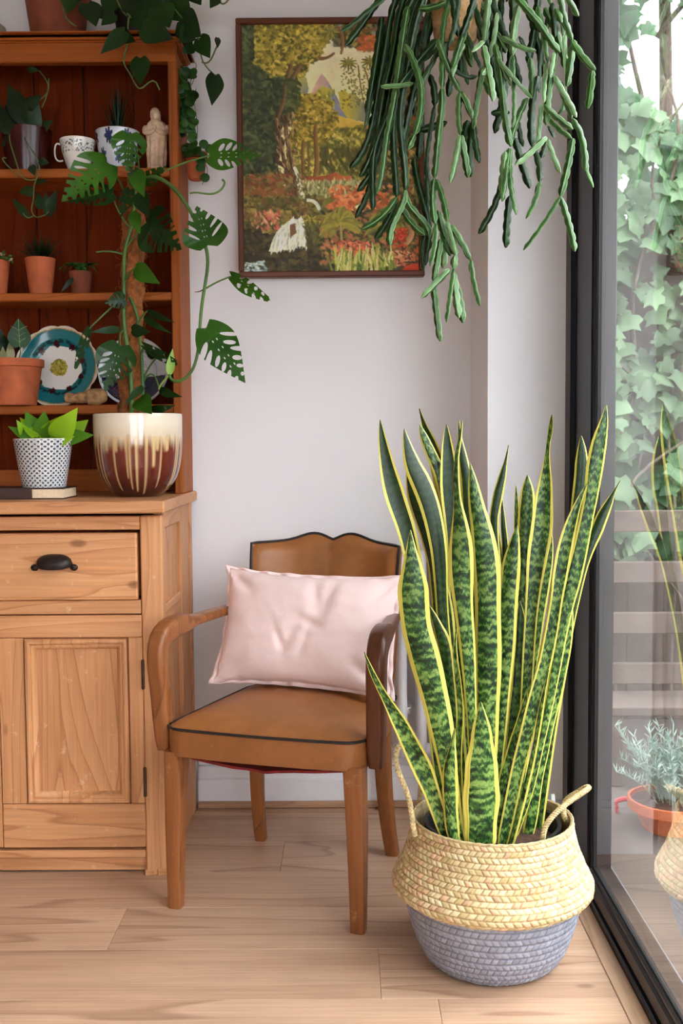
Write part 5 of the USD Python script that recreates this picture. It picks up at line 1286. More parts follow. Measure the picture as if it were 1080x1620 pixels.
obj('moss_pole', trimesh.Trimesh(Vv.reshape(-1, 3), grid_faces(nP, kk, True), process=False), 'coir', mp_, smooth=False)
fib = []
for i in range(420):
    t = rng.random(); a = rng.uniform(0, 2 * np.pi); c = C[int(t * (nP - 1))]; r_ = .031
    p0 = c + np.array([r_ * math.cos(a), r_ * math.sin(a), 0]); q = p0 + np.array([.008 * math.cos(a) + rng.normal() * .006, .008 * math.sin(a) + rng.normal() * .006, rng.normal() * .014])
    fib.append(tube(curve([p0, (p0 + q) / 2 + rng.normal(size=3) * .003, q], 4), .0006, 3))
obj('coir_fibre', cat(*fib), 'coir', mp_, smooth=False, kind='stuff')
def A(px, py, Y=2.82): return at(px, py, Y)
def petiole(pts, r=.0032, Y=2.82, m='monstera_stem', **kw):
    put_stem('petiole', [A(*p) if len(p) == 3 else A(p[0], p[1], Y) for p in pts], (r, r * .75), m, mp_, MC, **kw)
put_stem('main_stem', [A(208, 655, 2.845), A(207, 600, 2.84), A(203, 560, 2.84), A(197, 520, 2.84), A(196, 440, 2.84), A(199, 390, 2.84), A(207, 362, 2.84), A(212, 315, 2.835), A(216, 280, 2.83)], (.0065, .0045), 'monstera_stem', mp_, MC, n=50, k=8)
put_stem('main_stem', [A(226, 640, 2.845), A(225, 590, 2.845), A(222, 540, 2.845), A(214, 490, 2.845), A(205, 470, 2.845)], (.005, .004), 'monstera_stem', mp_, MC, n=30, k=8)
put_stem('trailing_stem', [A(222, 283, 2.80), A(245, 280, 2.78), A(268, 292, 2.77), A(288, 314, 2.77), A(304, 340, 2.77), A(318, 372, 2.77), A(327, 398, 2.77), A(326, 440, 2.76), A(319, 485, 2.76), A(314, 545, 2.76), A(308, 576, 2.76), A(296, 596, 2.76), A(283, 603, 2.765), A(272, 601, 2.77), A(268, 592, 2.77)], (.0050, .0040), 'monstera_stem', mp_, MC, n=90, k=8)
put_stem('new_shoot', [A(251, 616, 2.79), A(259, 603, 2.78), A(268, 592, 2.77), A(273, 575, 2.77), A(272, 560, 2.77)], (.0022, .0040), 'new_leaf', mp_, MC, n=20, label='pale green new shoot')
put_leaf('leaf', heart(.34, .05), A(268, 592, 2.765), A(273, 551, 2.765), 'new_leaf', mp_, MC, cup=2.4, label='rolled pale green new leaf')
put_stem('aerial_root', [A(300, 306, 2.77), A(322, 306, 2.76), A(342, 305, 2.75), A(352, 297, 2.75), A(355, 288, 2.75), A(351, 284, 2.75)], (.0022, .0028), 'monstera_stem', mp_, MC, n=30)
put_stem('aerial_root', [A(325, 455, 2.76), A(318, 460, 2.755), A(308, 462, 2.75)], (.0020, .0010), 'brown_root', mp_, MC)
put_stem('aerial_root', [A(152, 399, 2.82), A(175, 398, 2.83), A(194, 402, 2.84)], (.0018, .0025), 'monstera_stem', mp_, MC)
LM, DM = 'monstera_leaf', 'monstera_shade'
ML = [  # base, tip, width px, material, holes, cuts, face roll, droop, petiole
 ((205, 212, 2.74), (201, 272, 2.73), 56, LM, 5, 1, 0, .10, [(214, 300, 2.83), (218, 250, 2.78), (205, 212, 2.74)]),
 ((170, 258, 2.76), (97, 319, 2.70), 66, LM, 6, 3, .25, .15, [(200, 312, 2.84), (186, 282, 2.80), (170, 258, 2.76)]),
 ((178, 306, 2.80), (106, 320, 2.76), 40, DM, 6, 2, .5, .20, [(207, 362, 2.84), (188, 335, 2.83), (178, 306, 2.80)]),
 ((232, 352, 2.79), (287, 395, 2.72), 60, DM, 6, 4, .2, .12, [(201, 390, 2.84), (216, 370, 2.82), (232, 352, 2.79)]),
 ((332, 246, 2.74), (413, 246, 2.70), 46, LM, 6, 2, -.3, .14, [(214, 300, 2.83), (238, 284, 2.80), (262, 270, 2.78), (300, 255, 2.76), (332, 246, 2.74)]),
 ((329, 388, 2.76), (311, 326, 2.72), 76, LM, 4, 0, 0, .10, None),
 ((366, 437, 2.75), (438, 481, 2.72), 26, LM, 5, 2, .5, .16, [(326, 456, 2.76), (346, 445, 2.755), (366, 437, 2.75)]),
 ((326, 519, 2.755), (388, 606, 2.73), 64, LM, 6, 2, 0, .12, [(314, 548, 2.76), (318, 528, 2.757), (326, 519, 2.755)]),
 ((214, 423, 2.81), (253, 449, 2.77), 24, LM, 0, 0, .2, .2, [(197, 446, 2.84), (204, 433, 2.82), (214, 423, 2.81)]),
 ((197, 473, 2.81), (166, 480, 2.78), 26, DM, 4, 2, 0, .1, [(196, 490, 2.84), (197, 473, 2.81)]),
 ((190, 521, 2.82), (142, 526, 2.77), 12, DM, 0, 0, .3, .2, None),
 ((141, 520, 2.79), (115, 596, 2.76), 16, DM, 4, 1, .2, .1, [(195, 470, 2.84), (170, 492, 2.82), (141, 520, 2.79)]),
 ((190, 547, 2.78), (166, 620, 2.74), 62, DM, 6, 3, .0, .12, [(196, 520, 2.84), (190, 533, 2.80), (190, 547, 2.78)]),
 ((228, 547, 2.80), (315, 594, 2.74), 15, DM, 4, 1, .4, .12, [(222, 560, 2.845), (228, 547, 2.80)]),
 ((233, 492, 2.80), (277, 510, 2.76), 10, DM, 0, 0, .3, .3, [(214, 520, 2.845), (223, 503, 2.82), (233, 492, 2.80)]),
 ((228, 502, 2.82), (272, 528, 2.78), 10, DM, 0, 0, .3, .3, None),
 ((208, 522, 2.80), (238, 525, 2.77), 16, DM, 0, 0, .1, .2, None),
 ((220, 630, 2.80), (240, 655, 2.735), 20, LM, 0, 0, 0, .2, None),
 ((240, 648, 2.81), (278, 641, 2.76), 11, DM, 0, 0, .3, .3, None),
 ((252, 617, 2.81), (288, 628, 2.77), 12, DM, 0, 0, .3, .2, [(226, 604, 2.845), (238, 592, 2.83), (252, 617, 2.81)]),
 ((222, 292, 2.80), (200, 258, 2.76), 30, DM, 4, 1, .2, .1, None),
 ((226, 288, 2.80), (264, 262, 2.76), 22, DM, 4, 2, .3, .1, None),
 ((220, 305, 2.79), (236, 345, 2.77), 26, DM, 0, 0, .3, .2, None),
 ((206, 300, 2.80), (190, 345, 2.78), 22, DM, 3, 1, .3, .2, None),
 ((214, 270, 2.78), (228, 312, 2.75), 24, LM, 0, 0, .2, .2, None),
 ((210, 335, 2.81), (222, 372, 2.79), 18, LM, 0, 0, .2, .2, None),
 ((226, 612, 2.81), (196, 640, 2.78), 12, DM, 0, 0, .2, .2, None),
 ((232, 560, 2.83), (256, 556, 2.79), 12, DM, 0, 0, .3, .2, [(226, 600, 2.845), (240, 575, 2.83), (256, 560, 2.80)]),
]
for i, (b, t, w, m, ho, cu_, ro, dr_, pet) in enumerate(ML):
    B, T_ = A(*b), A(*t)
    L = math.hypot(t[0] - b[0], t[1] - b[1])
    ratio = w / L
    p = monstera_poly(min(1.2, ratio), ho, cu_, i + 1, 1.5 if i == 5 else 1.15) if ho else heart(min(ratio, .9), .06)
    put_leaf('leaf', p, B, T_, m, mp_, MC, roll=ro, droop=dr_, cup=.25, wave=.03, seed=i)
    if pet:
        petiole(pet, .0026, m='monstera_stem')
# ---------------------------------------------------------------- things on the dresser
def base_at(px, Y, z):
    p = at(px, 600, Y)
    # x of the image column px at height z and depth Y
    y0, y1 = 0.0, 1620.0
    for _ in range(40):
        m = (y0 + y1) / 2
        if at(px, m, Y)[2] > z: y0 = m
        else: y1 = m
    q = at(px, (y0 + y1) / 2, Y)
    return np.array([q[0], Y, z])
def pxm(px, Y): return px / FPX * Y
plain('glaze_white', S(236, 234, 228), rough=.12, vary=.02, coat_weight=.3)
plain('paper', S(232, 206, 172), rough=.85, vary=.10, scale=120)
plain('book_cover', S(58, 34, 28), rough=.6)
painted('print_glaze', rough=.18, coat_weight=.3)
def pot_shape(r0, r1, h, rim=0.0, rimh=.0, wall=.004):
    """plain tapering flower pot, open at the top, optional collar"""
    P = [(0, 0), (r0 - .003, 0), (r0, .003)]
    if rim > 0:
        P += [(r1 - (r1 - r0) * (rimh / h), h - rimh - .001), (r1 + rim, h - rimh + .001), (r1 + rim * 1.3, h - .002)]
    else:
        P += [(r1, h - .002)]
    P += [(r1 + rim * 1.2 - .001, h), (r1 - wall, h), (r1 - wall, h - .012), (0, h - .014)]
    return P
# book under the white pot
bY = 2.80
bz = WT1
bx0, bx1 = float(base_at(-14, bY, bz)[0]), float(base_at(112, bY, bz)[0])
bh = .0290
bo = thing('book', 'old dark covered book lying flat on the dresser under the white patterned pot', 'book', loc=((bx0 + bx1) / 2, bY, bz))
bw2 = (bx1 - bx0) / 2
bd = .070
pages = box(-bw2 + .006, bw2 - .003, -bd + .003, bd - .003, .003, bh - .003)
obj('pages', pages, 'paper', bo, label='cream page block')
sx_ = float(base_at(63, bY, bz)[0]) - (bx0 + bx1) / 2
obj('cover', cat(box(-bw2, bw2, -bd, bd, bh - .003, bh, .001), box(-bw2, bw2, -bd, bd, 0, .003, .001), box(-bw2 - .001, -bw2 + .004, -bd, bd, 0, bh, .0015),
                 box(-bw2, sx_, -bd - .0015, -bd + .004, .001, bh - .001, .001)), 'book_cover', bo)
# white pot with dark lattice print, neon leaves
np_z = WT1 + bh
nc = base_at(70, 2.80, np_z)
npl = thing('neon_pothos', 'lime green leafy plant in a white pot with a small dark lattice pattern', 'plant', loc=nc)
h_ = at(70, 695, 2.80)[2] - np_z
r0_, r1_ = pxm(34, 2.80), pxm(46, 2.80)
P, _ = resample([(r0_, .001), ((r0_ + r1_) / 2, h_ / 2), (r1_, h_)], 90)
k = 260
a = np.arange(k) / k * 2 * np.pi
V = np.stack([P[:, :1] * np.cos(a), P[:, :1] * np.sin(a), np.repeat(P[:, 1:], k, 1)], -1)
cu_, cv_ = np.repeat(a[None] / (2 * np.pi) * 28, 90, 0), V[..., 2] / h_ * 10
d1 = np.hypot(np.mod(cu_, 1) - .5, (np.mod(cv_, 1) - .5)); d2 = np.hypot(np.mod(cu_ + .5, 1) - .5, np.mod(cv_ + .5, 1) - .5)
dot = (np.minimum(d1, d2) < .24)
line = (np.abs(np.mod(cu_ + cv_, 1) - .5) < .07) | (np.abs(np.mod(cu_ - cv_, 1) - .5) < .07)
col = np.where(dot[..., None], np.array(S(58, 66, 78)), np.where(line[..., None], np.array(S(176, 180, 184)), np.array(S(238, 236, 232))))
obj('pot', trimesh.Trimesh(V.reshape(-1, 3), grid_faces(90, k, True), process=False), 'print_glaze', npl, col=col.reshape(-1, 3), label='white pot with dark lattice print')
obj('pot_rim', lathe([(r1_, h_ - .001), (r1_ - .001, h_ + .002), (r1_ - .004, h_), (r1_ - .005, h_ - .02), (0, h_ - .022)], 48), 'glaze_white', npl, smooth=40)
obj('pot_base', lathe([(0, 0), (r0_ - .002, 0), (r0_, .002)], 40), 'glaze_white', npl)
for i, (b, t, w, m) in enumerate([((78, 700), (123, 645), 26, 0), ((70, 700), (70, 650), 24, 1), ((92, 700), (140, 664), 24, 0), ((60, 698), (31, 660), 15, 0), ((45, 697), (26, 664), 12, 0), ((88, 700), (149, 688), 20, 1), ((58, 700), (12, 674), 11, 1),
                                  ((74, 702), (58, 668), 16, 0), ((66, 696), (105, 655), 22, 0), ((84, 704), (118, 690), 14, 0), ((64, 700), (40, 650), 20, 1)]):
    Yl = 2.79 + .02 * ((i * 7) % 3 - 1)
    bb_, tt_ = at(*b, Yl), at(*t, Yl - .03 + .02 * (i % 4))
    st0 = at(70 + (b[0] - 70) * .4, 703, 2.80)
    mid_ = bb_ + (tt_ - bb_) * .18
    put_stem('petiole', [st0, (st0 + mid_) / 2 + np.array([0, 0, .006]), mid_], (.0016, .0012), 'neon_leaf', npl, nc, n=10, k=6)
    put_leaf('leaf', heart(.62 if w > 16 else .45, .08), mid_, tt_, 'neon_leaf' if m == 0 else 'neon_leaf_deep', npl, nc, wscale=min(1.3, 1.35 * w / math.hypot(t[0] - b[0], t[1] - b[1]) / .8 / (.62 if w > 16 else .45)), roll=[.3, -.5, .2, .7][i % 4], droop=.22, cup=.5, seed=i)

# ---------------------------------------------------------------- shelf 3: plates, terracotta pot, driftwood
z3, z2, z1 = shz[2][1], shz[1][1], shz[0][1]
def plate(name, label, cxp, cyp, R, lean, Yc, colour_fn, scallop=0.0, sx=1.0):
    nr, k = 90, 220
    rr = np.linspace(0, 1, nr)[:, None]; a = np.arange(k)[None] / k * 2 * np.pi
    wav = 1 + scallop * (np.abs(np.sin(a * 6)) ** .7 - .5) * np.clip((rr - .7) / .3, 0, 1)
    prof = np.interp(rr, [0, .55, .62, .72, .9, 1.0], [.0, .0, .004, .012, .018, .024])
    x = rr * np.cos(a) * wav * R; y = rr * np.sin(a) * wav * R; d = prof + 0 * a
    V = np.stack([x, -d, y], -1)
    col = colour_fn(rr + 0 * a, a + 0 * rr)
    Vb = V.copy(); Vb[..., 1] += .004
    c = at(cxp, cyp, Yc)
    Rx = trimesh.transformations.rotation_matrix(lean, (1, 0, 0))[:3, :3]
    Va, Vb = V.reshape(-1, 3) @ Rx.T, Vb.reshape(-1, 3) @ Rx.T
    lowest = min(Va[:, 2].min(), Vb[:, 2].min())
    o = np.array([c[0], Yc, z3 - lowest + .0005])
    F = grid_faces(nr, k, True)
    t = thing(name, label, 'plate', loc=o)
    obj('face', trimesh.Trimesh(Va, F[:, ::-1], process=False), 'print_glaze', t, col=col.reshape(-1, 3))
    e = np.arange(k); e2 = (e + 1) % k; q = (nr - 1) * k
    n = len(Va)
    ed = np.vstack([np.stack([q + e, q + e2, n + q + e2], 1), np.stack([q + e, n + q + e2, n + q + e], 1)])
    back = trimesh.Trimesh(np.vstack([Va, Vb]), np.vstack([F + n, ed]), process=False)
    foot = lathe([(R * .50, 0), (R * .50, .006), (R * .53, .006), (R * .53, 0)], 48)
    foot.apply_transform(trimesh.transformations.rotation_matrix(-math.pi / 2, (1, 0, 0))); foot.apply_translation((0, .003, 0)); foot.vertices = foot.vertices @ Rx.T
    obj('back', cat(back, foot), 'glaze_white', t, smooth=40)
    return t
def teal(r, a):
    n = lambda f, s: meshkit.noise(np.stack([r * np.cos(a) * f, r * np.sin(a) * f, 0 * r], -1), s)
    c = np.ones(r.shape + (3,)) * np.array(S(24, 116, 122))
    white = np.array(S(234, 228, 220))
    inner = r + .05 * np.abs(np.sin(a * 3.0 + .4)) - .02 < .57
    c[inner] = white
    edge = r + .035 * np.abs(np.sin(a * 6)) > .965
    c[edge] = np.array(S(228, 214, 190))
    c[(np.abs(r + .035 * np.abs(np.sin(a * 6)) - .965) < .012)] = np.array(S(190, 150, 90))
    x, y = r * np.cos(a), r * np.sin(a)
    for k_ in range(9):
        th = k_ / 9 * 2 * np.pi + .3
        cx, cy = .60 * np.cos(th), .60 * np.sin(th)
        d = np.hypot(x - cx, y - cy) + .05 * (n(24, k_) - .5)
        c[d < .080] = np.array(S(66, 20, 28))
        for s in (-1, 1):
            for q in (.12, .17, .22):
                cx2, cy2 = (.62 + q * .25) * np.cos(th + s * q * 1.2), (.62 + q * .25) * np.sin(th + s * q * 1.2)
                c[np.hypot(x - cx2, y - cy2) + .04 * (n(30, 7) - .5) < .036] = np.array(S(20, 62, 66))
    d = np.hypot(x, y) + .06 * (n(20, 31) - .5)
    g = d < .215
    c[g] = (np.array(S(120, 112, 30)) * .5 + np.array(S(190, 170, 60)) * 1.0 * n(36, 5)[..., None])[g]
    return c
def bluewhite(r, a):
    n = lambda f, s: meshkit.noise(np.stack([r * np.cos(a) * f, r * np.sin(a) * f, 0 * r], -1), s)
    c = np.ones(r.shape + (3,)) * np.array(S(212, 214, 218))
    x, y = r * np.cos(a), r * np.sin(a)
    c[(r > .62) & (r < .66)] = np.array(S(176, 184, 200))
    blue = (y < -.12 + .10 * (n(6, 2) - .5)) & (r < .93)
    c[blue] = (np.array(S(26, 30, 62)) * (.7 + .8 * n(14, 3))[..., None])[blue]
    red = (np.hypot(x - .18, y - .72) + .10 * (n(26, 4) - .5) < .10)
    c[red & (n(30, 8) > .45)] = np.array(S(176, 36, 54))
    c[r > .975] = np.array(S(190, 196, 206))
    return c
plate('teal_plate', 'teal rimmed plate with dark roses and a yellow green centre on the lowest rack shelf', 93, 575, pxm(64, 3.11), math.radians(-11), 3.118, teal, .045)
plate('blue_white_plate', 'white and navy painted plate standing behind the mossy pole on the lowest rack shelf', 213, 590, pxm(55, 3.11), math.radians(-11), 3.118, bluewhite, .0)
# driftwood
dc = base_at(136, 3.02, z3)
nd = 40
tt = np.linspace(-1, 1, nd); a = np.linspace(0, 2 * np.pi, 20, endpoint=False)
rad = pxm(9.5, 3.02) * (1 - .5 * np.abs(tt) ** 3) * (1 + .35 * (tt > .1))
Vd = np.stack([np.repeat((tt * pxm(33, 3.02))[:, None], 20, 1), rad[:, None] * np.cos(a) * .9, rad[:, None] * np.sin(a) + 0 * tt[:, None]], -1)
Vd += (meshkit.fbm(Vd * 60, 3, 3) - .5)[..., None] * .016 * np.stack([0 * Vd[..., 0], np.cos(a)[None] + 0 * Vd[..., 0], np.sin(a)[None] + 0 * Vd[..., 0]], -1)
Vd = Vd.reshape(-1, 3); Vd[:, 2] += .10 * np.clip(Vd[:, 0], 0, 1); Vd[:, 2] -= Vd[:, 2].min()
fdr = np.vstack([grid_faces(nd, 20, True), [[0, (i + 1) % 20, i] for i in range(1, 19)], [[(nd - 1) * 20, (nd - 1) * 20 + i, (nd - 1) * 20 + i + 1] for i in range(1, 19)]])
plain('driftwood_skin', S(176, 134, 92), rough=.8, vary=.45, scale=60, bump=.7, bscale=120)
dw = obj('driftwood', trimesh.Trimesh(Vd, fdr, process=False), 'driftwood_skin', None, smooth=True, label='knobbly pale driftwood piece lying in front of the teal plate', category='driftwood')
UsdGeom.Xformable(dw).AddTranslateOp().Set(Gf.Vec3d(float(dc[0]), float(dc[1]), float(dc[2])))

def potted(name, label, cxp, Y, z, wtop, wbot, ytop, mtl, rim=0.0, rimh=0.0, category='plant', k=40, soil=True):
    o = base_at(cxp, Y, z)
    h = at(cxp, ytop, Y)[2] - z
    t = thing(name, label, category, loc=o)
    obj('pot', lathe(pot_shape(pxm(wbot / 2, Y), pxm(wtop / 2, Y), h, rim, rimh), k), mtl, t, smooth=40)
    if soil:
        r = pxm(wtop / 2, Y) - .004
        s = lathe([(r, h - .012), (r * .5, h - .007), (.001, h - .006)], 24); obj('soil', s, 'soil', t)
    return t, o, h
# terracotta pot with veined leaves
t, o, h = potted('potted_alocasia', 'terracotta pot with a round pale veined leaf standing left of the teal plate', 22, 2.998, z3, 92, 70, 569, 'terracotta', rim=.003, rimh=.022)
leafmat('vein_leaf', S(22, 62, 28), S(44, 92, 40), trans=.2)
plain('vein', S(150, 176, 104), rough=.4)
leafmat('pale_leaf', S(150, 150, 104), S(196, 184, 142), trans=.2)
def veined(b, tp, w, m):
    B, T_ = b, tp
    put_leaf('leaf', heart(w, .10), B, T_, m, t, o, cup=.2, droop=.05)
    for s in (-1, 0, 0, 1):
        pass
    ax = T_ - B
    ac = np.cross(EYE - B, ax); ac /= np.linalg.norm(ac)
    n_ = (EYE - B) / np.linalg.norm(EYE - B) * .003
    vs = [tube(curve([B + n_, B + ax * .5 + n_, B + ax * .95 + n_], 8), .0008, 4)]
    L = np.linalg.norm(ax)
    for q in (.15, .35, .55):
        for s in (-1, 1):
            p0 = B + ax * q + n_; vs.append(tube(curve([p0, p0 + ax * .12 + ac * s * L * w * .22, p0 + ax * .16 + ac * s * L * w * .36], 6), .0006, 4))
    obj('leaf_vein', cat(*vs).apply_translation(-o), 'vein', t)
veined(at(31, 548, 3.03), at(29, 503, 3.03), .80, 'vein_leaf')
put_stem('petiole', [at(26, 572, 3.04), at(32, 560, 3.035), at(31, 547, 3.03)], .0016, 'vine_stem', t, o, n=10)
put_leaf('leaf', heart(.45, .05), at(16, 570, 3.04), at(16, 537, 3.04), 'pale_leaf', t, o, cup=.5, roll=.4)
put_leaf('leaf', heart(.6, .05), at(2, 572, 3.04), at(-4, 512, 3.03), 'dark_leaf', t, o, cup=.3, roll=.4)
put_leaf('leaf', heart(.5, .05), at(6, 572, 3.04), at(4, 548, 3.02), 'pale_leaf', t, o, cup=.3, roll=-.3)

# ---------------------------------------------------------------- shelf 2: three small terracotta pots
t, o, h = potted('potted_haworthia', 'terracotta pot with a spiky dark rosette on the middle rack shelf', 65, 3.05, z2, 47, 34, 409, 'terracotta')
def spikes(t, o, c, n, R, H, w, m, seed, lean=1.0):
    r = np.random.default_rng(seed)
    for i in range(n):
        a = i * 2.4 + r.normal() * .2; q = (i + .5) / n; out = R * (.35 + .65 * q) * lean; hh = H * (1 - .55 * q) * r.uniform(.8, 1.15)
        b = c + np.array([math.cos(a), math.sin(a), 0]) * R * .12
        mid = b + np.array([math.cos(a) * out * .55, math.sin(a) * out * .55, hh * .62]); e = b + np.array([math.cos(a) * out, math.sin(a) * out, hh])
        C = curve([b, mid, e], 12) - o
        put = sweep(C, np.array([(1, 0), (.35, .28), (-.35, .28), (-1, 0), (-.35, -.2), (.35, -.2)]) * w, np.r_[np.linspace(1, .9, 5), np.linspace(.8, .06, 7)], (-math.sin(a), math.cos(a), 0))
        obj('leaf', put, m, t, smooth=True)
spikes(t, o, o + np.array([0, 0, h - .01]), 36, pxm(42, 3.05), pxm(48, 3.05), .0045, 'dark_leaf', 2)
t, o, h = potted('potted_fern', 'small dark terracotta pot with a drooping green fern behind the climbing plant', 128, 3.07, z2, 36, 28, 430, 'terracotta_dark')
for i in range(16):
    a = i * 2.4; r = np.random.default_rng(i); c = o + np.array([0, 0, h - .008])
    L = pxm(26, 3.05) * r.uniform(.7, 1.2)
    e = c + np.array([math.cos(a) * L, math.sin(a) * L * .6 - .01, r.uniform(.0, .03)]); mid = c + np.array([math.cos(a) * L * .5, math.sin(a) * L * .3, .03])
    C = curve([c, mid, e], 14)
    fr = [tube(C, .0008, 4)]
    for j in range(3, 14):
        for s in (-1, 1):
            d = np.cross(C[min(j + 1, 13)] - C[j - 1], [0, 0, 1.0]); d /= np.linalg.norm(d) + 1e-9
            l_ = .012 * math.sin(math.pi * (j - 1) / 13.5)
            p = C[j]; q = p + d * s * l_ + np.array([0, 0, -.003])
            fr.append(sweep(np.array([p, (p + q) / 2, q]), np.array([(1, 0), (0, .2), (-1, 0), (0, -.2)]) * .0028, [.6, 1, .1], C[min(j + 1, 13)] - C[j - 1]))
    obj('frond', cat(*fr).apply_translation(-o), 'fern_green', t)
put_leaf('leaf', heart(.25, .02), at(116, 440, 3.02), at(96, 462, 3.0), 'dark_leaf', t, o, cup=.4, droop=.2)
t, o, h = potted('potted_succulent', 'weathered terracotta pot with pale succulent sprigs at the left end of the middle shelf', -8, 3.05, z2, 48, 36, 413, 'terracotta')
for i in range(26):
    r = np.random.default_rng(i + 50); c = o + np.array([0, 0, h]); p = c + np.array([r.uniform(-.02, .06), r.uniform(-.03, .0), r.uniform(-.006, .02)])
    s_ = trimesh.creation.icosphere(1, 1.0); s_.apply_scale((.006, .004, .0035)); s_.apply_transform(trimesh.transformations.rotation_matrix(r.uniform(0, 3), r.normal(size=3))); s_.apply_translation(p - o)
    obj('leaf', s_, ['fern_green', 'pale_leaf'][i % 2], t)
    if i < 6: put_stem('sprig', [c, (c + p) / 2 + np.array([0, 0, .008]), p], .0009, 'vine_stem', t, o, n=8, k=5)

# ---------------------------------------------------------------- shelf 1: glazed pot, cup, blue pot, figurine
plain('burgundy_glaze', S(56, 13, 13), rough=.22, vary=.3, scale=20, specular_ior_level=.35)
t, o, h = potted('trailing_plant', 'dark trailing plant in a glossy burgundy pot at the left of the top shelf', 44, 3.065, z1, 78, 62, 207, 'burgundy_glaze')
for i, (b, tp, w) in enumerate([((30, 200), (8, 165), 26), ((44, 200), (28, 140), 30), ((50, 205), (62, 165), 24), ((20, 205), (-8, 186), 26), ((60, 205), (84, 190), 18), ((34, 190), (12, 130), 30), ((52, 186), (30, 185), 20),
                               ((45, 110), (62, 112), 10), ((52, 212), (33, 240), 20), ((62, 255), (78, 258), 18), ((50, 262), (55, 278), 16), ((52, 300), (30, 305), 18), ((58, 288), (76, 285), 8), ((75, 340), (90, 300), 20), ((65, 330), (60, 305), 20),
                               ((45, 343), (18, 312), 14), ((75, 338), (72, 302), 14), ((22, 215), (2, 232), 18), ((40, 170), (66, 150), 22), ((10, 200), (-14, 150), 24)]):
    Y = 3.03 - .01 * (i % 4) if b[1] < 230 else 2.955
    put_leaf('leaf', heart(min(.85, w / max(12, math.hypot(tp[0] - b[0], tp[1] - b[1]))), .10), at(*b, Y), at(*tp, Y), 'dark_leaf', t, o, cup=.3, droop=.15, roll=.3 * (-1) ** i, seed=i)
for i, pts in enumerate([[(40, 205, 3.05), (60, 160, 3.03), (72, 150, 3.02), (62, 112, 3.02)], [(66, 170, 3.03), (74, 150, 3.02), (77, 124, 3.02)], [(20, 210, 3.04), (18, 232, 2.97), (26, 258, 2.96), (38, 282, 2.955), (55, 284, 2.955)], [(52, 215, 3.04), (58, 250, 2.96), (62, 270, 2.955), (55, 290, 2.955), (52, 320, 2.955), (50, 334, 2.955), (56, 343, 2.955), (66, 342, 2.955)],
                            [(10, 250, 2.96), (5, 250, 2.96), (16, 266, 2.96), (26, 280, 2.955)], [(66, 342, 2.955), (76, 336, 2.955), (74, 315, 2.955)], [(52, 342, 2.955), (44, 344, 2.955), (36, 336, 2.955)]]):
    put_stem('vine', [at(*q) for q in pts], .0018, 'vine_stem', t, o, n=26, k=6)
# tea cup
co = base_at(124, 3.06, z1)
chh = at(124, 223, 3.06)[2] - z1
tc = thing('tea_cup', 'white china tea cup with a band of small grey blue flowers', 'cup', loc=co)
R_ = pxm(27, 3.06)
P, _ = resample([(R_ * .52, .004), (R_ * .56, .010), (R_ * .70, chh * .32), (R_ * .80, chh * .48), (R_ * .93, chh * .72), (R_ * 1.02, chh)], 70)
k = 160; a = np.arange(k) / k * 2 * np.pi
V = np.stack([P[:, :1] * np.cos(a), P[:, :1] * np.sin(a), np.repeat(P[:, 1:], k, 1)], -1)
f_ = meshkit.noise(np.stack([np.cos(a)[None] * 14 + 0 * V[..., 2], np.sin(a)[None] * 14 + 0 * V[..., 2], V[..., 2] * 220], -1), 5)
band = (V[..., 2] > chh * .58) & (V[..., 2] < chh * .92) & (f_ > .60)
col = np.where(band[..., None], np.array(S(86, 108, 120)), np.array(S(238, 234, 226)))
obj('bowl', trimesh.Trimesh(V.reshape(-1, 3), grid_faces(70, k, True), process=False), 'print_glaze', tc, col=col.reshape(-1, 3))
obj('lining', lathe([(R_ * 1.02, chh - .0005), (R_ * 1.01, chh + .001), (R_ * .98, chh), (R_ * .85, chh * .6), (R_ * .55, .012), (0, .010)], 40), 'glaze_white', tc)
obj('foot', lathe([(0, 0), (R_ * .55, 0), (R_ * .55, .003), (R_ * .50, .006)], 40), 'glaze_white', tc)
hp = [(-R_ * .93, -.004, chh * .86), (-R_ * 1.18, -.006, chh * .90), (-R_ * 1.30, -.006, chh * .70), (-R_ * 1.16, -.006, chh * .42), (-R_ * .84, -.004, chh * .42)]
obj('handle', tube(curve(hp, 20), .0024, 8), 'glaze_white', tc)
# blue and white pot on a small block
pbk = base_at(190, 3.07, z1)
blk = obj('wooden_block', box(-pxm(33, 3.07), pxm(33, 3.07), -.045, .045, 0, pxm(9, 3.07), .002), 'rack_x', None, label='small flat wooden block under the blue and white flower pot', category='block')
UsdGeom.Xformable(blk).AddTranslateOp().Set(Gf.Vec3d(*map(float, pbk)))
zb_ = z1 + pxm(9, 3.07)
po = base_at(187, 3.07, zb_)
bp = thing('potted_aloe', 'upright spiky plant in a white pot painted with blue leaves', 'plant', loc=po)
hh_ = at(187, 210, 3.07)[2] - zb_
P, _ = resample([(pxm(24, 3.07), .001), (pxm(30, 3.07), hh_ * .5), (pxm(34, 3.07), hh_)], 80)
k = 200; a = np.arange(k) / k * 2 * np.pi
V = np.stack([P[:, :1] * np.cos(a), P[:, :1] * np.sin(a), np.repeat(P[:, 1:], k, 1)], -1)
cu_, cv_ = np.repeat(a[None] / (2 * np.pi) * 7, 80, 0), V[..., 2] / hh_
bl = np.zeros(cu_.shape, bool)
for j in range(8):
    for cy, rt in ((.78, 0), (.30, .5)):
        dx, dy = (np.mod(cu_ + rt + .5 + j * 0, 1) - .5) * 1.0, cv_ - cy
        th = np.arctan2(dy, dx); rr = np.hypot(dx * .9, dy)
        bl |= rr < .12 + .11 * np.abs(np.sin(th * 3.5 + rt))
    break
col = np.where(bl[..., None], np.array(S(34, 50, 92)), np.array(S(206, 212, 222)))
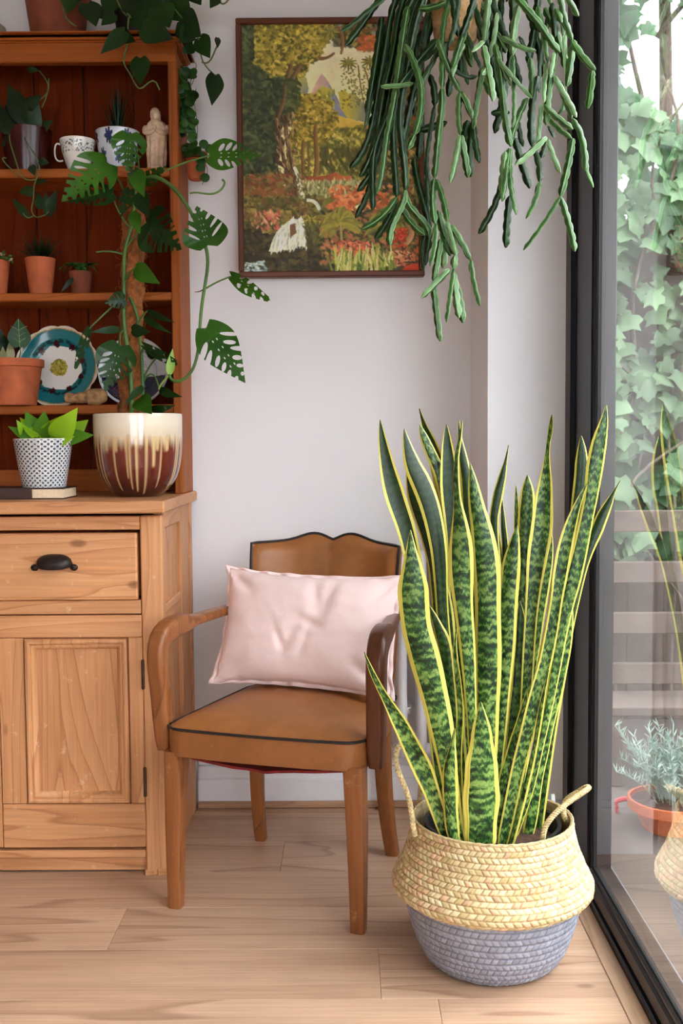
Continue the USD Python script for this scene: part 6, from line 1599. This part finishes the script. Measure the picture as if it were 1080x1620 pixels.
obj('pot', trimesh.Trimesh(V.reshape(-1, 3), grid_faces(80, k, True), process=False), 'print_glaze', bp, col=col.reshape(-1, 3), label='white pot painted with blue leaves')
rp = pxm(34, 3.07)
obj('pot_rim', lathe([(rp, hh_ - .001), (rp - .001, hh_ + .001), (rp - .004, hh_), (rp - .005, hh_ - .012), (0, hh_ - .014)], 40), 'glaze_white', bp)
obj('pot_base', lathe([(0, 0), (pxm(24, 3.07), 0), (pxm(24, 3.07), .002)], 40), 'glaze_white', bp)
spikes(bp, po, po + np.array([0, 0, hh_ - .012]), 22, pxm(30, 3.07), pxm(84, 3.07), .0042, 'dark_leaf', 9, .9)
# robed figurine
fo = base_at(249, 3.055, z1)
plain('aged_plaster', S(222, 190, 158), rough=.7, vary=.22, scale=70, bump=.4, bscale=160)
fig = thing('robed_figurine', 'small cream plaster figurine of a veiled robed figure with folded hands', 'figurine', loc=fo)
Hf = at(249, 170, 3.055)[2] - z1
nz, k = 90, 48
zf = np.linspace(0, 1, nz); a = np.linspace(0, 2 * np.pi, k, endpoint=False)
rx = np.interp(zf, [0, .04, .10, .30, .48, .60, .70, .765, .80, .83, .88, .94, .985, 1.0], [.150, .155, .130, .142, .150, .165, .168, .130, .080, .074, .082, .074, .040, .004])
ry = np.interp(zf, [0, .04, .10, .30, .48, .60, .70, .765, .80, .83, .88, .94, .985, 1.0], [.120, .125, .105, .110, .112, .125, .120, .095, .070, .070, .084, .080, .045, .004])
fold = 1 + .10 * np.sin(a[None] * 9 + 2.0 * np.sin(zf[:, None] * 5)) * np.clip((.66 - zf[:, None]) * 3, 0, 1) + .04 * np.sin(a[None] * 5 + zf[:, None] * 9) * (zf[:, None] < .8)
Vf = np.stack([rx[:, None] * np.cos(a) * fold, ry[:, None] * np.sin(a) * fold, np.repeat(zf[:, None], k, 1)], -1) * Hf
lean_ = .02 * Hf * np.sin(zf * 3.2)
Vf[..., 0] += lean_[:, None] - .02 * Hf
obj('robe', trimesh.Trimesh(np.vstack([Vf.reshape(-1, 3), [[0, 0, 0]]]), np.vstack([grid_faces(nz, k, True), [[nz * k, (i + 1) % k, i] for i in range(k)]]), process=False), 'aged_plaster', fig, smooth=True)
arms = []
for s in (-1, 1):
    arms.append(tube(curve(np.array([(s * .155, .0, .70), (s * .165, -.06, .62), (s * .10, -.125, .585), (s * .015, -.14, .63)]) * Hf, 14), np.linspace(.050, .026, 14) * Hf, 8))
    arms.append(tube(curve(np.array([(s * .012, -.145, .615), (s * .010, -.15, .66), (s * .006, -.148, .70)]) * Hf, 8), np.linspace(.020, .010, 8) * Hf, 6))
obj('folded_arms', cat(*arms), 'aged_plaster', fig, smooth=True)
face = trimesh.creation.icosphere(3, 1.0); v = face.vertices
v[:, 2] *= 1.25
nose = np.exp(-((v[:, 0]) / .16) ** 2 - ((v[:, 2] + .05) / .22) ** 2) * (v[:, 1] < 0); v[:, 1] -= nose * .26
for s in (-1, 1):
    e_ = np.exp(-((v[:, 0] - s * .34) / .18) ** 2 - ((v[:, 2] - .18) / .14) ** 2) * (v[:, 1] < 0); v[:, 1] += e_ * .14
mo = np.exp(-(v[:, 0] / .26) ** 2 - ((v[:, 2] + .55) / .09) ** 2) * (v[:, 1] < 0); v[:, 1] += mo * .08
face.vertices = v * .056 * Hf + np.array([-.012 * Hf, -.042 * Hf, .885 * Hf])
obj('face', face, 'aged_plaster', fig, smooth=True)
obj('base', cat(trimesh.creation.cylinder(radius=.158 * Hf, height=.03 * Hf, sections=32).apply_translation((-.018 * Hf, 0, .015 * Hf))), 'aged_plaster', fig)

# ---------------------------------------------------------------- small pot hung on the rack's side, with a trailing creeper
hx0, hY = RX, 3.07
ho = at(303, 285, hY); hh2 = at(303, 242, hY)[2] - ho[2]
r1h, r0h = pxm(17.5, hY), pxm(12, hY)
ho[0] = RX + r1h + .005
hpn = thing('hanging_creeper', 'small terracotta pot with round leaved creeper hung on the side of the rack', 'plant', loc=ho)
obj('pot', lathe(pot_shape(r0h, r1h, hh2, .0012, .016), 32), 'terracotta', hpn, smooth=40)
obj('soil', lathe([(r1h - .004, hh2 - .012), (.001, hh2 - .008)], 20), 'soil', hpn)
wr_ = np.array([((r1h + .002) * math.cos(t_), (r1h + .002) * math.sin(t_), hh2 - .018) for t_ in np.linspace(0, 2 * np.pi, 30)])
obj('wire_hanger', cat(tube(wr_, .0011, 5, (0, 0, 1)), tube(np.array([(-r1h - .002, 0, hh2 - .018), (-r1h - .004, 0, hh2 + .02)]), .0011, 5)), 'iron', hpn)
rr_ = np.random.default_rng(31)
def disc_leaf(c, r, n, m):
    n = np.asarray(n, float) / np.linalg.norm(n)
    x = np.cross(n, [0, 0, 1.0]); x /= np.linalg.norm(x); y = np.cross(n, x)
    a = np.linspace(0, 2 * np.pi, 12, endpoint=False)
    ring = [c + (x * math.cos(t_) + y * math.sin(t_)) * r for t_ in a]
    mid = [c + (x * math.cos(t_) + y * math.sin(t_)) * r * .6 + n * r * .10 for t_ in a]
    V = np.vstack([ring, mid, [c + n * r * .12], np.array(ring) - n * .0006, [c - n * .0004]]) - ho
    F = []
    for i in range(12):
        j = (i + 1) % 12
        F += [(i, j, 12 + j), (i, 12 + j, 12 + i), (12 + i, 12 + j, 24), (25 + j, 25 + i, 37), (i, 25 + i, 25 + j), (i, 25 + j, j)]
    obj('leaf', trimesh.Trimesh(V, F, process=False), m, hpn, smooth=True)
leafmat('creeper_leaf', S(26, 58, 22), S(62, 104, 40), trans=.15)
for i in range(74):
    u_ = rr_.random() ** .8
    py = 246 - u_ * 140
    cxp = 300 - 8 * math.sin(u_ * 2.6) + rr_.normal() * (11 - 5 * u_)
    Y = hY - .035 + rr_.uniform(-.03, .03)
    c = at(cxp, py, Y); c[0] = max(c[0], RX + .004) if Y > YH - .002 else c[0]
    disc_leaf(c, pxm(rr_.uniform(5.5, 9.5), Y), (rr_.normal() * .5 + .3, -1, rr_.normal() * .5 + .3), 'creeper_leaf')
for b in ((317, 265), (324, 281), (318, 255), (331, 235), (322, 228)):
    disc_leaf(at(*b, hY - .04), pxm(7.5, hY), (.1, -1, .2), 'creeper_leaf')
for pts in ([(303, 246), (300, 200), (296, 150), (298, 110)], [(306, 245), (312, 200), (304, 150), (304, 120), (310, 100), (304, 98)], [(312, 246), (322, 255), (328, 270), (324, 283), (320, 292)], [(302, 160), (308, 150), (310, 140)], [(304, 110), (305, 130), (300, 138)]):
    put_stem('vine', [at(*q, hY - .03) for q in pts], .0010, 'vine_stem', hpn, ho, n=24, k=5)

# ---------------------------------------------------------------- on top of the rack
def top_pot(name, label, cxp, Y, wt, wb, htpx, mtl, category='plant', **kw):
    o = base_at(cxp, Y, CT)
    h = pxm(htpx, Y)
    t = thing(name, label, category, loc=o)
    obj('pot', lathe(pot_shape(pxm(wb / 2, Y), pxm(wt / 2, Y), h, **kw), 40), mtl, t, smooth=40)
    obj('soil', lathe([(pxm(wt / 2, Y) - .004, h - .012), (.001, h - .008)], 24), 'soil', t)
    return t, o, h
t, o, h = top_pot('potted_trailer', 'brown terracotta pot standing on the rack beside the pale vase', 92, 3.07, 100, 76, 90, 'terracotta_dark', rim=.003, rimh=.02)
for i in range(9):
    a = rr_.uniform(0, 6.28); b = o + np.array([.03 * math.cos(a), .03 * math.sin(a), h]); e_ = b + np.array([.10 * math.cos(a), .05 * math.sin(a) - .02, rr_.uniform(.02, .10)])
    put_leaf('leaf', heart(.7, .1), b + (e_ - b) * .3, e_, 'pothos_leaf', t, o, cup=.2, droop=.3, roll=rr_.normal() * .4)
    put_stem('petiole', [b, b + (e_ - b) * .3], .0016, 'vine_stem', t, o, n=6, k=5)
plain('celadon', S(150, 146, 118), rough=.3, vary=.1)
vo = base_at(-9, 3.06, CT)
vs_ = thing('pale_vase', 'rounded grey green ceramic vase at the left end of the rack top', 'vase', loc=vo)
s_ = pxm(1, 3.06)
obj('body', lathe([(0, 0), (12 * s_, 0), (18 * s_, 8 * s_), (21 * s_, 20 * s_), (18 * s_, 33 * s_), (9 * s_, 41 * s_), (7 * s_, 47 * s_), (9 * s_, 51 * s_), (7 * s_, 50 * s_), (0, 46 * s_)], 40), 'celadon', vs_, smooth=True)
plain('pot_dark', S(34, 30, 28), rough=.3, vary=.2)
t, o, h = top_pot('rack_pothos', 'heart leaved pothos in a black pot trailing over the right end of the rack', 222, 3.06, 86, 66, 84, 'pot_dark')
PT = [((288, 30), (318, 58), 46, 2.90), ((226, 44), (274, 62), 40, 2.90), ((316, 60), (332, 92), 28, 2.93), ((340, 119), (335, 167), 28, 2.98), ((275, 0), (302, 34), 44, 2.95), ((200, 0), (228, 30), 30, 2.93), ((198, 50), (159, 85), 26, 2.88), ((138, 6), (152, 42), 32, 2.92),
      ((222, 92), (222, 136), 30, 2.93), ((344, 60), (344, 76), 7, 2.95), ((344, -4), (332, 13), 14, 3.0), ((250, 10), (268, 44), 40, 2.93), ((235, -10), (252, 26), 36, 2.95), ((175, -8), (165, 24), 30, 2.96), ((112, -10), (108, 22), 26, 2.97), ((210, 20), (236, 52), 30, 2.92), ((160, 10), (180, 30), 24, 2.98),
      ((262, -20), (290, 12), 36, 2.97), ((190, 52), (214, 66), 20, 2.90), ((300, 46), (284, 68), 26, 2.91), ((128, -20), (120, 6), 22, 2.99), ((300, -16), (318, 8), 26, 3.0), ((180, 22), (160, 40), 20, 2.94), ((305, 70), (288, 84), 18, 2.95)]
for i, (b, tp, w, Y) in enumerate(PT):
    L_ = math.hypot(tp[0] - b[0], tp[1] - b[1])
    put_leaf('leaf', heart(min(1.1, w / L_), .14), at(*b, Y), at(*tp, Y - .02), 'pothos_leaf', t, o, cup=.25, droop=.12, roll=.25 * (-1) ** i, seed=i)
for pts in ([(240, -5, 3.0), (272, 10, 2.94), (298, 40, 2.92), (314, 62, 2.93), (319, 92, 2.96), (330, 110, 2.98), (340, 119, 2.98)], [(319, 98, 2.96), (328, 99, 2.96), (338, 85, 2.95), (344, 72, 2.95)], [(230, -5, 3.0), (206, 20, 2.92), (202, 50, 2.89), (200, 75, 2.90), (196, 100, 2.92), (206, 118, 2.93), (222, 140, 2.93), (236, 130, 2.93), (252, 142, 2.93)],
            [(230, -10, 3.0), (200, 5, 2.95), (207, 28, 2.90)], [(100, 5, 2.98), (112, 36, 2.93), (120, 41, 2.92)], [(345, -4, 3.0), (352, 6, 3.0), (362, -2, 3.0)], [(330, 90, 2.96), (324, 80, 2.95), (322, 66, 2.94)], [(185, 0, 2.96), (196, 20, 2.94), (205, 28, 2.92)]):
    put_stem('vine', [at(*q) for q in pts], .0022, 'vine_stem', t, o, n=36, k=6)
# ---------------------------------------------------------------- radiator behind the chair
rdz0, rdz1, rdY = .185, .775, 3.085
rx0 = float(at(624, 1100, rdY)[0]); pitch = 31 / FPX * rdY
rd = thing('column_radiator', 'white column radiator on the wall behind the armchair and snake plant', 'radiator', loc=(rx0, rdY, 0))
for i in range(4):
    x = (i + .36) * pitch
    loop = [(x, -.03, rdz0), (x, -.03, rdz1), (x, .03, rdz1), (x, .03, rdz0)]
    for yy in (-.032, .032):
        C = curve([(x, yy * .3, rdz0), (x, yy, rdz0 + .03), (x, yy, .4), (x, yy, rdz1 - .03), (x, yy * .3, rdz1)], 40)
        if yy < 0:
            m = tube(C, .0145, 12)
            keep = m
    C2 = C
    obj('column', cat(keep, tube(C2, .0145, 12)), 'white_gloss', rd, smooth=50)
for z in (rdz0 + .012, rdz1 - .012):
    obj('header', tube(np.array([(-.004, 0, z), (pitch * 4 - .03, 0, z)]), .016, 14), 'white_gloss', rd, smooth=50)
obj('bracket', cat(box(.03, .05, .0, BACK - rdY, .30, .32), box(.03, .05, .0, BACK - rdY, .66, .68)), 'white_gloss', rd)
obj('pipe', cat(tube(np.array([(-.004, 0, rdz0 + .012), (-.03, 0, rdz0 + .012), (-.03, 0, .0)]), .0075, 10)), 'white_gloss', rd)

# ---------------------------------------------------------------- garden
plain('paving', S(84, 74, 66), rough=.85, vary=.2, scale=5, bump=.3, bscale=40)
obj('ground', box(.70, 14, -12, 14, -.16, -.06), 'paving', None, kind='structure')
obj('ground_behind', box(-14, .70, BACK + .16, 14, -.16, -.06), 'paving', None, kind='structure')
plain('fence_wood', S(92, 78, 68), rough=.85, vary=.3, scale=12, bump=.4, bscale=60)
plain('branch_bark', S(110, 96, 84), rough=.9, vary=.35, scale=20, bump=.8, bscale=60)
leafmat('ivy_leaf', S(40, 66, 38), S(124, 150, 112), trans=.2, rough=.28, scale=6)
leafmat('tree_leaf', S(40, 66, 44), S(104, 134, 100), trans=.3, rough=.3)
FY = 4.25
fence = thing('garden_fence', 'dark weathered board fence across the end of the garden outside the glass', 'fence', loc=(1.9, FY + .12, -.06))
for i in range(13):
    x = -1.35 + i * .1512
    obj('board', box(x, x + .150, 0, .02, 0, 2.05 + .01 * (i % 3), .003), 'fence_wood', fence)
for z in (.35, 1.0, 1.75):
    obj('fence_rail', box(-1.35, .62, .02, .05, z, z + .07, .003), 'fence_wood', fence)
rg = np.random.default_rng(77)
ivy = thing('ivy', 'dense pale green ivy covering the garden fence', 'ivy', loc=(1.9, FY, 0))
def ivy_shape():
    p = [(0, 0), (.22, -.16), (.50, -.10), (.48, .18), (.72, .34), (.40, .46), (.30, .62), (0, 1.0)]
    return np.array(p + [(-x, y) for x, y in p[-2:0:-1]]) - (0, .0)
IS = ivy_shape()
def ivy_leaf_mesh(c, s, n, rot):
    n = np.asarray(n, float) / np.linalg.norm(n)
    x = np.cross(n, [0, 0, 1.0]); x /= np.linalg.norm(x); y = -np.cross(x, n) * -1
    a, b = x * math.cos(rot) + y * math.sin(rot), -x * math.sin(rot) + y * math.cos(rot)
    q = IS * s
    up_n = np.abs(IS[:, 0]) * .25 * s
    V = c + a * q[:, :1] - b * (q[:, 1:] - .3 * s) - n * up_n[:, None]
    V = np.vstack([V, c - b * .12 * s + n * .03 * s])
    k = len(IS)
    return V, np.array([(i, (i + 1) % k, k) for i in range(k)])
pos = []
for i in range(1500):
    x = rg.uniform(.62, 2.9); z = rg.uniform(.62, 2.40)
    d = abs(x - 1.15) + abs(z - 1.6) * .15
    pos.append((d, x, z))
pos.sort()
rest_V, rest_F, nn = [], [], 0
o = np.array([1.9, FY, 0])
for i, (d, x, z) in enumerate(pos):
    c = np.array([x, FY + rg.uniform(-.08, .05), z])
    V, F = ivy_leaf_mesh(c, rg.uniform(.055, .105), (rg.normal() * .45, -1, rg.uniform(.0, .9)), rg.normal() * .7)
    if i < 290:
        m = trimesh.Trimesh(V - o, F, process=False)
        obj('leaf', m, 'ivy_leaf', ivy)
    else:
        rest_V.append(V - o); rest_F.append(F + nn); nn += len(V)
obj('leaves', trimesh.Trimesh(np.vstack(rest_V), np.vstack(rest_F), process=False), 'ivy_leaf', ivy, kind='stuff')
for i in range(16):
    x = rg.uniform(.75, 2.2); P = [np.array([x, FY + .05, .0])]
    for z in np.linspace(.5, 2.5, 6):
        P.append(np.array([x + rg.normal() * .10, FY + rg.uniform(-.06, .03), z]))
    obj('vine', tube(curve(np.array(P) - o, 40), .006, 6), 'branch_bark', ivy)
# tree leaning over the fence
tr = thing('garden_tree', 'small leafy tree with a bare forked trunk rising above the ivy', 'tree', loc=(1.45, 5.0, -.06))
to = np.array([1.45, 5.0, -.06])
def bough(pts, r):
    obj('branch', tube(curve(np.array(pts) - to, 40), np.linspace(r[0], r[1], 40), 8), 'branch_bark', tr)
obj('trunk', tube(curve(np.array([(1.45, 5.0, -.06), (1.44, 4.98, 1.2), (1.46, 4.95, 2.2), (1.45, 4.95, 3.0), (1.40, 4.9, 3.9)]) - to, 50), np.linspace(.05, .022, 50), 10), 'branch_bark', tr, smooth=True)
for pts, r in (([(1.45, 4.95, 2.1), (1.62, 4.9, 2.25), (1.85, 4.9, 2.6)], (.018, .008)), ([(1.46, 4.95, 2.3), (1.32, 4.9, 2.7), (1.2, 4.8, 3.1)], (.016, .006)), ([(1.4, 4.9, 2.9), (1.6, 4.8, 3.1), (1.9, 4.8, 3.2)], (.014, .006)),
               ([(1.45, 4.95, 1.9), (1.36, 4.9, 2.1), (1.2, 4.8, 2.2)], (.012, .005)), ([(1.45, 4.9, 3.0), (1.3, 4.8, 3.2), (1.05, 4.7, 3.3)], (.014, .006)), ([(1.85, 4.9, 2.6), (1.7, 4.8, 2.5), (1.55, 4.7, 2.45)], (.008, .004))):
    bough(pts, r)
rest_V, rest_F, nn = [], [], 0
k_ = 0
for i in range(1100):
    if i < 420:
        c = np.array([rg.uniform(.9, 1.2), rg.uniform(4.5, 5.0), rg.uniform(2.3, 3.5)])
    elif i < 560:
        c = np.array([rg.uniform(1.3, 2.0), rg.uniform(4.5, 5.0), rg.uniform(3.0, 3.6)])
    elif i < 760:
        c = np.array([rg.uniform(1.2, 2.2), rg.uniform(4.5, 5.0), rg.uniform(2.0, 2.42)])
    else:
        c = np.array([rg.uniform(.7, 2.8), rg.uniform(4.5, 5.6), rg.uniform(3.1, 4.1)])
    V, F = ivy_leaf_mesh(c, rg.uniform(.07, .13), (rg.normal() * .6, -1, rg.uniform(-.2, .9)), rg.normal() * .9)
    if i % 4 == 0 and k_ < 280:
        k_ += 1
        obj('leaf', trimesh.Trimesh(V - to, F, process=False), 'tree_leaf', tr)
    else:
        rest_V.append(V - to); rest_F.append(F + nn); nn += len(V)
obj('leaves', trimesh.Trimesh(np.vstack(rest_V), np.vstack(rest_F), process=False), 'tree_leaf', tr, kind='stuff')
# hedge along the far side of the garden
hV, hF, nn = [], [], 0
hedge = thing('garden_hedge', 'tall clipped green hedge along the far side of the garden', 'hedge', loc=(5.2, 0, -.06))
hm = box(-.3, .5, -8, 7.5, 0, 1.5).subdivide_to_size(.25)
hm.vertices += (meshkit.noise(hm.vertices * 3, 4) - .5)[:, None] * .3
hm.vertices[:, 2] = np.maximum(hm.vertices[:, 2], 0)
obj('foliage', hm, 'ivy_leaf', hedge, smooth=True)
# terracotta bowl of silver lavender outside the glass
lc = base_at(1062, 3.12, -.06)
lv = thing('lavender_pot', 'wide terracotta pot of silvery lavender standing outside the glass', 'plant', loc=lc)
lh = at(1062, 1262, 3.12)[2] + .06
obj('pot', lathe(pot_shape(.085, .125, lh, .004, .03), 40), 'terracotta', lv, smooth=40)
obj('soil', lathe([(.119, lh - .012), (.001, lh - .006)], 24), 'soil', lv)
leafmat('silver_leaf', S(126, 148, 134), S(176, 192, 178), trans=.15)
for i in range(70):
    a = rg.uniform(0, 2 * np.pi); q = rg.random() ** .6
    b = lc + np.array([.06 * q * math.cos(a), .06 * q * math.sin(a), lh - .01])
    e_ = b + np.array([.13 * q * math.cos(a) + rg.normal() * .02, .13 * q * math.sin(a) + rg.normal() * .02, rg.uniform(.08, .22)])
    C = curve([b, (b + e_) / 2 + np.array([0, 0, .02]), e_], 12) - lc
    parts_ = [tube(C, .0014, 4)]
    for j in range(3, 12):
        for s in range(3):
            d = rg.normal(size=3); d[2] = abs(d[2]) + .6; d /= np.linalg.norm(d)
            p = C[j]; parts_.append(sweep(np.array([p, p + d * .014, p + d * .028]), np.array([(1, 0), (0, .3), (-1, 0), (0, -.3)]) * .0024, [.6, 1, .1], rg.normal(size=3)))
    obj('sprig', cat(*parts_), 'silver_leaf', lv)
# slatted planter bench behind the lavender
tb = thing('planter_bench', 'weathered slatted timber bench against the fence behind the lavender', 'bench', loc=(1.15, 3.72, -.06))
for z in (.30, .48, .66, .84):
    obj('slat', box(-.30, .60, -.012, .012, z, z + .075, .003), 'fence_wood', tb)
for x in (-.26, .12, .52):
    obj('post', box(x - .03, x + .03, .012, .06, 0, .98, .004), 'fence_wood', tb)
obj('seat', box(-.30, .60, -.24, .0, .245, .275, .003), 'fence_wood', tb)
for x in (-.26, .52):
    obj('leg', box(x - .025, x + .025, -.22, -.17, 0, .245, .003), 'fence_wood', tb)
plain('red_plastic', S(196, 60, 60), rough=.5)
rc = base_at(976, 3.25, -.06)
rt_ = thing('hand_tool', 'small red handled hand tool propped outside beside the lavender pot', 'tool', loc=rc)
ht = at(976, 1268, 3.25)[2] + .06
obj('shaft', tube(np.array([(0, 0, 0), (-.004, 0, ht)]), .006, 8), 'red_plastic', rt_)
obj('handle', tube(curve([(-.004, 0, ht), (.01, 0, ht + .006), (.03, 0, ht + .008)], 10), .008, 8), 'red_plastic', rt_)
